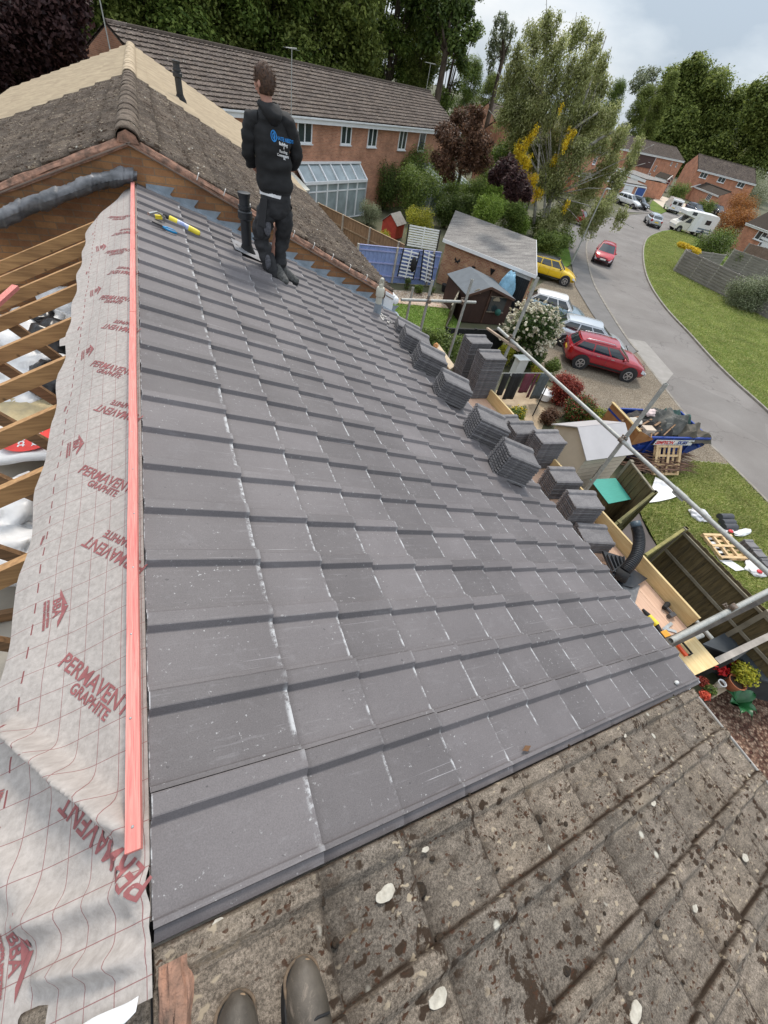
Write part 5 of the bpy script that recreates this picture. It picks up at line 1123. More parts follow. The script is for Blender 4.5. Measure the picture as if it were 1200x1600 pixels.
fence(fa + Vector((0, .02, 0)), gq, HF, FENCEG, mat('gate_capping', (.3, .26, .09), .9, c2=(.15, .14, .05), scale=6), 'short green stained fence running from the long dark fence towards the house', side=1, rails=(.4, 1.85), post=2.6)
ga, gb = gz((1022, 770), 1.8), gz((958, 822), 1.8); fence(ga, gb, 1.8, FENCEG, FENCEG, 'green stained gate panel between the teal sheet and the path', name='garden_gate', rails=(.3, 1.6), post=2.2)
gc = gz((985, 722), 1.8); fence(gc, ga, 1.8, FENCED, FENCER, 'dark panel fence between the cream shed and the lawn', side=1, rails=(.4, 1.0, 1.7), post=1.3)
# cream plastic shed
def shed(name, base, d, w, l, h, rise, wallm, roofm, label, ridge='x', over=.1, door=None):
    """base: centre on the ground, d: unit vector of the ridge"""
    d = Vector(d).normalized(); n = Vector((-d.y, d.x, 0)); t = thing(name, base, label, 'shed'); up = Vector((0, 0, 1)); B = Vector(base)
    m = MB(B)
    c = [B - d * l / 2 - n * w / 2, B + d * l / 2 - n * w / 2, B + d * l / 2 + n * w / 2, B - d * l / 2 + n * w / 2]
    for i in range(4):
        p, q = c[i], c[(i + 1) % 4]; pts = [p, q, q + up * h, p + up * h]; LL = (q - p).length; uv = [(0, 0), (LL, 0), (LL, h), (0, h)]
        if i in (1, 3): pts.insert(3, (p + q) / 2 + up * (h + rise)); uv.insert(3, (LL / 2, h + rise))
        m.face(pts, uv)
    m.build('wall', wallm, t)
    for s_ in (-1, 1):
        m = MB(B); e0 = -l / 2 - over; e1 = l / 2 + over; k = rise / (w / 2)
        P_ = [B + d * e0 + up * (h + rise + .03), B + d * e1 + up * (h + rise + .03), B + d * e1 + n * s_ * (w / 2 + over) + up * (h - over * k + .03), B + d * e0 + n * s_ * (w / 2 + over) + up * (h - over * k + .03)]
        m.slab(P_ if s_ < 0 else P_[::-1], .03); m.build('roof', roofm, t)
    return t, d, n
r1, r2 = gz((882, 674), 2.1), gz((945, 671), 2.1); dd = (r2 - r1).normalized(); bc = (gz((1003, 735), 0) + gz((905, 720), 1.5)) / 2
c0 = (gz((880, 673), 2.05) + gz((948, 671), 2.05)) / 2; e0_ = (gz((914, 720), 1.6) + gz((988, 710), 1.6)) / 2; wd_ = (c0 - e0_); wd_.z = 0
dsh = (gz((988, 710), 1.6) - gz((914, 720), 1.6)); dsh.z = 0; nn_ = Vector((-dsh.y, dsh.x, 0)).normalized(); hw_ = abs(wd_.dot(nn_)); cc = Vector((e0_.x, e0_.y, 0)) + nn_ * hw_ * (1 if wd_.dot(nn_) > 0 else -1)
SHC = mat('shed_cream_plastic', (.6, .52, .42), .6, .08, 2); SHR = mat('shed_roof_grey', (.45, .43, .43), .5, .06, 2)
t, d, n = shed('garden_shed', cc, dsh, hw_ * 2 * .92, dsh.length * .9, 1.65, .5, SHC, SHR, 'cream plastic garden shed with a pale grey ridged roof')
s_ = 1 if n.dot(Vector((-cc.x, -cc.y, 0))) > 0 else -1
m = MB(cc)
for k in range(9):
    z = .15 + k * .17; m.box(cc + n * s_ * (hw_ * .92 + .006) + Vector((0, 0, z)), (dsh.length * .88, .012, .012), (d, n, Vector((0, 0, 1))))
m.build('plank_joint', mat('shed_joint', (.42, .36, .29), .7), t)
m = MB(cc); m.box(cc + n * s_ * (hw_ * .92 + .01) + d * .1 + Vector((0, 0, .95)), (.14, .02, .6), (d, n, Vector((0, 0, 1)))); m.build('window', GLASS, t)
m = MB(cc)
for k in range(6):
    for sg in (-1, 1):
        o_ = d * (-dsh.length * .42 + k * dsh.length * .168); m.beam(cc + o_ + Vector((0, 0, 2.19)), cc + o_ + n * sg * (hw_ * .92 + .08) + Vector((0, 0, 1.62)), .03, .03)
m.build('roof_rib', SHR, t)
# teal sheet on a low box
P_ = [gz(p, 1.15) for p in ((922, 749), (962, 747), (986, 780), (951, 787))]; t = thing('storage_box', Vector((P_[0].x, P_[0].y, 0)), 'low wooden log store under a bright teal sheet beside the cream shed', 'log store'); og = t.location
def ccw(P_): return P_ if (P_[1] - P_[0]).cross(P_[2] - P_[0]).z > 0 else P_[::-1]
m = MB(og); m.slab(ccw(P_), .015); m.build('cover', mat('teal_sheet', (.05, .32, .26), .6, c2=(.04, .26, .21), scale=5, scl=(1, 9, 1)), t)
m = MB(og); q = [p.lerp(sum(P_, Vector()) / 4, .08) for p in P_]; m.prism([(p.x, p.y) for p in q], .02, 1.12); m.build('frame', FENCED, t)
# lower planter / compost by the boards
# white sheet, pallets, sacks, tiles on the lawn
P_ = [gz(p, .14) for p in ((1024, 745), (1037, 752), (1050, 764), (1064, 773), (1048, 779), (1030, 783), (1014, 785), (1018, 765))]; m = MB(P_[0]); m.slab(ccw(P_), .02); tag(m.build('plasterboard_sheet', mat('white_sheet', (.78, .77, .76), .7, .05, 2), loc=P_[0]), 'white flat sheet lying on the grass below the pallet', 'sheet')
PALW = woodmat('pallet_pine', (.62, .45, .25), (.5, .33, .17), (6, 6, 2), 2, .8, False)
def pallet(name, O, U, V, label):
    """O corner, U along slats, V across"""
    t = thing(name, O, label, 'pallet'); O = Vector(O); U = Vector(U); V = Vector(V); N = U.cross(V).normalized(); m = MB(O)
    for k in range(6): m.beam(O + V * (.04 + k * .184), O + V * (.04 + k * .184) + U, .09, .02, N)
    m.build('deck_board', PALW, t)
    m = MB(O)
    for k in range(4): c = O + U * (.04 + k * .307) - N * .05; m.beam(c, c + V, .08, .075, N)
    m.build('bearer', PALW, t)
    m = MB(O)
    for k in range(3): m.beam(O + V * (.05 + k * .45) - N * .1, O + V * (.05 + k * .45) - N * .1 + U, .09, .02, N)
    m.build('bottom_board', PALW, t); return t
ba, bb = gz((1017, 742), .08), gz((1061, 748), .08); tp = gz((1022, 700), 0.85); tpr = gz((1061, 704), .85)
U = (tp - ba).normalized() * 1.1; V = (bb - ba).normalized() * 1.05; V = (V - U * V.dot(U) / U.length_squared).normalized() * 1.05
pallet('wooden_pallet', ba, U, V, 'new pine pallet leaning on the branch pile in front of the skip')
pb = gz((1094, 836), .1); pallet('wooden_pallet', pb, (gz((1150, 838), .1) - pb).normalized() * 1.15, (gz((1120, 870), .1) - pb).normalized() * 1.0, 'pine pallet lying flat on the grass under the plastic sheeting')
r = random.Random(4); m = MB(gz((1050, 730)))
for k in range(150):
    c = gz((r.uniform(990, 1075), r.uniform(700, 736)), r.uniform(.05, .65)); a = r.uniform(-.5, .35) - .35; L = r.uniform(.5, 1.5); dv = Vector((math.cos(a), math.sin(a), r.uniform(-.12, .12)))
    m.tube([c - dv * L / 2, c + Vector((0, 0, r.uniform(-.04, .04))), c + dv * L / 2], [.018, .02, .006], 5)
tag(m.build('branch_pile', mat('branch_brown', (.2, .11, .07), .9, c2=(.09, .05, .035), scale=5), loc=gz((1050, 730)), smooth=True), 'pile of cut brown branches lying in front of the blue skip', 'branches', kind='stuff')
PRINTB = mat('bag_printed', (.68, .68, .7), .4, c2=(.5, .5, .54), scale=9)
P0_ = gz((1095, 802), .2)
for i, (px, rr, mt, nm, lb, ct) in enumerate((((1092, 804), (.33, .3, .14), PRINTB, 'plastic_bag', 'crumpled white printed bag alone on the lawn', 'bag'), ((1098, 808), (.2, .22, .1), FOIL, 'plastic_bag', 'small white bag crumple beside the printed bag', 'bag'),
                                              ((1139, 828), (.3, .1, .06), FOIL, 'plastic_bag', 'white and red plastic sack between the slate roll and the tiles', 'bag'), ((1160, 832), (.45, .12, .06), FOIL, 'plastic_bag', 'long white plastic sack behind the tile pile', 'bag'),
                                              ((1180, 888), (.4, .3, .1), FOIL, 'plastic_bag', 'white plastic sack with red print at the end of the tile pile', 'bag'))):
    bagmesh(gz(px, .12), rr, 91 + i * 5, nm, lb, ct, mt)
RP = mat('print_red_sack', (.6, .04, .05), .5)
for px in ((1142, 830), (1187, 893)):
    c = gz(px, .2); m = MB(c); m.ball(c, (.1, .08, .04), 8, 5); tag(m.build('plastic_bag', RP, loc=c, smooth=True), 'red printed patch of plastic on the sack ' + ('near the slate roll' if px[0] < 1150 else 'at the far end of the tile pile'), 'bag')
P_ = [gz(p, .11) for p in ((1100, 842), (1115, 838), (1135, 858), (1140, 874), (1165, 890), (1150, 892), (1125, 876))]; m = MB(P_[0]); m.slab(ccw(P_), .01); tag(m.build('plastic_sheeting', FOIL, loc=P_[0]), 'torn white plastic sheeting spread over the flat pallet', 'sheeting')
DT = mat('slate_roll_grey', (.05, .052, .06), .55, .25, 9)
for k, (px, lb) in enumerate((((1133, 808), 'farthest grey roll of flashing on the lawn'), ((1136, 817), 'middle grey roll of flashing on the lawn'), ((1139, 824), 'nearest grey roll of flashing on the lawn'))):
    c = gz(px, .15); m = MB(c); a_ = (gz((px[0] + 8, px[1] + 0), .15) - c).normalized() * .26; m.tube([c - a_, c + a_], .13, 16); tag(m.build('flashing_roll', DT, loc=c, smooth='auto'), lb, 'roll', 'grey rolls of flashing on the lawn')
oc = gz((1170, 858), .25); dt = (gz((1188, 884), .25) - gz((1152, 846), .25)).normalized(); nt_ = Vector((-dt.y, dt.x, 0)); az = math.atan2(dt.y, dt.x)
for j in range(3):
    for i in range(7):
        o = tm0.copy(); COL.objects.link(o); o.location = gz((1152, 846), .1) + dt * (.3 + .36 * j) + Vector((0, 0, .1 + .03 * i - .02 * j)); o.rotation_euler = (0.0, .1, az + math.pi / 2 + rs.uniform(-.05, .05))
        tag(o, ('top tile' if i == 6 else 'bottom tile' if i == 0 else ORD[6 - i] + ' tile from the top') + ' of the %s pile of tiles on the lawn pallet' % ('left', 'middle', 'right')[j], 'roof tile', 'grey roof tiles piled on the lawn')
# skip
SK = mat('skip_blue', (.015, .055, .3), .45, c2=(.01, .035, .2), scale=3)
a0, a1, b0, b1 = gz((989, 688), 1.15), gz((1098, 690), 1.15), gz((976, 630), 1.15), None
ud = (gz((1098, 690), 1.15) - gz((992, 688), 1.15)); Ls = 3.5; ud.normalize(); vd = Vector((-ud.y, ud.x, 0)); O = gz((992, 688), 1.15) + vd * .05; O.z = 0
t = thing('skip', O, 'blue steel skip heaped with stripped roofing felt beside the driveway', 'skip'); m = MB(O); W_ = 1.75; H_ = 1.25
P = lambda u, v, z: O + ud * u + vd * v + Vector((0, 0, z))
top = [P(0, 0, H_), P(Ls, 0, H_), P(Ls, W_, H_), P(0, W_, H_)]; bot = [P(.55, .12, .12), P(Ls - .75, .12, .12), P(Ls - .75, W_ - .12, .12), P(.55, W_ - .12, .12)]; mid_ = [P(0, 0, H_ - .35), P(Ls, 0, H_ - .35), P(Ls, W_, H_ - .35), P(0, W_, H_ - .35)]
for i in range(4):
    j = (i + 1) % 4; m.face([mid_[i], mid_[j], top[j], top[i]]); m.face([bot[i], bot[j], mid_[j], mid_[i]]); m.face([top[i], top[j], mid_[j] * 1 + Vector((0, 0, 0)), mid_[i]][::-1])
m.face(bot[::-1]); m.build('body', SK, t, solid=.02)
m = MB(O)
for i in range(4): m.beam(top[i], top[(i + 1) % 4], .07, .07)
for u in (.8, 1.75, 2.7): m.beam(P(u, -.03, .45), P(u, -.03, H_), .08, .05)
for u in (.3, Ls - .35): m.tube([P(u, -.12, H_ - .3), P(u, .0, H_ - .3)], .05, 10)
m.build('rim', SK, t)
m = MB(O); m.slab([P(-.05, -.02, .1), P(-.05, -.02, 1.55), P(-.02, W_, 1.55), P(-.02, W_, .1)], .02); m.slab([P(-.05, -.03, 1.55), P(-.05, -.03, .9), P(.85, -.03, 1.2), P(.8, -.03, 1.22)][::-1], .02); m.build('timber_side', mat('orange_ply', (.36, .17, .06), .8, c2=(.26, .11, .04), scale=4), t)
m = MB(O); m.slab([P(-.09, -.04, 1.55), P(-.0, -.04, 1.55), P(.02, W_, 1.55), P(-.08, W_, 1.55)], .04); m.build('timber_edge', PINEB, t)
for s0, s1, mm__, tx, mt in ((.95, 1.95, WHITE, 'SIMPSON', mat('print_sign_red', (.6, .02, .03), .4)), (1.96, 2.75, WHITE, 'SKIPS', mat('print_sign_blue', (.02, .05, .3), .4))):
    m = MB(O); m.slab([P(s0, -.065, .97), P(s1, -.065, .97), P(s1, -.065, 1.2), P(s0, -.065, 1.2)], .006); m.build('sign_plate', mm__, t)
    textobj('lettering', tx, .21, (lambda s0: lambda a, c: P(s0 + .05 + a * .98, -.068, 1.015 + c))(s0), mt, t, org=O, bold=.008)
FELT = mat('old_felt', (.05, .043, .038), .8, c2=(.016, .014, .013), scale=5, bump=.8, bs=9)
def heap(u0, u1, v0, v1, z, seed, amp, nm, mt, lb):
    m = MB(O)
    def f(u, v):
        e_ = min(1, 6 * min(u, 1 - u)) * min(1, 6 * min(v, 1 - v)); q = P(u0 + (u1 - u0) * u, v0 + (v1 - v0) * v, 0); rg = 1 - abs(noise3(q.x * 1.3 + seed, q.y * 1.9, seed)) * 2.2
        return q + Vector((.12 * noise3(q.x * 2, q.y * 2, seed + 4), .12 * noise3(q.x * 2, q.y * 2, seed + 9), z + amp * rg * (.3 + .7 * e_) + .1 * noise3(q.x * 4, q.y * 4, seed) - .25 * (1 - e_)))
    m.grid(f, 46, 30); return tag(m.build(nm, mt, loc=O, smooth=False, solid=.012), lb, 'waste', kind=None)
heap(0, Ls, 0, W_, 1.1, 3, .32, 'waste_heap', FELT, 'heap of black stripped roofing felt filling the skip')
heap(1.2, 3.1, .3, 1.6, 1.35, 17, .3, 'felt_sheet', mat('felt_sheet_grey', (.14, .135, .12), .8, c2=(.05, .055, .05), scale=4), 'crumpled grey felt sheet draped over the middle of the skip load')
heap(2.3, 3.65, -.1, .8, 1.32, 27, .16, 'felt_sheet', mat('felt_sheet_brown', (.12, .1, .075), .85, c2=(.07, .065, .05), scale=5), 'brown torn felt sheet hanging over the blue end of the skip')
heap(2.1, 3.4, .9, 1.6, 1.38, 37, .18, 'felt_sheet', mat('felt_sheet_green', (.04, .09, .075), .7), 'dark green plastic sheet at the road side of the skip')
c = P(1.35, 1.2, 1.5); bagmesh(c, (.35, .2, .12), 5, 'plastic_bag', 'pale pink torn bag on top of the skip load', 'bag', mat('pink_white_bag', (.6, .48, .46), .6, bump=.5, bs=20))
c = P(.35, .7, 1.42); bagmesh(c, (.3, .2, .1), 8, 'plastic_bag', 'pale torn insulation bag at the timber end of the skip', 'bag', mat('dirty_white', (.4, .38, .34), .7, bump=.5, bs=20))
m = MB(P(.65, .3, 1.3)); m.box(P(.7, .32, 1.3), (.45, .3, .28), (ud, vd, Vector((0, 0, 1)))); tag(m.build('cardboard_box', mat('cardboard_pale', (.5, .42, .34), .9, .15, 3), loc=P(.65, .3, 1.3), bevel=.02), 'pale cardboard box wedged in the near corner of the skip', 'box')
r = random.Random(9)
for k in range(9):
    c = P(r.uniform(.2, 1.9), r.uniform(.2, 1.5), r.uniform(1.25, 1.5)); a = r.uniform(0, 3.1); dv = Vector((math.cos(a), math.sin(a), r.uniform(-.15, .2))) * r.uniform(.3, .7)
    m = MB(c); m.beam(c - dv, c + dv, r.uniform(.03, .09), .025); tag(m.build('timber_scrap', RAFTERD, loc=c), ('farthest left', 'second', 'third', 'fourth', 'fifth', 'sixth', 'seventh', 'eighth', 'ninth')[k] + ' broken roof batten tangled in the skip load', 'timber scrap', 'broken battens in the skip')
# flower shelf against the dark wall near the gutter
t = thing('plant_shelf', gz((1130, 1075), .5), 'grey timber shelf against the dark wall crowded with pots and flowers', 'shelf'); og = t.location
P_ = [gz(p, .5) for p in ((1100, 1078), (1165, 1042), (1178, 1054), (1112, 1092))]; m = MB(og); m.slab(ccw(P_), .05); m.build('shelf_board', mat('shelf_wood', (.3, .24, .17), .85, .25, 5), t)
m = MB(og)
for p in P_: q = p.lerp(sum(P_, Vector()) / 4, .1); m.box((q.x, q.y, .24), (.06, .06, .46))
m.build('leg', DARKB, t)
P_ = [gz(p, 0) for p in ((1083, 1062), (1195, 985))]; dv = (P_[1] - P_[0]); nv = Vector((-dv.y, dv.x, 0)).normalized(); m = MB(P_[0]); m.beam(P_[0] + Vector((0, 0, .6)), P_[1] + dv * .6 + Vector((0, 0, .6)), .08, 1.2); tag(m.build('garden_wall', mat('dark_wall_slats', (.035, .037, .04), .7, .3, 4), loc=P_[0]), 'black painted low wall behind the flower shelf', 'wall')
P_ = [gz(p, .9) for p in ((1098, 1006), (1215, 948), (1330, 1010), (1290, 1090), (1190, 1062), (1160, 1030))]; t = thing('garden_store', Vector((P_[0].x, P_[0].y, 0)), 'low outbuilding with a dark slate grey roof beyond the flower shelf', 'outbuilding'); og = t.location
m = MB(og); m.slab(ccw(P_), .06); m.build('roof', mat('slate_dark_blue', (.06, .07, .08), .6, c2=(.035, .042, .05), scale=4), t)
m = MB(og); q = [p.lerp(sum(P_, Vector()) / 6, .07) for p in P_]; m.prism([(p.x, p.y) for p in q], .0, .83); m.build('wall', bpy.data.materials['dark_wall_slats'], t)
def pot(px, z, r_, h, mt, lb):
    c = gz(px, z); t = thing('plant_pot', c, lb, 'pot'); m = MB(); m.tube([(0, 0, 0), (0, 0, h), (0, 0, h), (0, 0, h + .02)], [r_ * .75, r_, r_ * 1.1, r_ * 1.1], 18, cap=False); m.build('pot', mt, t, smooth='auto', solid=.008); m = MB(); m.tube([(0, 0, h * .7), (0, 0, h * .8)], r_ * .88, 14); m.build('compost', mat('compost', (.05, .03, .02), 1), t); return t
TERRA = mat('terracotta', (.45, .16, .08), .8, .15, 6)
pot((1139, 1072), .52, .17, .25, TERRA, 'terracotta pot of bare compost in the middle of the shelf'); pot((1121, 1071), .52, .08, .14, WHITE, 'small white pot left of the terracotta pot')
pot((1150, 1062), .52, .1, .2, WHITE, 'white pot tipped beside the terracotta pot on the shelf')
t = thing('watering_can', gz((1152, 1035), .62), 'rainbow striped bucket hanging at the back of the shelf', 'bucket')
for k, cl in enumerate(((.6, .02, .02), (.75, .2, .02), (.75, .55, .03), (.1, .3, .08))):
    m = MB(); m.tube([(.09 * k - .15, 0, .05), (.09 * k - .06, 0, .05)], .14, 16); m.build('stripe', mat('stripe_' + ('red', 'orange', 'yellow', 'green')[k], cl, .5), t, smooth='auto')
# dark brown shed
BRSH = woodmat('shed_dark_brown', (.055, .025, .017), (.03, .014, .01), (4, 4, .6), 3, .7, False); ROOFG = mat('shed_felt_grey', (.12, .135, .15), .9, .1, 3)
q1, q2, q3, q4 = gz((746, 440), 2.25), gz((812, 452), 2.2), gz((821, 470), 1.95), gz((783, 480), 1.8)
t = thing('garden_shed', gz((735, 500)), 'dark brown timber shed with a smooth grey felt roof', 'shed'); og = t.location
gl, gr_ = gz((715, 500), 0), gz((783, 505), 0); fr_ = (gz((790, 507), 0) - gz((708, 503), 0))
A0, A1 = gz((716, 503), .0), gz((786, 508), .0); dA = (A1 - A0).normalized(); nA = Vector((-dA.y, dA.x, 0)); W1 = (A1 - A0).length; D1 = 3.0
m = MB(og); hp = vtop((745, 442), A0 + dA * W1 * .42); he = hp - .48; print('shed', hp, W1); D1 = 2.6
C_ = [A0, A1, A1 + nA * D1, A0 + nA * D1]; up = Vector((0, 0, 1)); rx = .42
for i in range(4):
    p, q = C_[i], C_[(i + 1) % 4]; pts_ = [p, q, q + up * he, p + up * he]
    if i in (0, 2): pts_.insert(3, (p.lerp(q, rx if i == 0 else 1 - rx)) + up * hp)
    m.face(pts_)
m.build('wall', BRSH, t)
for s0, s1 in ((0, rx), (rx, 1)):
    m = MB(og); z0_, z1_ = (he, hp) if s0 == 0 else (hp, he); o0 = -.08 if s0 == 0 else 0; o1 = .08 if s0 else 0
    P_ = [A0 + dA * (W1 * s0 + o0) - nA * .15 + up * (z0_ + .03), A0 + dA * (W1 * s1 + o1) - nA * .15 + up * (z1_ + .03), A0 + dA * (W1 * s1 + o1) + nA * (D1 + .1) + up * (z1_ + .03), A0 + dA * (W1 * s0 + o0) + nA * (D1 + .1) + up * (z0_ + .03)]
    m.slab(P_, .04); m.build('roof', ROOFG, t)
STR = mat('shed_trim', (.09, .045, .03), .7)
for s0, s1, z0_, z1_ in ((0, rx, he, hp), (rx, 1, hp, he)): m = MB(og); m.beam(A0 + dA * W1 * s0 - nA * .17 + up * z0_, A0 + dA * W1 * s1 - nA * .17 + up * z1_, .025, .12); m.build('bargeboard', STR, t)
m = MB(og); m.beam(A0 + dA * W1 * .48 - nA * .02 + up * .05, A0 + dA * W1 * .48 - nA * .02 + up * (hp - .1), .05, .07); m.build('door_post', STR, t)
m = MB(og); m.box(A0 + dA * W1 * .7 - nA * .012 + up * 1.05, (W1 * .34, .02, .75), (dA, nA, up)); m.build('window', GLASS, t)
m = MB(og)
for z in (.66, 1.44): m.box(A0 + dA * W1 * .7 - nA * .03 + up * z, (W1 * .38, .03, .05), (dA, nA, up))
m.build('window_frame', mat('shed_trim_pale', (.2, .17, .13), .7), t)
m = MB(og); m.box(A0 + dA * W1 * .23 - nA * .02 + up * he * .52, (W1 * .36, .03, he - .05), (dA, nA, up)); m.build('door', BRSH, t, bevel=.01)
c = A0 + dA * W1 * .72 - nA * .25 + up * .75; m = MB(c); m.ball(c, (.17, .17, .17), 12, 8); tag(m.build('topiary_ball', mat('ball_teal', (.02, .1, .08), .8, .4, 30), loc=c), 'round green leaf ball hanging at the dark shed window', 'ornament')
for k, px in enumerate(((747, 450), (762, 471))):
    c = A0 + dA * W1 * (.2 + .45 * k) - nA * .05 + up * (hp - .35 - .3 * k); m = MB(c); m.slab([c + dA * -.2, c + dA * .2, c + dA * .2 + up * .08, c + dA * .05 + up * .22, c - dA * .08 + up * .18, c - dA * .2 + up * .1], .02); tag(m.build('wall_ornament', mat('ornament_stone', (.3, .25, .18), .8), loc=c), ('pale ornament in the gable of the dark shed', 'pale ornament above the dark shed window')[k], 'ornament')
# black slat fence below the shed
fence(gz((700, 512), 1.0), gz((800, 516), 1.0), .95, BLACK, BLACK, 'low black slatted fence in front of the dark brown shed', rails=(.2, .8), post=1.5)
fence(gz((719, 452), 1.2), gz((706, 478), 1.2), 1.2, FENCED, FENCER, 'short dark panel left of the brown shed', rails=(.2, 1.0), post=1.4)
# brick garage
g1, g2, g3, g4 = gz((693, 373), 2.35), gz((838, 432), 2.3), gz((824, 360), 2.95), gz((724, 334), 2.95)
g1.z = 0; g2.z = 0; dg = (g2 - g1).normalized(); ng = Vector((-dg.y, dg.x, 0)); Wg = (g2 - g1).length; g3.z = 0; g4.z = 0; Dg = (((g3 - g2).dot(ng)) + (g4 - g1).dot(ng)) / 2
t = thing('garage', g1, 'brick garage with a grey mottled felt roof and white fascia', 'garage')
hf, hb = 2.3, 2.75; m = MB(g1); skew = ((g3 - g2).dot(dg) + (g4 - g1).dot(dg)) / 2
C_ = [g1 + dg * .15 + ng * .15, g2 - dg * .15 + ng * .15, g2 - dg * .15 + ng * (Dg - .15) + dg * skew, g1 + dg * .15 + ng * (Dg - .15) + dg * skew]
HH = [hf, hf, hb, hb]
dwx = .78
for i in range(4):
    p, q = C_[i], C_[(i + 1) % 4]; LL = (q - p).length; h1, h2 = HH[i], HH[(i + 1) % 4]
    if i == 0:
        e_ = p.lerp(q, dwx); m.face([p, e_, e_ + up * hf, p + up * hf], [(0, 0), (LL * dwx, 0), (LL * dwx, hf), (0, hf)])
        e2_ = q - dg * .12; m.face([e2_, q, q + up * hf, e2_ + up * hf], [(0, 0), (.12, 0), (.12, hf), (0, hf)])
        m.face([e_ + up * 2.28, e2_ + up * 2.28, e2_ + up * hf, e_ + up * hf])
    else: m.face([p, q, q + up * h2, p + up * h1], [(0, 0), (LL, 0), (LL, h2), (0, h1)])
m.build('wall', BRICKG, t)
m = MB(g1); a_, b_ = C_[0].lerp(C_[1], dwx) + ng * .04, C_[1] - dg * .12 + ng * .04; m.face([a_ + up * 1.95, b_ + up * 1.95, b_ + up * 2.29, a_ + up * 2.29]); m.build('door_frame', mat('door_grey_white', (.55, .56, .55), .5), t)
m = MB(g1); m.face([a_ + ng * .1, b_ + ng * .1, b_ + up * 1.96 + ng * .02, a_ + up * 1.96 + ng * .02]); 
for k in range(9): m.beam(a_.lerp(b_, (k + .5) / 9) + ng * .05, a_.lerp(b_, (k + .5) / 9) + up * 1.93, .03, .02, ng)
m.build('door', mat('door_black_metal', (.03, .033, .037), .45, .2, 4), t)
b = NB('garage_felt'); col = b.ramp(b.noise(2.2, 6, .7, scl=(.4, 1.6, 1)), [(.35, (.13, .12, .115)), (.7, (.27, .255, .235))]); col = b.mix(.9, col, b.ramp(b.noise(22, 4, .8), [(.36, .5), (.62, 1.5)]), 'MULTIPLY')
col = b.mix(b.ramp(b.noise(8, 5, .8, scl=(.6, 3, 1)), [(.58, 0), (.66, .7)]), col, (.45, .42, .36)); b.bump(b.noise(22, 4), .6, .02); GFELT = b.fin(col, .95)
m = MB(g1); RF = [g1 + up * (hf + .06) - ng * .02, g2 + up * (hf + .06) - ng * .02, g2 + ng * Dg + dg * skew + up * (hb + .06), g1 + ng * Dg + dg * skew + up * (hb + .06)]; m.slab(RF, .05); m.build('roof', GFELT, t)
m = MB(g1); m.beam(RF[0] - ng * .015 - up * .08, RF[1] - ng * .015 - up * .08, .03, .17); m.beam(RF[1] + dg * .015 - up * .05, RF[2] + dg * .015 - up * .05, .03, .12); m.build('fascia', WHITE, t)
for k, (px, lb) in enumerate((((714, 408), 'black metal butterfly on the garage wall'), ((740, 418), 'small dark hanging basket on the garage wall'), ((769, 424), 'dark cone shaped planter on the garage wall'))):
    c = onpl(px, g1 + ng * .13, ng); m = MB(c)
    if k == 0:
        for s_ in (-1, 1): m.slab([c, c + dg * s_ * .16 + up * .17, c + dg * s_ * .2 + up * .02, c + dg * s_ * .1 - up * .02, c + dg * s_ * .14 - up * .13, c - up * .06], .01)
    elif k == 1: m.tube([c + up * .06, c - up * .08], [.13, .05], 12); m.tube([c + up * .06, c + up * .35], .008, 5)
    else: m.tube([c + up * .12, c - up * .2], [.16, .02], 12)
    tag(m.build('wall_planter' if k else 'wall_butterfly', BLACK, loc=c), lb, 'wall ornament')
c = gz((790, 455), 1.2); bagmesh(c, (.5, .35, 1.0), 66, 'tarpaulin', 'crumpled pale blue tarpaulin hanging beside the garage door', 'tarpaulin', mat('tarp_blue', (.22, .42, .56), .5, bump=.6, bs=8), nz_=.2)
for px, lb in (((694, 455), 'left black bucket by the garage wall'), ((711, 458), 'right black bucket by the garage wall')):
    c = gz(px, 0); m = MB(c); m.tube([c, c + up * .38], [.17, .24], 14); tag(m.build('plant_tub', BLACK, loc=c, smooth='auto'), lb, 'tub', 'black tubs by the garage wall')
c = gz((716, 455)); t2 = thing('solar_lamp', c, 'slim black garden lamp standing by the garage wall', 'lamp'); m = MB(); m.tube([(0, 0, 0), (0, 0, 1.35)], .02, 8); m.build('pole', BLACK, t2); m = MB(); m.tube([(0, 0, 1.33), (0, 0, 1.4), (0, 0, 1.42)], [.04, .13, .02], 12); m.build('lamp_head', mat('lamp_head_grey', (.2, .2, .2), .5), t2)
# blue fence, slatted frames
lf0, lf1 = gz((560, 382), 1.8), gz((690, 395), 1.8); fence(lf0, lf1, 1.8, FENCEL, mat('fence_rail_lavender', (.33, .36, .6), .8, .1, 3), 'lavender blue boarded fence at the end of the small lawn', side=-1, rails=(.35, 1.0, 1.6), post=2.3, postm=POSTC)
def frame(O, U, V, label, nsl, mt_slat):
    O = Vector(O); U = Vector(U); V = Vector(V); N = U.cross(V).normalized(); t = thing('slatted_frame', O, label, 'slatted frame')
    m = MB(O); m.beam(O, O + U, .05, .07, N); m.build('side_rail', BLACK, t); m = MB(O); m.beam(O + V, O + V + U, .05, .07, N); m.build('side_rail', BLACK, t)
    m = MB(O); m.beam(O + V * .5, O + V * .5 + U, .05, .05, N); m.build('centre_rail', mat_w, t)
    m = MB(O)
    for k in range(nsl): p = O + U * ((k + .5) / nsl); m.beam(p + V * .03, p + V * .97, .07, .014, N)
    m.build('slats', mt_slat, t); return t
mat_w = mat('slat_white', (.78, .79, .77), .5, .05, 4)
nF = Vector((-(lf1 - lf0).y, (lf1 - lf0).x, 0)).normalized(); nF = nF if nF.dot(lf0 - Vector((CP[0], CP[1], 0))) < 0 else -nF
fp = lambda px, k=.16: onpl(px, lf0 + nF * k, nF)
o1 = fp((634, 384)); frame(o1, fp((639, 350)) - o1, fp((682, 392)) - o1, 'upper slatted frame standing above the lavender fence against the yellow bush', 9, mat_w)
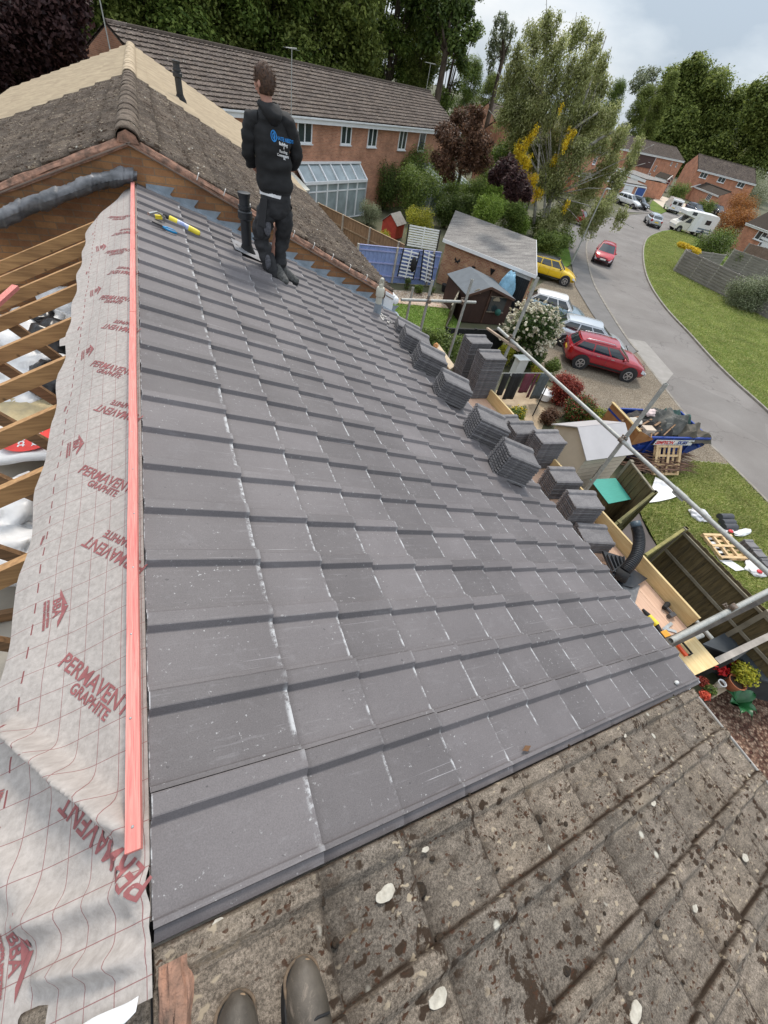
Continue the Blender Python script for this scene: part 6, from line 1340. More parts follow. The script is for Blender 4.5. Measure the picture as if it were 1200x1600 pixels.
o2 = fp((621, 432), .3); frame(o2, fp((631, 388)) - o2, fp((645, 437), .3) - o2, 'left white slatted frame leaning on the lavender fence', 8, mat_w)
o3 = fp((656, 438), .3); frame(o3, fp((662, 390)) - o3, fp((673, 444), .3) - o3, 'right white slatted frame leaning on the lavender fence', 8, mat_w)
o4 = fp((644, 424), .25); m = MB(o4); u4 = fp((648, 403), .25) - o4; m.tube([o4 - u4 * .05, o4 + u4 * .2, o4 + u4 * .8, o4 + u4 * 1.05], [.05, .16, .16, .05], 14); tag(m.build('garden_heater', BLACK, loc=o4, smooth=True), 'slim black cover hanging between the two white slatted frames', 'cover')
# brown garden fence behind, with the little red house
fa2, fb2 = gz((500, 313), 1.8), gz((644, 352), 1.8)
fz = [gz(p, 1.8) for p in ((498, 318), (632, 383))]; fence(fz[0], fz[1], 1.8, FENCEB, mat('fence_rail_brown', (.34, .23, .14), .85, .2, 4), 'brown boarded fence stepping down between the conservatory garden and the blue fence', side=-1, rails=(.5, 1.2), post=2.4, postm=mat('fence_post_grey', (.4, .34, .27), .9))
c = gz((613, 362), .3); c.z = 0
dd_ = (gz((620, 330), 1.7) - gz((608, 340), 1.7)); shed('playhouse', c, (.85, .75, 0), 1.15, 1.4, .95, .5, mat('shed_red', (.4, .05, .03), .8, .2, 4), mat('shed_roof_weathered', (.26, .24, .22), .9, .2, 4), 'small red playhouse with a weathered grey roof behind the brown fence')
# weathered fence on the grass bend
w0, w1 = gz((1052, 425)), gz((1170, 485)); dw = (w1 - w0).normalized(); fence(w0, w0 + dw * 11, 1.85, FENCEW, FENCEW, 'grey weathered lap panel fence with concrete posts on the grass verge', side=1, rails=(), post=1.9, postm=POSTC, horiz=True, cap=True)
w2 = w0 + dw * .0; w3 = gz((1076, 400)); fence(w0 + Vector((.3, .3, 0)), w0 + Vector((-dw.y, dw.x, 0)) * 6, 1.85, FENCEW, FENCEW, 'weathered side fence running back beside the yellow flowers', rails=(), post=1.9, postm=POSTC, horiz=True)
v0, v1 = gz((1127, 419)), gz((1215, 452)); fence(v0, v1, 1.85, FENCEW, FENCEW, 'second weathered panel fence behind the grey shrub', rails=(), post=1.9, postm=POSTC, horiz=True)
v0, v1 = gz((1150, 410)), gz((1260, 440)); fence(v0, v1, 2.0, woodmat('fence_reddish', (.24, .16, .13), (.14, .09, .07), (4, 4, .6), 3, .9, False), FENCEW, 'reddish brown fence beyond the weathered panels', rails=(.4, 1.6), post=1.9)
# washing line frame with dark towels
t = thing('clothes_airer', gz((820, 620)), 'clothes airer with black trousers and maroon and grey towels in the garden below', 'clothes airer'); og = t.location
A, B_ = gz((785, 583), 1.35), gz((862, 583), 1.35); m = MB(og); m.tube([A, B_], .015, 6)
for p in (A, B_): m.tube([(p.x, p.y, 0), p], .02, 6)
m.build('frame', GALV, t)
for k, (u0_, u1_, mt, l) in enumerate(((.02, .16, BLACK, .95), (.2, .42, BLACK, 1.15), (.45, .64, mat('towel_maroon', (.12, .03, .045), .95, .2, 9), .85), (.66, .74, mat('towel_plum', (.1, .03, .04), .95), 1.1), (.76, .98, mat('towel_grey', (.09, .105, .11), .95, .2, 9), 1.15))):
    m = MB(og); m.grid(lambda u, v: A.lerp(B_, u) + Vector((.03 * math.sin(u * 60), -.02 - .04 * v + .02 * math.sin(u * 45), -v * l)), 10, 6, u0_, u1_, 0, 1); m.build('towel', mt, t, smooth=True, solid=.01)
c = gz((817, 559), .9); m = MB(c); m.box(c, (.7, .5, .04)); m.box(c - up * .45 , (.5, .35, .86)); tag(m.build('barbecue', mat('table_pale', (.62, .64, .62), .5, .1, 3), loc=c), 'pale square garden table behind the clothes airer', 'table')
c = gz((849, 622), .1); m = MB(c); m.tube([c, c + up * .3], [.28, .34], 18); tag(m.build('bucket', WHITE, loc=c, smooth='auto'), 'white tub standing under the grey towel', 'tub')
c = gz((832, 650)); m = MB(c); m.tube([c, gz((855, 602), 1.3)], .025, 8); tag(m.build('umbrella_pole', BLACK, loc=c), 'slim black pole leaning over the sandy paving', 'pole')
c = gz((793, 640), 3.2); m = MB(c); P_ = [gz(p, 4.2) for p in ((782, 622), (812, 655), (828, 672), (776, 672), (770, 640))]
# ------------------------------------------------------------------ houses beyond
def house(name, E1, E2, ze, depth, rise, wallm, roofm, label, wins=(), over=.25, foot=0, prof=None, groupw=None, flat=False, cat='house', fasc=.25, fine=True):
    """front eave runs E1->E2 (left to right as seen from the camera)"""
    E1 = Vector((E1[0], E1[1], 0)); E2 = Vector((E2[0], E2[1], 0)); d = (E2 - E1).normalized(); L = (E2 - E1).length; n = Vector((-d.y, d.x, 0)); up = Vector((0, 0, 1))
    if n.dot(E1 - Vector((CP[0], CP[1], 0))) < 0: n = -n
    t = thing(name, E1, label, cat); W1 = E1 + n * over; W2 = E2 + n * over; m = MB(E1); H = ze; dp = depth - 2 * over
    C_ = [W1, W2, W2 + n * dp, W1 + n * dp]
    for i in range(4):
        p, q = C_[i], C_[(i + 1) % 4]; LL = (q - p).length; pts = [p, q, q + up * H, p + up * H]; uv = [(0, 0), (LL, 0), (LL, H), (0, H)]
        if i in (1, 3) and not flat: pts.insert(3, (p + q) / 2 + up * (H + rise)); uv.insert(3, (LL / 2, H + rise))
        m.face(pts, uv)
    m.build('wall', wallm, t)
    if flat:
        m = MB(E1); m.slab(ccw([E1 + up * (ze + .12), E2 + up * (ze + .12), E2 + n * depth + up * (ze + rise + .12), E1 + n * depth + up * (ze + rise + .12)]), .06); m.build('roof', roofm, t)
    else:
        sl = math.hypot(depth / 2, rise + .08); a = math.atan2(rise + .08, depth / 2); R0 = E1 + n * depth / 2 + up * (ze + rise + .1)
        for s_ in (-1, 1):
            if fine:
                P = lambda s, y, h=0, s_=s_: R0 + d * y + n * s_ * (s * math.cos(a) + h * math.sin(a)) + up * (-s * math.sin(a) + h * math.cos(a))
                k = int(sl / .34); tiles(P, 0, int(L / .3), [sl - .34 * (k - i) for i in range(k + 1) if sl - .34 * (k - i) > .15], .38, roofm, 'tiled_roof', t, prof or [(0, 0), (.2, 0), (.24, .02), (.29, .02), (.30, 0)], org=E1, lift=.055, th=.045, jit=.006)
            m = MB(E1); P_ = [R0 - up * .06, R0 + d * L - up * .06, R0 + d * L + n * s_ * (depth / 2) - up * (rise + .14), R0 + n * s_ * (depth / 2) - up * (rise + .14)]; m.slab(ccw(P_), .05); m.build('roof_deck', roofm, t)
        m = MB(E1); m.tube([R0 + up * .0, R0 + d * L + up * .0], .12, 8); m.build('ridge', roofm, t)
    m = MB(E1); m.beam(E1 + up * (ze - .02 - fasc / 2) + n * .01, E2 + up * (ze - .02 - fasc / 2) + n * .01, .03, fasc); m.beam(E1 + up * (ze - fasc) + n * over / 2, E2 + up * (ze - fasc) + n * over / 2, over, .02)
    if not flat: m.beam(E1 + up * (ze - .05) - n * .05, E2 + up * (ze - .05) - n * .05, .1, .08)
    m.build('fascia', WHITE, t)
    def win(px, w, h, mull=1, top=0, glass=GLASS, name='window', z=None, frame=WHITE, door=False):
        c = onpl(px, W1, n) if len(px) == 2 else W1 + d * px[0] + up * px[1]
        o = -n; f = thing_child(name, t, c, E1); m = MB(c); m.box(c + o * .0, (w - .06, .03, h - .06), (d, n, up)); m.build('pane', glass, f)
        m = MB(c); fr = .09
        for s_ in (-1, 1): m.box(c + d * s_ * (w / 2 - fr / 2) + o * .02, (fr, .05, h), (d, n, up)); m.box(c + up * s_ * (h / 2 - fr / 2) + o * .02, (w - 2 * fr, .05, fr), (d, n, up))
        for k in range(mull): m.box(c + d * (w * ((k + 1) / (mull + 1) - .5)) + o * .02, (fr, .045, h - 2 * fr), (d, n, up))
        if top: m.box(c + up * (h * .2) + d * (-w / 4 if top == 1 else w / 4) + o * .02, (w / 2 - fr, .045, fr), (d, n, up))
        m.build('frame', frame, f)
        m = MB(c); m.box(c - up * (h / 2 + .03) + o * .05, (w + .12, .14, .05), (d, n, up)); m.build('sill', frame, f)
        return f
    for w_ in wins: win(*w_[0], **w_[1]) if isinstance(w_[1], dict) else win(*w_)
    return t, W1, d, n
def thing_child(name, t, c, org):
    o = bpy.data.objects.new(name, None); COL.objects.link(o); o.parent = t; o.location = Vector(c) - Vector(org); o.empty_display_size = .1; return o
ZT = 5.5
Ta, Tb = gz((357, 170), ZT), gz((690, 203), ZT); dT = (Tb - Ta).normalized(); nT = Vector((-dT.y, dT.x, 0)); Tl = gz((120, 88), 5.6)
uL = (gz((200, 72), 7) - Ta).dot(dT); uA = (onpl((165, 36), Ta + nT * 4.2, nT) - Ta).dot(dT); uB = (onpl((672, 144), Ta + nT * 4.2, nT) - Ta).dot(dT); print('terrace', uA, uB, (Tb - Ta).length); T0 = Ta + dT * uA; T1 = Ta + dT * uB
tr, TW, _, _ = house('terrace_houses', T0, T1, ZT, 8.4, 1.95, BRICKT, OLDT, 'long brick terrace with a mossy brown tiled roof and white framed windows', wins=[
    (((476, 201),), dict(w=1.15, h=1.3, top=1)), (((541, 206),), dict(w=.95, h=1.25, top=2)), (((582, 211),), dict(w=.95, h=1.25)), (((629, 216),), dict(w=.95, h=1.25)), (((659, 220),), dict(w=.95, h=1.25, mull=0)), (((384, 185),), dict(w=1.0, h=1.2))] and
    [(((476, 201), 1.4, 1.45, 1, 1)), (((541, 206), 1.2, 1.4, 1, 2)), (((582, 211), 1.2, 1.4, 1)), (((629, 217), 1.2, 1.4, 1)), (((659, 220), 1.1, 1.4, 0))], over=.3, fasc=.3)
m = MB(T0)
q0, q1 = onpl((650, 192), TW - nT * .06, nT), onpl((636, 262), TW - nT * .06, nT); m.tube([(q0.x, q0.y, ZT - .2), (q0.x, q0.y, 0)], .045, 8); m.build('downpipe', WHITE, tr)
for px in ((553, 112), (582, 118)):
    c = onpl(px, T0 + nT * 4.2, nT); m = MB(T0); m.tube([(c.x, c.y, ZT + 1.7), (c.x, c.y, ZT + 2.9)], .1, 10); m.build('flue_pipe', mat('flue_grey', (.3, .3, .3), .6) if px[0] == 553 else bpy.data.materials['flue_grey'], tr)
for px in ((553, 165), (638, 180)):
    c = onpl(px, (T0 + nT * 1.5), nT); m = MB(T0); m.tube([(c.x, c.y, ZT + .5), (c.x, c.y, ZT + 1.25)], [.1, .06], 10); m.box((c.x, c.y, ZT + .68), (.5, .5, .04)); m.build('roof_vent', bpy.data.materials['flue_grey'], tr)
def aerial(base, H, label, ang=0.3):
    t = thing('tv_aerial', base, label, 'aerial'); m = MB(); m.tube([(0, 0, 0), (0, 0, H)], .025, 6); m.tube([(-.7 * math.cos(ang), -.7 * math.sin(ang), H), (.6 * math.cos(ang), .6 * math.sin(ang), H + .05)], .02, 6)
    for k in range(8): x = -.6 + k * .16; c = Vector((x * math.cos(ang), x * math.sin(ang), H)); o = Vector((-math.sin(ang), math.cos(ang), 0)) * .22; m.tube([c - o, c + o], .008, 4)
    m.build('mast', GALV, t); return t
c = onpl((668, 128), T0 + nT * 4.2, nT); aerial(Vector((c.x, c.y, ZT + 1.9)), 1.9, 'tv aerial at the right end of the long terrace ridge')
c = onpl((455, 180), T0 - nT * .2, nT); aerial(Vector((c.x, c.y, 4.6)), 3.6, 'tall thin tv aerial on the terrace wall behind the man', .9)
c = onpl((170, 68), T0 + nT * .5, nT); aerial(Vector((c.x, c.y, 5.2)), 4.6, 'tv aerial mast at the left gable of the terrace', 1.2)
# conservatory
wz = 2.95; c1 = onpl((459, 262), TW, nT); c2 = onpl((526, 262), TW, nT); cz = c1.z
k1, k2 = gz((508, 290), 2.15), gz((571, 285), 2.15); pr_ = ((k2 - TW).dot(nT) + (k1 - TW).dot(nT)) / 2; wl, wr_ = (k1 - T0).dot(dT), (k2 - T0).dot(dT)
print('conservatory', c1, c2, k1, k2, pr_, wl, wr_)
wl = (c1 - TW).dot(dT) + .1; wr_ = (k2 - TW).dot(dT); pj = -pr_; up = Vector((0, 0, 1))
t = thing('conservatory', TW + dT * wl, 'white framed conservatory with a sloping glass roof against the terrace wall', 'conservatory'); og = t.location
F = lambda u, v, z: TW + dT * u - nT * v + up * z
zt, zf = 3.15, 2.3; m = MB(og); m.face([F(wl, 0, zt), F(wl, pj, zf), F(wr_, pj, zf), F(wr_, 0, zt)]); m.build('roof_glass', GLASSL, t, solid=.02)
m = MB(og)
for k in range(7): u = wl + (wr_ - wl) * k / 6; m.beam(F(u, 0, zt + .03), F(u, pj + .05, zf + .03), .11, .08)
m.beam(F(wl, pj + .03, zf), F(wr_, pj + .03, zf), .14, .16); m.beam(F(wl - .1, .05, zt + .05), F(wr_ + .1, .05, zt + .05), .2, .12); m.build('roof_bar', WHITE, t)
def glazed(p, q, h, n_, z0_=.0, base=.0):
    m = MB(og); m.face([p + up * z0_, q + up * z0_, q + up * h, p + up * h]); m.build('glazing', GLASSL, t); m = MB(og)
    for k in range(n_ + 1): x = p.lerp(q, k / n_); m.box(x + up * (h + z0_) / 2, (.12, .1, h - z0_), (dT, nT, up))
    for z in (z0_ + .05, h * .78, h - .04): m.beam(p + up * z, q + up * z, .07, .08)
    m.build('frame', WHITE, t)
glazed(F(wl, pj, 0), F(wr_, pj, 0), zf, 6); glazed(F(wr_, pj, 0), F(wr_, 0, 0), zf, 3); glazed(F(wl, 0, 0), F(wl, pj, 0), zf, 3)
# lower lean-to beside it
t = thing('lean_to', TW + dT * (wl - 3.2), 'white lean-to porch with a pale plastic roof left of the conservatory', 'porch'); og = t.location
m = MB(og); m.slab(ccw([F(wl - 3.2, 0, 2.7), F(wl - 3.2, pj + .6, 2.1), F(wl - .15, pj + .6, 2.1), F(wl - .15, 0, 2.7)]), .05); m.build('roof', mat('polycarbonate_cream', (.66, .64, .55), .5, .05, 2), t)
glazed(F(wl - 3.1, pj + .5, 0), F(wl - .2, pj + .5, 0), 2.05, 4); glazed(F(wl - .2, pj + .5, 0), F(wl - .2, .1, 0), 2.05, 3)
# second white conservatory further along
c = gz((665, 272), 2.3); u_ = (c - TW).dot(dT); t = thing('conservatory', TW + dT * u_, 'second white conservatory half hidden behind the shrubs at the far end of the terrace', 'conservatory'); og = t.location; wl, wr_, pj, zf = u_ - 2.0, u_ + 3.4, 3.2, 2.2
m = MB(og); m.face([F(wl, 0, 3.1), F(wl, pj, zf), F(wr_, pj, zf), F(wr_, 0, 3.1)]); m.build('roof_glass', GLASSL, t, solid=.02); m = MB(og)
for k in range(6): u = wl + (wr_ - wl) * k / 5; m.beam(F(u, 0, 3.14), F(u, pj + .05, zf + .03), .08, .07)
m.beam(F(wl, pj + .03, zf), F(wr_, pj + .03, zf), .1, .14); m.build('roof_bar', WHITE, t); glazed(F(wl, pj, 0), F(wr_, pj, 0), zf, 5); glazed(F(wl, 0, 0), F(wl, pj, 0), zf, 3)
# house with the gable beyond
A = gz((749, 154), 7.35); E = gz((776, 195), 5.5); Lf = Vector((2 * A.x - E.x, 2 * A.y - E.y, 0)); Fq = gz((818, 205), 5.5); dr = Vector((Fq.x - E.x, Fq.y - E.y, 0)); dr = (dr - (E - Lf).normalized() * 0).normalized(); Wd = Vector((E.x - Lf.x, E.y - Lf.y, 0)).length
house('gabled_house', Vector((E.x, E.y, 0)), Vector((E.x, E.y, 0)) + dr * 13, 5.5, max(6.0, min(9, Wd)), 1.85, BRICKT, OLDT, 'brick house end with a plain gable beyond the copper tree', wins=[((781, 212), .7, 1.3, 1)], over=.25, fine=True)
aerial(A + Vector((0, 0, 0)), 1.6, 'tv aerial on the gable of the house beyond the copper tree', .2)
# far houses round the bend
e1, e2 = gz((966, 230), 5.3), gz((1070, 252), 5.3); HB, HW, hd, hn = house('brick_house', e1, e2, 5.3, 8, 2.0, BRICKR, OLDF, 'brick house with brown tile hung upper floor at the head of the road', wins=[((1016, 249), .9, 1.1, 1), ((1049, 256), .6, .8, 0), ((1057, 258), .6, .8, 0), ((1024, 263), .7, 1.1, 0), ((1013, 277), .8, 1.7, 0)], over=.3, fasc=.35)
m = MB((e1.x, e1.y, 0)); u0_ = (onpl((984, 245), HW, hn) - HW).dot(hd); u1_ = (onpl((1020, 255), HW, hn) - HW).dot(hd)
m.box(HW + hd * (u0_ + u1_) / 2 - hn * .06 + up * 3.9, (u1_ - u0_, .1, 2.5), (hd, hn, up)); m.build('tile_hanging', mat('tile_hung_brown', (.075, .035, .028), .8, .2, 6), HB)
m = MB((e1.x, e1.y, 0))
for u in (u0_ - .15, u1_ + .15): m.tube([HW + hd * u - hn * .1 + up * .1, HW + hd * u - hn * .1 + up * 5.1], .08, 8)
m.build('downpipe', WHITE, HB)
def porch(px, z, w, dpt, h, label, wallm, host_d, host_n):
    c = gz(px, 0); t = thing('porch', c, label, 'porch'); m = MB(c); P = lambda u, v, zz: c + host_d * u - host_n * v + up * zz
    for q in ([P(-w / 2, 0, 0), P(w / 2, 0, 0), P(w / 2, 0, h), P(0, 0, h + .7), P(-w / 2, 0, h)], [P(-w / 2, 0, 0), P(-w / 2, -dpt, 0), P(-w / 2, -dpt, h), P(-w / 2, 0, h)], [P(w / 2, 0, 0), P(w / 2, -dpt, 0), P(w / 2, -dpt, h), P(w / 2, 0, h)]): m.face(q)
    m.build('wall', wallm, t)
    for s_ in (-1, 1): m = MB(c); m.slab(ccw([P(0, .25, h + .78), P(s_ * (w / 2 + .2), .25, h - .08), P(s_ * (w / 2 + .2), -dpt, h - .08), P(0, -dpt, h + .78)]), .06); m.build('roof', OLDF, t); m = MB(c); m.beam(P(0, .27, h + .7), P(s_ * (w / 2 + .2), .27, h - .14), .05, .2); m.build('bargeboard', WHITE, t)
    m = MB(c); m.box(P(0, .03, h * .48), (w * .5, .05, h * .9), (host_d, host_n, up)); m.build('door', mat('door_maroon', (.16, .03, .04), .5, .1, 2) if 'door_maroon' not in bpy.data.materials else bpy.data.materials['door_maroon'], t)
    m = MB(c)
    for s_ in (-1, 1): m.box(P(s_ * w * .3, .05, h * .48), (.12, .06, h * .95), (host_d, host_n, up))
    m.build('frame', WHITE, t); return t
porch((1036, 299), 0, 2.6, 3, 2.3, 'white gabled porch of the brick house with brown tile hanging', WHITE, hd, hn)
print('eaves', e1, e2); f1, f2 = gz((1091, 264), 5.3), gz((1182, 288), 5.3); hb2, hw2, hd2, hn2 = house('brick_house', f1, f2, 5.3, 8.5, 2.1, BRICKR, OLDF, 'wide brick house with white upper windows behind the white van', wins=[((1100, 273), 1.6, 1.2, 1), ((1128, 280), 1.6, 1.2, 1), ((1158, 288), 1.6, 1.2, 1)], over=.3, fasc=.3)
porch((1079, 313), 0, 3.0, 2.5, 2.3, 'brick gabled porch with white trim behind the navy car', BRICKR, hd2, hn2)
p1, p2 = gz((1086, 290), 2.6), gz((1124, 305), 2.6); house('house_extension', p1, p2, 2.5, 4, .9, BRICKR, OLDF, 'single storey tiled extension along the front of the wide brick house', wins=[((1108, 308), 1.6, 1.2, 2)], over=.2, fine=False)
s1, s2 = gz((955, 282), 2.4), gz((1011, 292), 2.4); s1 = s1 - (s2 - s1) * .9; ggr, gw, gdn, gnn = house('garage_row', s1, s2, 2.4, 7, .25, BRICKR, GFELT, 'row of flat roofed lock-up garages with grey white and blue doors', flat=True, cat='garage', over=.15, fasc=.2)
for px, mt, nm in (((961, 293), mat('door_grey', (.2, .22, .27), .5), 'g'), ((979, 300), WHITE, 'w'), ((997, 305), mat('door_blue', (.02, .07, .28), .4), 'b')):
    c = onpl(px, gw, gnn); u = (c - gw).dot(gdn); m = MB((s1.x, s1.y, 0)); m.box(gw + gdn * u - gnn * .04 + up * 1.07, (2.2, .08, 2.1), (gdn, gnn, up)); m.build('garage_door', mt, ggr)
    m = MB((s1.x, s1.y, 0))
    for s_ in (-1, 1): m.box(gw + gdn * (u + s_ * 1.17) - gnn * .05 + up * 1.1, (.12, .1, 2.2), (gdn, gnn, up))
    m.build('door_frame', WHITE, ggr)
s3, s4 = gz((958, 262), 2.5), gz((1010, 281), 2.5); house('garage', s3, s4, 2.5, 6, .2, BRICKR, GFELT, 'flat roofed white fronted garage joined to the brick house', flat=True, cat='garage', fasc=.45, wins=[((990, 283), 2.2, 1.9, 0, 0, WHITE, 'garage_door')], over=.1)
s5, s6 = gz((885, 228), 5.3), gz((955, 240), 5.3); house('brick_house', s5, s6, 5.3, 8, 1.9, BRICKR, OLDF, 'brick house mostly hidden behind the birch branches', wins=[((905, 245), 1.0, 1.1, 1), ((930, 250), 1.0, 1.1, 1)])
s7, s8 = gz((810, 222), 5.3), gz((870, 235), 5.3); house('brick_house', s7, s8, 5.3, 8, 1.9, BRICKR, OLDF, 'brick house glimpsed behind the yellow laburnum', wins=[((813, 243), 1.0, 1.2, 1), ((845, 250), 1.0, 1.2, 1)])
s9, s10 = gz((1168, 345), 3.2), gz((1250, 375), 3.2); house('brick_bungalow', s9 , s10, 3.0, 7, 1.8, BRICKR, OLDF, 'low brick building at the right edge behind the orange shrub', wins=[((1190, 368), 1.4, 1.1, 1)], fine=False)
s11, s12 = gz((1174, 362), 2.3), gz((1260, 398), 2.3); house('house_extension', s11, s12, 2.3, 3.5, .3, WHITE, mat('roof_slate_grey', (.11, .12, .13), .6), 'low white walled extension with a grey roof at the right edge', flat=True, wins=[((1186, 378), 1.3, .8, 2)], over=.1, cat='extension')

# ------------------------------------------------------------------ foliage
def leafcloud(name, clumps, n, size, mt, parent=None, seed=1, org=(0, 0, 0), droop=0.0, fill=.5, asp=.55, loc=None, upb=.5):
    g = np.random.default_rng(seed); C_ = np.array([[*c[0], *(c[1] if hasattr(c[1], '__len__') else (c[1],) * 3)] for c in clumps], float)
    w = (C_[:, 3] * C_[:, 4] * C_[:, 5]) ** (2 / 3); idx = g.choice(len(C_), n, p=w / w.sum()); D = g.normal(size=(n, 3)); D /= np.linalg.norm(D, axis=1)[:, None]
    rad = 1 - fill * g.random(n) ** 1.6
    # break each clump into twigs so that the outline is ragged
    tw = np.sin(D[:, 0] * 9 + idx * 1.7) * np.sin(D[:, 1] * 8 + idx * 2.3) * np.sin(D[:, 2] * 9 + idx); rad *= 1 + .30 * tw + .07 * g.normal(size=n)
    P = C_[idx, :3] + D * C_[idx, 3:] * rad[:, None]
    if droop: P[:, 2] -= droop * g.random(n) ** 2
    N = D * .7 + g.normal(size=(n, 3)) * .7 + np.array([0, 0, upb * 1.7]); N /= np.linalg.norm(N, axis=1)[:, None]
    T = g.normal(size=(n, 3)); 
    if droop: T = T * .45 + np.array([0, 0, -1.2])
    T -= N * (T * N).sum(1)[:, None]; T /= np.linalg.norm(T, axis=1)[:, None] + 1e-9; B_ = np.cross(N, T)
    s = size * (.6 + .8 * g.random(n))[:, None]; V = np.empty((n, 4, 3)); V[:, 0] = P - T * s * .5; V[:, 1] = P + B_ * s * asp * .5 + N * s * .06; V[:, 2] = P + T * s * .5; V[:, 3] = P - B_ * s * asp * .5 + N * s * .06
    V -= np.array(org, float); me_ = bpy.data.meshes.new(name); me_.vertices.add(4 * n); me_.vertices.foreach_set('co', V.astype(np.float32).ravel()); me_.loops.add(4 * n); me_.loops.foreach_set('vertex_index', np.arange(4 * n, dtype=np.int32))
    me_.polygons.add(n); me_.polygons.foreach_set('loop_start', np.arange(0, 4 * n, 4, dtype=np.int32)); me_.update(calc_edges=True); me_.materials.append(mt)
    o = bpy.data.objects.new(name, me_); COL.objects.link(o)
    if parent: o.parent = parent
    if loc is not None: o.location = loc
    return o
BARK = mat('bark_brown', (.12, .09, .065), .95, c2=(.05, .038, .028), scale=5, bump=.8, scl=(1, 1, .3)); BARKW = mat('bark_birch', (.5, .48, .44), .8, c2=(.13, .12, .1), scale=3.5, scl=(1, 1, 2.2))
LG = leafmat('leaf_green', (.14, .2, .04), (.055, .095, .018), (.24, .3, .07)); LD = leafmat('leaf_dark_green', (.09, .135, .03), (.035, .06, .014), (.16, .21, .05)); LB = leafmat('leaf_bright', (.2, .3, .04), (.1, .17, .02), (.32, .42, .09))
LBI = leafmat('leaf_birch', (.32, .35, .13), (.18, .2, .07), (.5, .5, .26), .48); LO = leafmat('leaf_olive', (.21, .24, .13), (.11, .14, .07), (.38, .4, .27)); LP = leafmat('leaf_purple', (.06, .03, .03), (.025, .013, .015), (.11, .055, .05)); LC = leafmat('leaf_copper', (.13, .065, .04), (.05, .028, .018), (.2, .11, .06))
LR = leafmat('leaf_red', (.26, .04, .028), (.1, .015, .012), (.38, .09, .05)); LOR = leafmat('leaf_orange', (.35, .13, .03), (.14, .06, .02), (.45, .22, .06)); LY = leafmat('flower_yellow', (.7, .5, .02), (.5, .34, .01), (.8, .65, .08)); LYG = leafmat('leaf_yellow_green', (.36, .36, .03), (.16, .2, .02), (.55, .5, .06)); LW = leafmat('flower_cream', (.72, .66, .5), (.5, .44, .32), (.8, .78, .68), .1)
def mpp(C): return float(CR[2] @ (np.array(C) - CP)) / FPX
def limbs(m, base, tips, r0, seed, n=7):
    r = random.Random(seed); base = Vector(base)
    for tp in tips:
        tp = Vector(tp); mid = base.lerp(tp, .5) + Vector((r.uniform(-.4, .4), r.uniform(-.4, .4), .3)); m.tube([base, base.lerp(mid, .55), mid, mid.lerp(tp, .6), tp], [r0, r0 * .75, r0 * .5, r0 * .3, .02], n)
def tree(label, bx, clumps_px, d, n, size, lm, bark, seed, name='tree', trunk=.22, group=None, droop=0, dvar=2.0, zx=1.0, fill=.6, cat='tree', rs=1.0):
    """clumps_px: (x, y, r) of leaf masses in the photo, set at distance d (metres) round the trunk"""
    r = random.Random(seed); cl = []; sub = []
    for (x, y, rp) in clumps_px:
        dd = d + r.uniform(-dvar, dvar); C = gd((x, y), dd); R = rp * mpp(C) * rs; cl.append((C, (R, R, R * zx))); 
        for k in range(7):
            v = Vector((r.gauss(0, 1), r.gauss(0, 1), r.gauss(0, 1))).normalized(); q = R * r.uniform(.25, .5); sub.append((C + Vector((v.x * R, v.y * R, v.z * R * zx)) * .7, (q, q, q * zx)))
    b0 = Vector((bx.x, bx.y, 0)); t = thing(name, b0, label, cat, 0, group)
    zm = sorted(c[0].z for c in cl)[len(cl) // 2]; ctr = sum((c[0] for c in cl), Vector()) / len(cl); m = MB(b0)
    z1 = max(.4, min(c[0].z for c in cl) * .8 + .2 * zm); fork = Vector((b0.x * .7 + ctr.x * .3, b0.y * .7 + ctr.y * .3, z1)); m.tube([b0 - Vector((0, 0, .2)), b0.lerp(fork, .5) + Vector((.08, .05, 0)), fork, Vector((ctr.x, ctr.y, max(c[0].z for c in cl)))], [trunk * 1.15, trunk, trunk * .8, .04], 10)
    limbs(m, fork, [c[0] + (c[0] - ctr) * .2 for c in cl], trunk * (.3 if bark is BARKW else .5), seed); m.build('trunk', bark, t, smooth=True)
    leafcloud('crown', sub + [(c[0], tuple(v * .8 for v in c[1])) for c in cl], n, size, lm, t, seed, b0, droop, fill); return t
# the wood behind the terrace: four crown meshes shared by the trees
def proto(seed, n, size, lm, R, H0, H1, cl=16, sparse=False):
    r = random.Random(seed); c = []
    for k in range(cl):
        f = (k + .5) / cl; z = H0 + (H1 - H0) * f; rr = R * (math.sin(math.pi * min(1, .18 + f * .82)) ** .6); a = k * 2.4; q = rr * r.uniform(.25, .8); s = R * r.uniform(.34, .5) * (.7 if sparse else 1); c.append(((q * math.cos(a), q * math.sin(a), z), (s, s, s * .8)))
        c.append(((q * math.cos(a + 3) * .8, q * math.sin(a + 3) * .8, z + r.uniform(-1, 1)), (s * .7, s * .7, s * .6)))
    t = thing('woodland_tree', (0, 0, 0), 'tall green tree in the wood behind the terrace', 'tree', 0, 'trees of the wood behind the terrace')
    m = MB(); m.tube([(0, 0, -.2), (.1, 0, H0), (0, .1, (H0 + H1) / 2), (0, 0, H1)], [.32, .26, .16, .03], 9); limbs(m, (0, 0, H0 * .9), [q[0] for q in c[::3]], .12, seed); m.build('trunk', BARK, t, smooth=True)
    leafcloud('crown', c, n, size, lm, t, seed, (0, 0, 0), 0, .55); return t
LM = leafmat('leaf_wood_green', (.19, .23, .055), (.075, .11, .024), (.33, .38, .1), .45)
protos = [proto(1, 36000, .29, LG, 5.0, 4, 22), proto(2, 36000, .29, LM, 4.6, 3, 20), proto(3, 32000, .3, LM, 4.2, 5, 24), proto(4, 16000, .29, LG, 4.2, 6, 25, sparse=True)]
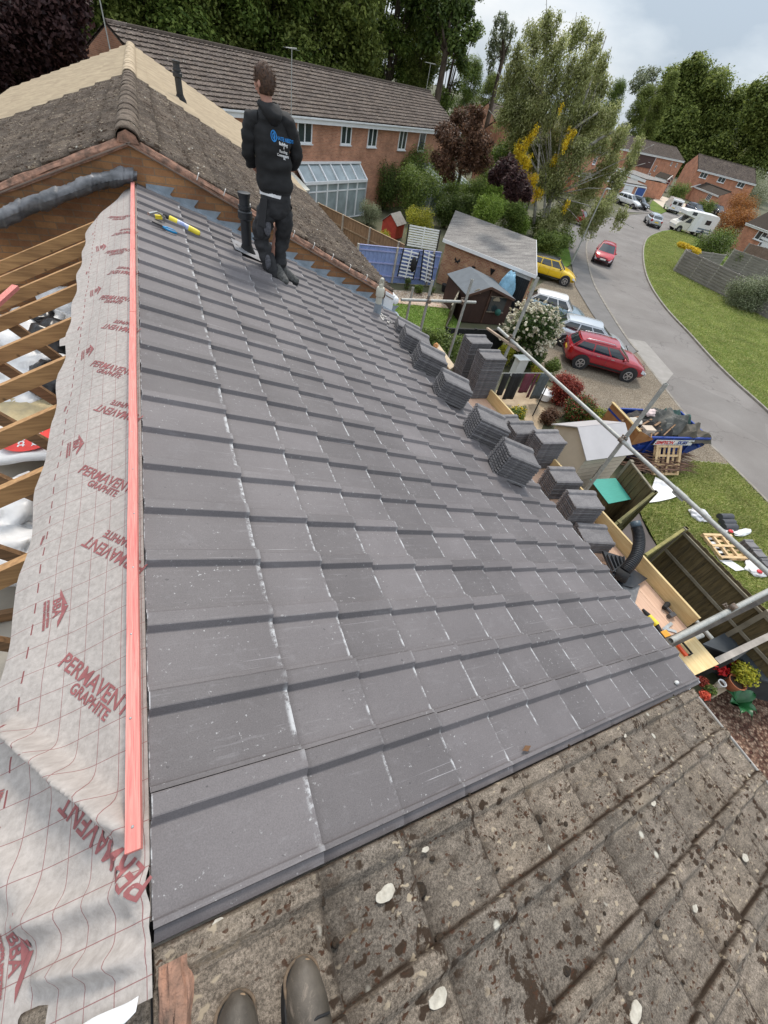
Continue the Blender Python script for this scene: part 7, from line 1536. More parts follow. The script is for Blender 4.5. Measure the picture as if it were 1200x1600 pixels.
WL = []; used = [0] * 4; r = random.Random(31); hz = lambda x: 800 + (CR[0, 2] * (x - 600) + CR[2, 2] * FPX) / -CR[1, 2]
def wood(x, d, pi, s, k):
    p = gd((x, hz(x)), d); pos = ['farthest left', 'left', 'middle', 'right', 'farthest right'][min(4, max(0, int((x + 250) / 210)))]
    loc = (p.x, p.y, 0)
    if not used[pi]: t = protos[pi]; t.location = loc; t.rotation_euler[2] = r.uniform(0, 6); t.scale = (s, s, s); used[pi] = 1
    else: t = dup(protos[pi], loc, r.uniform(0, 6), scale=(s, s, s * r.uniform(.92, 1.1)))
    WL.append(t)
k = 0
for row, (d, step) in enumerate(((58, 52), (72, 60))):
    x = -190 + row * 20
    while x < (735 if row == 0 else 700):
        s = r.uniform(.95, 1.2); 
        if row == 0 and x > 640: s = .72
        wood(x, d + r.uniform(-3, 3) + (6 if x > 560 else 0), (3 if x > 560 and k % 2 else k % 3), s, k); k += 1; x += step * r.uniform(.8, 1.2)
for x, d, s in ((735, 95, .55), (765, 100, .5), (800, 105, .5), (835, 100, .48), (870, 105, .5), (905, 185, .85), (945, 190, .85), (985, 195, .9), (1010, 200, .95), (1180, 260, 1.0), (1120, 262, 1.0)): wood(x, d, k % 3, s, k); k += 1
for row_, nm_ in ((WL[:-11], 'in the wood behind the terrace'), (WL[-11:], 'in the far tree belt behind the birch')):
    row_ = sorted(row_, key=lambda o: -math.atan2(o.location.y, o.location.x))
    for i_, o in enumerate(row_):
        far_ = math.hypot(o.location.x, o.location.y) > 66 and len(row_) > 11
        o['label'] = (['leftmost', 'second', 'third', 'fourth', 'fifth', 'sixth', 'seventh', 'eighth', 'ninth', 'tenth', 'eleventh', 'twelfth', 'thirteenth', 'fourteenth', 'fifteenth', 'sixteenth', 'seventeenth', 'eighteenth', 'nineteenth', 'twentieth'] + ['twenty-' + q for q in ('first', 'second', 'third', 'fourth', 'fifth', 'sixth', 'seventh', 'eighth', 'ninth')] + ['thirtieth'] + ['thirty-' + q for q in ('first', 'second', 'third', 'fourth', 'fifth', 'sixth', 'seventh', 'eighth', 'ninth')] + ['fortieth', 'forty-first', 'forty-second', 'forty-third', 'forty-fourth'])[i_] + ' tree from the left ' + nm_ + (', in its back row' if far_ else '')
# named trees
tree('dark copper beech at the top left corner of the view', gd((10, hz(10)), 33), [(20, 60, 60), (-30, 20, 60), (70, 40, 50), (60, 100, 45), (10, 120, 50), (-50, 110, 60), (110, 90, 30), (90, 10, 50)], 33, 42000, .2, LP, BARK, 41, 'copper_beech', .4, fill=.7)
tree('tall airy tree whose loose crown reaches the sky above the terrace end', gd((690, hz(690)), 62), [(700, 30, 28), (725, 15, 18), (735, 50, 14), (715, 75, 16), (680, 10, 25), (670, 60, 22), (650, -10, 30), (722, 100, 10)], 62, 9000, .36, LD, BARK, 42, 'tall_tree', .35, fill=.9)
bb_ = gz((838, 378)); db = math.hypot(bb_.x - CP[0], bb_.y - CP[1])
tree('large weeping birch with pale bark in front of the far houses', bb_, [(862, 35, 20), (838, 55, 24), (900, 50, 22), (930, 62, 16), (868, 85, 30), (815, 90, 24), (915, 92, 26), (945, 95, 14), (795, 120, 18), (840, 125, 30), (890, 130, 34), (930, 135, 24), (805, 155, 24), (785, 175, 16), (850, 165, 34), (905, 172, 34), (955, 175, 22), (815, 195, 26), (870, 205, 34), (930, 210, 30), (972, 208, 18), (1000, 220, 12), (838, 235, 28), (900, 245, 30), (955, 245, 22), (990, 245, 14), (865, 275, 28), (925, 285, 26), (968, 280, 16), (890, 315, 26), (945, 320, 22), (975, 330, 12), (860, 340, 20), (925, 345, 16)], db, 115000, .15, LBI, BARKW, 43, 'birch_tree', .2, droop=1.0, zx=.9, fill=1.0, dvar=2.5, rs=.98)
BT = [x for x in bpy.data.objects if x.name.startswith('birch_tree')][0]
for (a_, b_) in (((847, 372), (853, 270)), ((834, 350), (843, 225)), ((880, 215), (935, 175)), ((915, 232), (960, 205)), ((895, 135), (905, 100)), ((845, 150), (848, 120))):
    m = MB(bb_); p, q = gd(a_, db - 1.2), gd(b_, db - 1.2); m.tube([p, p.lerp(q, .5) + Vector((.1, .1, .1)), q], [.13, .1, .06], 8); m.build('limb', BARKW, BT, smooth=True)
r = random.Random(77)
for k in range(46):
    m = MB(bb_); q = gd((r.uniform(815, 945), r.uniform(120, 330)), db + r.uniform(-2, 1)); root = Vector((bb_.x, bb_.y, q.z * .8)); dq = (q - root) * .25; m.tube([q - dq, q + Vector((0, 0, .12)), q + dq * .2 - Vector((0, 0, .4))], [.03, .018, .006], 5); m.build('limb', BARKW, BT, smooth=True)
tree('yellow flowering laburnum behind the birch trunk', gz((822, 330)), [(815, 228, 16), (822, 250, 16), (812, 262, 13), (830, 282, 16), (828, 212, 11), (838, 200, 8), (893, 205, 11), (886, 222, 8), (808, 240, 12), (842, 300, 10), (886, 318, 7), (878, 165, 5), (868, 247, 7)], db - 2.0, 6500, .13, LY, BARK, 44, 'laburnum', .1, droop=.6, fill=1.0, rs=.85)
tree('green tree crown mixed in with the laburnum', gz((800, 330)), [(790, 235, 22), (800, 255, 20), (775, 245, 20), (830, 240, 18), (860, 290, 24), (850, 350, 26), (880, 375, 22), (845, 395, 20), (870, 400, 16)], db + 2, 22000, .17, LG, BARK, 45, 'tree', .15)
tree('bronze leaved tree between the terrace and the garage', gz((705, 330)), [(725, 190, 22), (700, 215, 22), (740, 215, 24), (720, 240, 26), (690, 250, 18), (750, 250, 20), (745, 180, 14), (700, 270, 14), (760, 225, 14)], 36, 26000, .13, LC, BARK, 46, 'bronze_tree', .16, fill=.9, dvar=1.4)
tree('dark purple leaved shrub left of the birch trunk', gz((795, 330)), [(790, 262, 18), (805, 280, 18), (820, 300, 14), (775, 275, 14), (800, 300, 14)], 33, 14000, .13, LP, BARK, 47, 'purple_shrub', .1)
tree('vast dark green tree behind the brick houses at the right', gd((1085, hz(1085)), 235), [(1085, 118, 30), (1050, 140, 32), (1115, 142, 32), (1030, 172, 30), (1075, 170, 40), (1130, 180, 36), (1045, 210, 36), (1100, 215, 42), (1145, 222, 34), (1020, 212, 24), (1065, 245, 34), (1120, 252, 36), (1085, 105, 18), (1160, 245, 30), (1090, 268, 30)], 230, 130000, .85, LM, BARK, 48, 'great_oak', 1.0, dvar=8, fill=.7)
tree('dark green tree cut by the right edge of the view', gd((1200, hz(1200)), 225), [(1195, 148, 30), (1185, 178, 30), (1215, 190, 40), (1182, 215, 32), (1200, 245, 34), (1240, 170, 44), (1175, 262, 28)], 222, 60000, .8, LM, BARK, 49, 'dark_tree', .9, dvar=8, fill=.7)
tree('bare pale twiggy tree against the sky left of the great oak', gd((1005, hz(1005)), 205), [(1005, 125, 18), (1020, 115, 12), (990, 135, 10), (1012, 145, 12)], 200, 3500, .5, LO, mat('bark_pale', (.22, .19, .16), .9), 50, 'bare_tree', .35, fill=1)
tree('thin half bare tree rising against the sky left of the birch', gd((775, hz(775)), 75), [(785, 30, 12), (775, 60, 14), (790, 70, 12), (768, 90, 10), (800, 45, 10)], 74, 3000, .25, LO, BARK, 51, 'bare_tree', .28, droop=1.0, fill=1)
def bush(px, z, rp, lm, n, size, label, name='shrub', zx=.85, k=6, flowers=None, fl=(0, 0), cat='shrub', seed=None):
    seed = seed or int(px[0] * 7 + px[1]); C = gz(px, z); R = rp * mpp(C); r = random.Random(seed); b0 = Vector((C.x, C.y, 0)); t = thing(name, b0, label, cat); cl = []
    for i in range(k):
        a = i * 2.4; q = R * r.uniform(.35, .65); cl.append((C + Vector((q * math.cos(a), q * math.sin(a), R * zx * r.uniform(-.3, .55))), (R * r.uniform(.38, .55),) * 3))
    cl.append((C, (R * .75, R * .75, R * .7 * zx))); cl.append((Vector((C.x, C.y, C.z * .45)), (R * .8, R * .8, max(.15, C.z * .5))))
    m = MB(b0)
    for i in range(5): c = cl[i % len(cl)][0]; m.tube([b0 + Vector((r.uniform(-.08, .08), r.uniform(-.08, .08), -.05)), b0.lerp(c, .6), c], [.035, .025, .01], 6)
    m.build('stem', BARK, t, smooth=True); leafcloud('foliage', cl, n, size, lm, t, seed, b0, 0, .7)
    if flowers:
        big = [(c[0], tuple(v * 1.06 for v in c[1])) for c in cl[:-1]]; leafcloud('flowers', big, fl[0], fl[1], flowers, t, seed + 1, b0, 0, .12, asp=.9)
    return t
bush((830, 520), 1.5, 44, leafmat('leaf_rose', (.055, .1, .025), (.02, .045, .01), (.12, .18, .04)), 17000, .085, 'large rose bush covered in cream white flowers beside the dark shed', 'rose_bush', k=10)
# cream roses: small rosettes over the bush
C = gz((830, 515), 1.6); R = 46 * mpp(C); r = random.Random(2); cl = []
rb_ = [o for o in bpy.data.objects if o.name == 'rose_bush'][0]
for i in range(330):
    v = Vector((r.gauss(0, 1), r.gauss(0, 1), r.gauss(0, 1) + .35)).normalized(); q = C + Vector((v.x * R, v.y * R, v.z * R * .85)) * r.uniform(.8, 1.08); s_ = r.uniform(.035, .075)
    for j in range(r.choice((1, 1, 2, 3))): cl.append((q + Vector((r.uniform(-.09, .09), r.uniform(-.09, .09), r.uniform(-.06, .06))), (s_, s_, s_ * .8)))
leafcloud('flowers', cl, 15000, .06, LW, rb_, 5, rb_.location, 0, .5, asp=.9)
bush((885, 603), .85, 26, LR, 9000, .075, 'rounded copper red maple bush beside the driveway', 'maple_bush')
bush((905, 640), .55, 26, LD, 8000, .07, 'dark green shrub mixed with red leaves below the copper red maple', 'shrub', flowers=LR, fl=(1500, .06))
bush((860, 648), .4, 16, LC, 3500, .06, 'low brown leaved shrub left below the copper red maple'); bush((930, 655), .5, 20, LG, 5000, .06, 'bright green shrub by the roof of the cream shed', flowers=LYG, fl=(800, .05))
bush((808, 645), .35, 15, LG, 3000, .06, 'green herb clump beside the leaning black pole', flowers=LY, fl=(250, .06)); bush((792, 548), .7, 14, LYG, 2500, .07, 'yellow green leafy plant behind the tall tile stacks'); bush((842, 583), .4, 13, LYG, 2200, .06, 'yellow flowering pot plant behind the clothes airer', flowers=LOR, fl=(300, .05))
bush((865, 570), .5, 14, LG, 2500, .07, 'small green plant at the rear of the dark red car'); bush((830, 560), .3, 22, LD, 4500, .09, 'dark ground ivy under the rose bush')
bush((628, 520), .5, 18, LC, 4500, .06, 'brownish heather like shrub at the edge of the small lawn'); bush((662, 525), .7, 26, LG, 8000, .08, 'leafy green shrub behind the farthest tile stack'); bush((700, 540), .7, 26, LG, 8000, .08, 'green shrub between the scaffold poles', flowers=LO, fl=(600, .05)); bush((676, 560), .5, 18, LD, 5000, .08, 'dark shrub at the foot of the scaffold pole')
bush((655, 450), .3, 8, LG, 1500, .06, 'round green clump in the pink gravel'); bush((637, 440), .4, 6, LD, 900, .06, 'small potted shrub at the foot of the lavender fence'); bush((675, 453), .25, 5, LD, 700, .05, 'tiny dark plant in the gravel by the garage corner'); bush((708, 473), .3, 9, LD, 1800, .07, 'dark green plant at the lawn corner by the brown shed')
bush((656, 345), 1.5, 24, LYG, 6500, .09, 'golden yellow bush behind the upper slatted frame', 'golden_bush'); bush((577, 332), .8, 20, LO, 6000, .07, 'silvery grey shrub in front of the conservatory'); bush((560, 375), .6, 15, LG, 3000, .07, 'green shrub against the brown fence'); bush((596, 372), .6, 14, LYG, 3000, .07, 'lime green shrub against the brown fence beside the lavender fence')
for i, (px, z, rp, lm, n, lb) in enumerate((((672, 242), 3.2, 26, LG, 9000, 'tall green shrub hiding the right end of the terrace'), ((690, 272), 2.6, 28, LD, 9000, 'dark green shrub under the left side of the bronze tree'), ((628, 270), 2.4, 26, LG, 9000, 'mid green shrub between the two tall shrubs by the terrace'), ((765, 268), 2.4, 22, LG, 7000, 'green shrub between the bronze tree and the purple shrub'), ((722, 322), 1.8, 22, LD, 7000, 'dark shrub against the back edge of the garage roof'), ((604, 235), 3.4, 26, LD, 9000, 'tall dark evergreen shrub against the terrace wall'), ((640, 255), 3.0, 32, LG, 11000, 'tall loose green shrub right of the dark evergreen'), ((605, 285), 1.9, 30, LD, 10000, 'dark leafy shrub beside the conservatory'), ((650, 300), 1.9, 34, LG, 12000, 'pale flecked green shrub behind the playhouse'), ((700, 300), 1.8, 32, LG, 11000, 'green shrub below the bronze tree'),
                                            ((700, 325), 1.4, 22, LD, 7000, 'rounded dark shrub at the corner of the garage roof'), ((740, 305), 2.4, 28, LG, 9000, 'green shrub behind the garage roof left of the bright bush'), ((775, 300), 3.0, 34, LB, 12000, 'bright green bush standing behind the garage roof'), ((760, 335), 2.3, 26, LB, 9000, 'bright green growth spilling over the garage roof edge'), ((800, 335), 2.4, 26, LG, 9000, 'green creeper at the back corner of the garage'), ((812, 350), 1.8, 20, LB, 6000, 'bright green bush end by the yellow car roof'),
                                            ((850, 385), 1.3, 24, LG, 9000, 'hanging green hedge between the garage and the pavement'), ((872, 380), 1.2, 16, LG, 5000, 'green hedge end beside the pavement'))): bush(px, z, rp, lm, n, .12, lb, zx=1.0, k=8)
bush((1170, 460), 1.1, 38, LO, 14000, .11, 'large silvery green shrub on the grass at the right', 'silver_shrub'); bush((1115, 385), 1.1, 28, LG, 10000, .14, 'green bush behind the weathered fence', flowers=LO, fl=(900, .1)); bush((1145, 352), 1.5, 28, LOR, 12000, .16, 'orange leaved bush beside the motorhome', 'orange_shrub'); bush((1158, 320), 2.6, 24, LOR, 8000, .17, 'upper orange leaved crown behind the motorhome', 'orange_shrub')
bush((1172, 300), 2.6, 36, LO, 11000, .25, 'pale grey green tree in front of the wide brick house', 'pale_tree'); bush((1103, 322), 1.2, 14, LG, 3500, .2, 'green shrub by the porch of the wide brick house'); bush((1060, 300), 1.3, 18, LG, 4000, .22, 'rounded green hedge right of the white porch'); bush((1200, 390), .6, 22, LG, 5000, .14, 'long grass and shrubs before the low extension at the right edge'); bush((1012, 312), .4, 5, LD, 500, .15, 'small dark bush on the far corner lawn')
bush((1155, 408), 1.0, 14, LG, 3500, .1, 'dark shrub growing between the weathered fence panels')
C = gz((1075, 387), 1.9); m = leafcloud('yellow_flowers', [(gz((1064 + 5 * i, 382 + 2.2 * i), 1.9), (.35, .35, .25)) for i in range(6)], 2600, .12, LY, None, 9, C, loc=C); tag(m, 'bright yellow flowers along the top of the weathered fence', 'flowers')
# shelf plants
def small(px, z, R, lm, n, s, label, name='flower'):
    c = gz(px, z); o = leafcloud(name, [(c, (R, R, R * .7))], n, s, lm, None, int(px[0]), c, loc=c, fill=.8); return tag(o, label, 'plant')
small((1165, 1052), .9, .26, LYG, 1500, .06, 'yellow green tufted plant at the end of the flower shelf', 'tufted_plant'); small((1110, 1078), .62, .13, LD, 700, .05, 'dark green leafy plant at the near end of the shelf', 'leafy_plant'); small((1098, 1065), .62, .12, LR, 500, .05, 'dark red flowers at the back of the shelf', 'red_flowers'); small((1128, 1045), .75, .14, leafmat('petal_red', (.6, .03, .03), (.4, .01, .02)), 300, .08, 'bright red flowers in the middle of the dark wall', 'red_flowers'); small((1102, 1086), .6, .1, leafmat('petal_coral', (.7, .14, .08), (.5, .05, .03)), 250, .06, 'coral flowers at the near corner of the shelf', 'coral_flowers'); small((1150, 1048), .6, .13, leafmat('leaf_blue_green', (.05, .1, .09), (.02, .05, .05)), 500, .06, 'blue green plant beside the rainbow bucket', 'leafy_plant')
c = gz((1150, 1096), .3); t = thing('broad_leaved_plant', c, 'glossy dark green broad leaved plant on the bark chips', 'plant'); GLO = mat('leaf_glossy', (.02, .11, .035), .3, .3, 9)
for k in range(9):
    a = k * .75; m = MB(c); m.grid(lambda u, v: c + Vector((math.cos(a) * v * .42 - math.sin(a) * u * .11 * math.sin(math.pi * min(1, v + .12)), math.sin(a) * v * .42 + math.cos(a) * u * .11 * math.sin(math.pi * min(1, v + .12)), .25 * math.sin(v * 2.4) - .02 * k + .03 * abs(u))), 4, 8, -1, 1); m.build('leaf', GLO, t, smooth=True)
# grass tufts near the camera side lawns so that the turf is not flat
g = np.random.default_rng(3)
def turf(name, polypx, n, size, lm, z=.05):
    P = [gz(p) for p in polypx]; xs = [p.x for p in P]; ys = [p.y for p in P]; pts = []
    def inside(x, y):
        c = False; j = len(P) - 1
        for i in range(len(P)):
            if (P[i].y > y) != (P[j].y > y) and x < (P[j].x - P[i].x) * (y - P[i].y) / (P[j].y - P[i].y) + P[i].x: c = not c
            j = i
        return c
    while len(pts) < n:
        x, y = g.uniform(min(xs), max(xs)), g.uniform(min(ys), max(ys))
        if inside(x, y): pts.append((x, y))
    P_ = np.array(pts); a = g.random(n) * 6.28; s = size * (.5 + g.random(n)); V = np.empty((n, 3, 3)); V[:, :, 0] = P_[:, 0:1]; V[:, :, 1] = P_[:, 1:2]; V[:, :, 2] = z
    w = .018; V[:, 0, 0] -= np.cos(a) * w; V[:, 0, 1] -= np.sin(a) * w; V[:, 1, 0] += np.cos(a) * w; V[:, 1, 1] += np.sin(a) * w; V[:, 2, 0] += g.normal(size=n) * .06; V[:, 2, 1] += g.normal(size=n) * .06; V[:, 2, 2] += s
    me_ = bpy.data.meshes.new(name); me_.vertices.add(3 * n); me_.vertices.foreach_set('co', V.astype(np.float32).ravel()); me_.loops.add(3 * n); me_.loops.foreach_set('vertex_index', np.arange(3 * n, dtype=np.int32)); me_.polygons.add(n); me_.polygons.foreach_set('loop_start', np.arange(0, 3 * n, 3, dtype=np.int32)); me_.update(calc_edges=True); me_.materials.append(lm)
    o = bpy.data.objects.new(name, me_); COL.objects.link(o); tag(o, None, None, kind='stuff'); return o
TG = leafmat('grass_blades', (.3, .345, .09), (.15, .21, .04), (.5, .46, .2), .3)
turf('grass_blades', ((1137, 727), (1200, 792), (1230, 830), (1200, 1000), (1110, 1000), (1013, 830), (985, 775), (1000, 745), (1083, 722)), 60000, .055, TG); turf('grass_blades', ((1033, 364), (1062, 360), (1088, 375), (1052, 424), (1180, 490), (1290, 560), (1290, 730), (1203, 644), (1150, 598), (1112, 560), (1079, 523), (1042, 483), (1018, 447), (1008, 417), (1007, 388), (1015, 372)), 110000, .07, TG, .07); turf('grass_blades', ((598, 470), (712, 482), (700, 555), (640, 570), (585, 500)), 16000, .05, leafmat('lawn_blades', (.22, .33, .06), (.12, .21, .03), (.34, .4, .11), .2), .03)

# ------------------------------------------------------------------ the man on the roof
SKIN = mat('skin', (.52, .27, .2), .55, .08, 20); HAIR = mat('hair_brown', (.1, .05, .028), .7, c2=(.025, .014, .01), scale=60, bump=1, bs=120, scl=(1, 1, .3)); HOOD = mat('hoodie_black', (.012, .012, .013), .85, .3, 12, bump=.5, bs=14); TROU = mat('trousers_black', (.012, .012, .014), .85, c2=(.03, .03, .032), scale=14, bump=.9, bs=18)
def skinmesh(name, pts, edges, rad, mt, parent, sub=2, root=0, disp=0, dsz=.08):
    me_ = bpy.data.meshes.new(name); me_.from_pydata([tuple(Vector(p) - parent.location) for p in pts], edges, []); me_.materials.append(mt); o = bpy.data.objects.new(name, me_); COL.objects.link(o); o.parent = parent
    md = o.modifiers.new('skin', 'SKIN'); md.use_smooth_shade = True; md.branch_smoothing = .6
    for i, rr in enumerate(rad): me_.skin_vertices[0].data[i].radius = rr if hasattr(rr, '__len__') else (rr, rr)
    for i in range(len(rad)): me_.skin_vertices[0].data[i].use_root = (i == root)
    sb = o.modifiers.new('sub', 'SUBSURF'); sb.levels = sub; sb.render_levels = sub
    if disp:
        tx = bpy.data.textures.new(name + '_folds', 'CLOUDS'); tx.noise_scale = dsz; tx.noise_depth = 2; dm = o.modifiers.new('folds', 'DISPLACE'); dm.texture = tx; dm.strength = disp; dm.mid_level = .5; dm.texture_coords = 'LOCAL'
    return o
V_ = Vector
mo = V_((1.5, 5.95, PRt(1.6, 0).z)); man = thing('person', mo, 'man in a black hooded top and dark work trousers standing on the new tiles', 'person')
yy = 5.95
J = dict(pel=(1.49, yy, 7.34), spn=(1.475, yy, 7.55), che=(1.44, yy + .0, 7.83), nek=(1.42, yy + .01, 8.02), chin=(1.41, yy + .03, 8.10), hed=(1.395, yy + .03, 8.21), shl=(1.255, yy + .03, 7.93), shr=(1.605, yy - .02, 7.95), ell=(1.215, yy + .04, 7.66), wrl=(1.275, yy + .20, 7.49), elr=(1.735, yy + .02, 7.69), wrr=(1.665, yy + .2, 7.54),
         hpl=(1.40, yy, 7.26), hpr=(1.575, yy, 7.28), knl=(1.315, yy + .06, 6.87), anl=(1.49, yy - .04, 6.48), knr=(1.52, yy + .1, 6.88), anr=(1.44, yy + .1, 6.54))
pl_ = list(J); P_ = [J[k] for k in pl_]; ix = {k: i for i, k in enumerate(pl_)}
ed = [('pel', 'spn'), ('spn', 'che'), ('che', 'nek'), ('nek', 'chin'), ('chin', 'hed'), ('che', 'shl'), ('che', 'shr'), ('shl', 'ell'), ('ell', 'wrl'), ('shr', 'elr'), ('elr', 'wrr'), ('pel', 'hpl'), ('pel', 'hpr'), ('hpl', 'knl'), ('knl', 'anl'), ('hpr', 'knr'), ('knr', 'anr')]
rd = dict(pel=.09, spn=.085, che=.09, nek=.055, chin=.06, hed=.08, shl=.045, shr=.045, ell=.036, wrl=.027, elr=.036, wrr=.027, hpl=.06, hpr=.06, knl=.045, anl=.035, knr=.045, anr=.035)
skinmesh('body', P_, [(ix[a], ix[b_]) for a, b_ in ed], [rd[k] for k in pl_], SKIN, man, 2, 0)
# head: shaped skull with face, ears, nose
hc = V_(J['hed']) + V_((0, 0, -.005)); fdir = V_((-.62, .78, 0)).normalized(); sdir = V_((-fdir.y, fdir.x, 0))
m = MB(mo)
def headf(u, v):
    x, y, z = math.sin(v) * math.cos(u), math.sin(v) * math.sin(u), -math.cos(v); r_ = 1.0; fx = .098 * x; sy = .076 * y; hz_ = .122 * z
    if z < -.2: fx *= 1 - .25 * (-z - .2) * (x < 0); sy *= 1 - .35 * (-z - .2); 
    if x > .2 and z < 0: fx += .012 * x
    return hc + fdir * fx + sdir * sy + V_((0, 0, hz_))
m.grid(headf, 24, 16, 0, 2 * math.pi, .001, math.pi - .001)
m.grid(lambda u, v: hc + fdir * (.098 + .024 * math.sin(v) * (1 - abs(math.cos(v)) * .3)) + sdir * (math.cos(u) * .015) + V_((0, 0, -.005 - .045 * v / math.pi + .012 * math.sin(u))), 8, 6, 0, 2 * math.pi, 0, math.pi)
for s_ in (-1, 1): m.ball(hc + sdir * s_ * .078 + fdir * -.005 + V_((0, 0, -.01)), (.02, .02, .033), 10, 7)
m.build('head', SKIN, man, smooth=True)
m = MB(mo)
for s_ in (-1, 1): m.ball(hc + fdir * .088 + sdir * s_ * .032 + V_((0, 0, .008)), (.013, .013, .009), 8, 6)
m.build('eyes', mat('eye_dark', (.05, .04, .03), .3), man, smooth=True)
m = MB(mo); m.ball(hc + fdir * .098 + V_((0, 0, -.062)), (.018, .026, .008), 8, 5); m.build('mouth', mat('lips', (.4, .14, .12), .5), man, smooth=True)
m = MB(mo)
def hairf(u, v):
    x, y, z = math.sin(v) * math.cos(u), math.sin(v) * math.sin(u), -math.cos(v); q = 1.12 + .05 * noise3(x * 7, y * 7, z * 6) + (.10 if z > .5 and x > -.2 else 0)
    zz = max(z, -.62 if x < .1 else .38 if x > .55 else -.05); k = q if zz == z else q * .93
    return hc + fdir * .098 * x * k + sdir * .078 * y * k + V_((0, 0, .122 * zz * q + .004))
m.grid(hairf, 48, 30, 0, 2 * math.pi, .001, math.pi - .001); m.build('hair', HAIR, man, smooth=True)
hr = leafmat('hair_strand', (.13, .065, .035), (.05, .025, .014), (.22, .12, .07), .05)
lc = leafcloud('hair_strands', [(hc - fdir * .012 + V_((0, 0, .03)), (.096, .078, .096)), (hc - fdir * .035 + V_((0, 0, -.012)), (.07, .066, .07)), (hc + fdir * .03 + V_((0, 0, .08)), (.062, .055, .048))], 8000, .022, hr, man, 3, mo, 0, .1, asp=.14)
# hooded top: lofted trunk and sleeves with creases
def loft(m, secs, n=32, fold=.008, fs=9, seed=0, sub=6, cr=(1, 1)):
    """secs: (centre, half width vector a, half depth vector b)"""
    K = []
    for i in range(len(secs) - 1):
        for k in range(sub):
            t_ = k / sub; t_ = t_; K.append([V_(secs[i][q]).lerp(V_(secs[i + 1][q]), t_) for q in range(3)])
    K.append([V_(q) for q in secs[-1]])
    K = [[sum((K[max(0, min(len(K) - 1, i + d))][q] for d in range(-2, 3)), V_()) / 5 for q in range(3)] for i in range(len(K))]
    def f(u, v):
        i = min(len(K) - 1, int(round(v))); c, a, b_ = K[i]; w = 1 + fold * 0; p = c + a * (math.copysign(abs(math.cos(u)) ** .85, math.cos(u))) + b_ * (math.copysign(abs(math.sin(u)) ** .9, math.sin(u)))
        nrm = (a.normalized() * math.cos(u) + b_.normalized() * math.sin(u)); d = noise3(p.x * fs * .6 + seed, p.y * fs * .6, p.z * fs * 1.7) + .5 * noise3(p.x * fs * 1.6, p.y * fs * 1.6 + seed, p.z * fs * 3.4); return p + nrm * fold * d
    m.grid(f, n, len(K) - 1, 0, 2 * math.pi, 0, len(K) - 1)
def tubesec(pts, rad, ref=(0, 1, 0)):
    out = []
    for i, p in enumerate(pts):
        t_ = (V_(pts[min(i + 1, len(pts) - 1)]) - V_(pts[max(0, i - 1)])).normalized(); a = V_(ref).cross(t_).normalized(); b_ = t_.cross(a); out.append((p, a * rad[i], b_ * rad[i]))
    return out
ax, ay = V_((.985, -.12, 0)), V_((.12, .985, 0))
m = MB(mo)
loft(m, [((1.487, yy, 7.335), ax * .172, ay * .125), ((1.487, yy, 7.37), ax * .198, ay * .145), ((1.48, yy, 7.47), ax * .19, ay * .14), ((1.468, yy, 7.62), ax * .192, ay * .14), ((1.452, yy, 7.76), ax * .2, ay * .14), ((1.44, yy, 7.87), ax * .2, ay * .13), ((1.432, yy, 7.945), ax * .165, ay * .105), ((1.425, yy, 8.0), ax * .11, ay * .088), ((1.42, yy, 8.05), ax * .08, ay * .08)], 48, .026, 6, 3)
loft(m, tubesec([(1.33, yy + .005, 7.93), J['shl'], (1.225, yy + .03, 7.80), J['ell'], (1.226, yy + .11, 7.585), (1.26, yy + .165, 7.515)], [.08, .086, .08, .072, .066, .052]), 24, .024, 10, 7)
loft(m, tubesec([(1.53, yy - .0, 7.945), J['shr'], (1.68, yy, 7.82), J['elr'], (1.73, yy + .09, 7.625), (1.684, yy + .165, 7.565)], [.08, .086, .08, .072, .066, .052]), 24, .024, 10, 11)
m.build('hooded_top', HOOD, man, smooth=True)
hood = [c for c in man.children if c.name.startswith('hooded_top')][0]
m = MB(mo); loft(m, [((1.487, yy, 7.325), ax * .176, ay * .128), ((1.487, yy, 7.345), ax * .18, ay * .132), ((1.487, yy, 7.385), ax * .18, ay * .132), ((1.487, yy, 7.4), ax * .174, ay * .127)], 40, .004, 9, 1); m.build('ribbed_hem', HOOD, man, smooth=True)
m = MB(mo)   # the hood lying on the shoulders, and the collar
def hoodf(u, v):
    a = u; rr = .075 + .035 * math.sin(v * math.pi); c = V_((1.425, yy - .0, 8.04)); fd = V_((-.35, .94, 0)); sd2 = V_((-fd.y, fd.x, 0))
    back = max(0, -math.cos(a)); return c + fd * (math.cos(a) * (.085 + .03 * math.sin(v * 3)) - .04 * back * (1 - v)) + sd2 * math.sin(a) * (.095 + .018 * math.sin(v * 3)) + V_((0, 0, .06 * (v - .35) - back * .11 * (1 - v) + .012 * noise3(a * 1.5, v * 4, 2))) - fd * back * .055 * math.sin(v * 3.1)
m.grid(hoodf, 40, 12, 0, 2 * math.pi, 0, 1); m.build('hood', HOOD, man, smooth=True, solid=.012)
m = MB(mo); m.grid(lambda u, v: V_((1.487 + (.176 + .006 * math.sin(3 * u)) * math.cos(u), yy + .128 * math.sin(u), 7.345 - .05 * v + .01 * math.sin(u * 2))), 36, 2, 0, 2 * math.pi); m.build('shirt_hem', mat('shirt_white', (.75, .75, .76), .8), man, smooth=True)
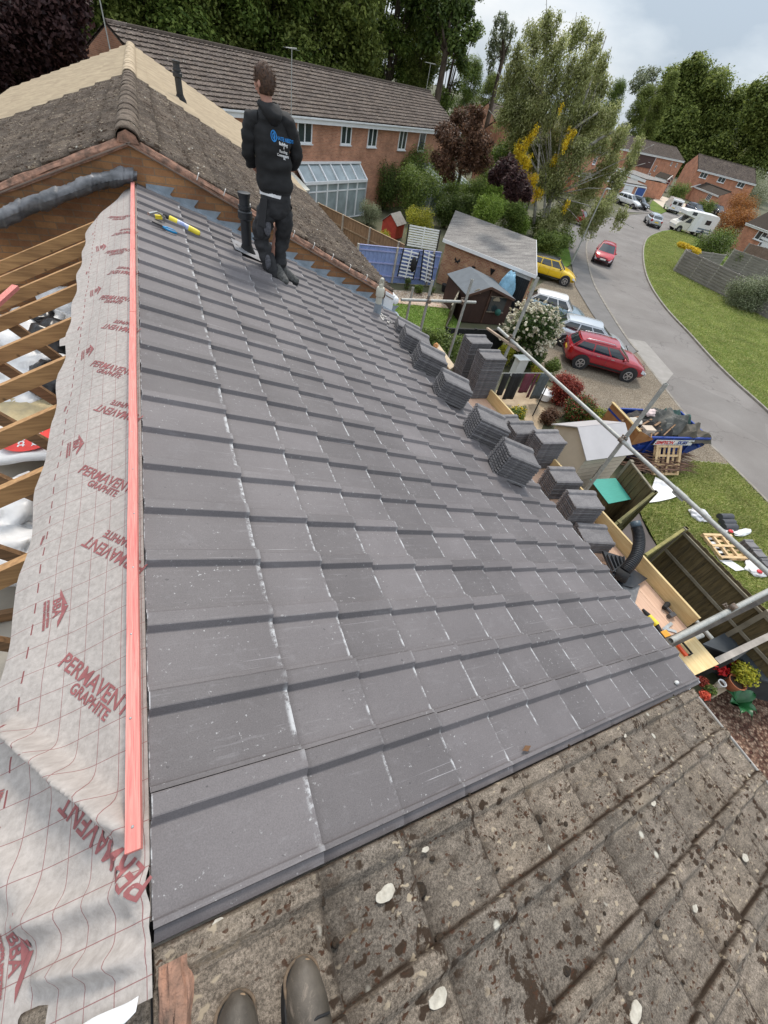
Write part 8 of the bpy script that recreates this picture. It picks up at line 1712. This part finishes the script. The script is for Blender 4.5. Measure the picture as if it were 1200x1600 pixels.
# trousers
m = MB(mo)
loft(m, [((1.487, yy, 7.345), ax * .162, ay * .118), ((1.487, yy, 7.28), ax * .172, ay * .128), ((1.486, yy, 7.2), ax * .18, ay * .135), ((1.48, yy, 7.13), ax * .165, ay * .125), ((1.475, yy, 7.08), ax * .13, ay * .10)], 40, .012, 9, 5)
loft(m, tubesec([(1.415, yy, 7.2), (1.375, yy + .01, 7.08), (1.335, yy + .03, 6.97), (1.305, yy + .055, 6.87), (1.325, yy + .04, 6.76), (1.38, yy - .02, 6.61), (1.43, yy - .05, 6.48), (1.46, yy - .07, 6.38)], [.105, .114, .106, .096, .088, .086, .092, .098]), 26, .026, 9, 9)
loft(m, tubesec([(1.565, yy, 7.2), (1.59, yy + .02, 7.08), (1.595, yy + .05, 6.97), (1.585, yy + .09, 6.87), (1.565, yy + .1, 6.75), (1.545, yy + .08, 6.62), (1.53, yy + .07, 6.5), (1.525, yy + .06, 6.43)], [.105, .112, .102, .092, .084, .082, .09, .095]), 26, .024, 9, 15)
m.build('trousers', TROU, man, smooth=True)
m = MB(mo); 
for q, s_ in (((1.295, yy - .055, 6.96), (.055, .03, .11)), ((1.35, yy - .04, 7.09), (.05, .03, .06)), ((1.255, yy + .03, 6.83), (.05, .03, .02))): m.ball(q, s_, 10, 6)
m.build('knee_pad', mat('cloth_dark', (.03, .03, .033), .8, .3, 20), man, smooth=True)
m = MB(mo); m.slab([V_((1.30, yy - .10, 7.28)), V_((1.255, yy - .09, 7.02)), V_((1.33, yy - .125, 6.99)), V_((1.37, yy - .125, 7.28))], .03); m.build('holster_pocket', mat('holster_black', (.016, .016, .018), .6), man, bevel=.01)
for q, s_, rr_ in (((1.37, yy - .085, 6.99), (.045, .02, .09), 0), ((1.36, yy - .115, 6.62), (.035, .02, .09), 0)):
    m = MB(mo); m.ball(q, s_, 10, 6); m.build('paint_smear', mat('smear_grey', (.13, .13, .15), .8, c2=(.04, .04, .045), scale=40), man, smooth=True)
# back print, projected onto the cloth
bvh = BVHTree.FromPolygons([v.co[:] for v in hood.data.vertices], [p.vertices[:] for p in hood.data.polygons])
PB = mat('print_blue', (.01, .22, .6), .6); PW = mat('print_white', (.8, .8, .8), .6)
def backfn(x0, z0, tilt=-.12):
    def fn(a, c):
        x = x0 + a; z = z0 + c + a * tilt; o_ = V_((x, yy - 1, z)) - mo; h = bvh.ray_cast(o_, V_((0, 1, 0)), 3)
        p = h[0] + mo if h[0] is not None else V_((x, yy - .14, z)); return p - V_((0, .004, 0))
    return fn
for txt, sz, x0, z0, mt in (('NATE NEEDS', .040, 1.475, 7.815, PB), ('Building', .036, 1.50, 7.775, PW), ('&', .03, 1.545, 7.745, PW), ('Roofing', .036, 1.505, 7.712, PW), ('Contractors', .033, 1.48, 7.682, PW), ('UK', .022, 1.55, 7.655, PW)):
    textobj('print', txt, sz, backfn(x0, z0), mt, man, org=mo, sub=1, bold=.0012, sx=.82)
m = MB(mo); fb_ = backfn(1.45, 7.835); 
for r0, r1 in ((.030, .040), (.012, .02)):
    for k in range(20): a0, a1 = k * .314, (k + 1) * .314; m.face([fb_(r * math.cos(a) * .8, r * math.sin(a) * 1.15) for r, a in ((r0, a0), (r1, a0), (r1, a1), (r0, a1))])
m.face([fb_(*p) for p in ((.0, -.035), (.012, -.035), (.012, .035), (.0, .035))]); m.build('print', PB, man)
# hands: palm, four fingers, thumb, half in the front pocket
def hand(w, d1, s_, nm):
    w = V_(w); d1 = V_(d1).normalized(); u1 = V_((0, 0, 1)); n1 = d1.cross(u1).normalized()
    P = [w, w + d1 * .045, w + d1 * .085]; E_ = [(0, 1), (1, 2)]; Rr = [(.024, .02), (.036, .018), (.038, .016)]
    for k in range(4):
        b0 = w + d1 * .09 + u1 * (.028 - .019 * k); L = (.072, .082, .076, .06)[k]; i = len(P); P += [b0, b0 + d1 * L * .45 - n1 * s_ * .008, b0 + d1 * L * .78 - n1 * s_ * .028, b0 + d1 * L * .92 - n1 * s_ * .045]; E_ += [(2, i), (i, i + 1), (i + 1, i + 2), (i + 2, i + 3)]; Rr += [.0095, .009, .008, .007]
    i = len(P); P += [w + d1 * .03 + u1 * .035, w + d1 * .06 + u1 * .055 - n1 * s_ * .01, w + d1 * .085 + u1 * .06 - n1 * s_ * .02]; E_ += [(1, i), (i, i + 1), (i + 1, i + 2)]; Rr += [.012, .0105, .009]
    skinmesh(nm, P, E_, Rr, SKIN, man, 2, 0)
hand((1.272, yy + .17, 7.495), (.45, .5, -.35), 1, 'hand'); hand((1.67, yy + .17, 7.55), (-.5, .6, -.25), -1, 'hand')
def shoe(heel, toe, nm, mt, parent, L=.28, W=.052, hgt=.085, org=mo):
    heel = V_(heel); toe = V_(toe); d1 = (toe - heel).normalized(); nr = V_((math.sin(PR), 0, math.cos(PR))); up1 = (nr - d1 * nr.dot(d1)).normalized(); s1 = d1.cross(up1)
    def f(u, v, k=1):
        t_ = v; w = W * (.78 + .22 * math.sin(math.pi * min(1, t_ * 1.1)) + .18 * math.exp(-((t_ - .72) / .2) ** 2)) * (1 - max(0, (t_ - .86) / .14) ** 2 * .75) * (1 - max(0, (.08 - t_) / .08) ** 2 * .5)
        h = hgt * (1.25 - .75 * min(1, max(0, (t_ - .15) / .75))) + .012; h *= 1 - max(0, (t_ - .93) / .07) ** 2 * .5
        return heel + d1 * L * t_ + s1 * w * math.cos(u) * k + up1 * (.02 + max(0, math.sin(u)) ** .8 * h)
    m = MB(org); m.grid(f, 20, 22, 0, math.pi, 0, 1); m.face([f(math.pi * i / 20, 0) for i in range(21)]); m.face([f(math.pi * i / 20, 1) for i in range(21)][::-1]); m.build('shoe' if nm == 'shoe' else 'upper', mt, parent, smooth=True)
    m = MB(org); q = [f(0, v / 16, 1.08) - up1 * .0 for v in range(17)] + [f(math.pi, v / 16, 1.08) for v in range(16, -1, -1)]; q = [p - up1 * (p - heel).dot(up1) + up1 * .024 for p in q]; m.slab(q if (q[1] - q[0]).cross(q[20] - q[0]).dot(up1) > 0 else q[::-1], .026); m.build('sole', BLACK, parent)
TRN = mat('shoe_grey', (.035, .035, .033), .8, c2=(.11, .11, .105), scale=40, bump=.5)
shoe(PRt(1.55, yy - .02, .028), PRt(1.66, yy - .27, .028), 'shoe', TRN, man); shoe(PRt(1.62, yy + .06, .028), PRt(1.89, yy + .0, .028), 'shoe', TRN, man)
# ------------------------------------------------------------------ the photographer's boots
b = NB('boot_leather'); col = b.ramp(b.noise(7, 6, .7), [(.3, (.035, .029, .022)), (.7, (.105, .088, .07))]); col = b.mix(b.ramp(b.noise(16, 6, .8, dist=1), [(.55, 0), (.72, .6)]), col, (.3, .24, .19)); b.bump(b.noise(30, 5, .7), .4, .006); BOOT = b.fin(col, .6, 0, .4)
SCUFF = mat('boot_scuff', (.36, .26, .16), .8, c2=(.2, .13, .08), scale=30)
bt = thing('work_boots', PRt(.3, -.3, 0), 'pair of scuffed brown leather work boots at the bottom edge standing on the old tiles', 'boots')
for px in ((461, 1500), (372, 1546)):
    s_, y = RPR(px, .05); sd_ = -.0
    heel = PRt(s_ + (-.0 if px[0] > 400 else -.035), y - .30, .018); toe = PRt(s_ + (.015 if px[0] > 400 else -.005), y, .018)
    shoe(heel, toe, 'upper', BOOT, bt, L=(toe - heel).length, W=.047, hgt=.078, org=bt.location)
    m = MB(bt.location); nr = V_((math.sin(PR), 0, math.cos(PR))); c = heel + V_((0, .07, 0)) + nr * .08; m.tube([c, c + nr * .06 - V_((0, .01, 0)), c + nr * .1 - V_((0, .015, 0))], [.05, .046, .05], 18, cap=False); m.build('ankle', BOOT, bt, smooth=True, solid=.006)
    m = MB(bt.location); q = heel.lerp(toe, .955) + nr * .052; m.ball(q, (.016, .008, .007), 12, 6); m.build('toe_scuff', SCUFF, bt, smooth=True)
    m = MB(bt.location); L_ = (toe - heel).length; dd2 = (toe - heel).normalized(); ss2 = dd2.cross(nr).normalized(); wp = []
    for k in range(25):
        a_ = math.pi * k / 24; wp.append(heel + dd2 * (L_ * .86 + L_ * .135 * math.sin(a_)) + ss2 * (.047 * math.cos(a_)) + nr * .022)
    m.tube([wp[0] - dd2 * .16] + wp + [wp[-1] - dd2 * .16], .0045, 6); m.build('welt', mat('boot_welt', (.16, .11, .07), .8, c2=(.06, .045, .03), scale=60), bt, smooth=True)
    m = MB(bt.location)
    for k in range(5): q = heel.lerp(toe, .62 - .08 * k) + nr * (.088 + .009 * k); m.tube([q - V_((.028, 0, -.0)), q + V_((0, .006, .006)), q + V_((.028, 0, -.008))], .0028, 6)
    m.build('laces', BLACK, bt, smooth=True)
S.cycles.max_bounces = 6; S.cycles.transparent_max_bounces = 4
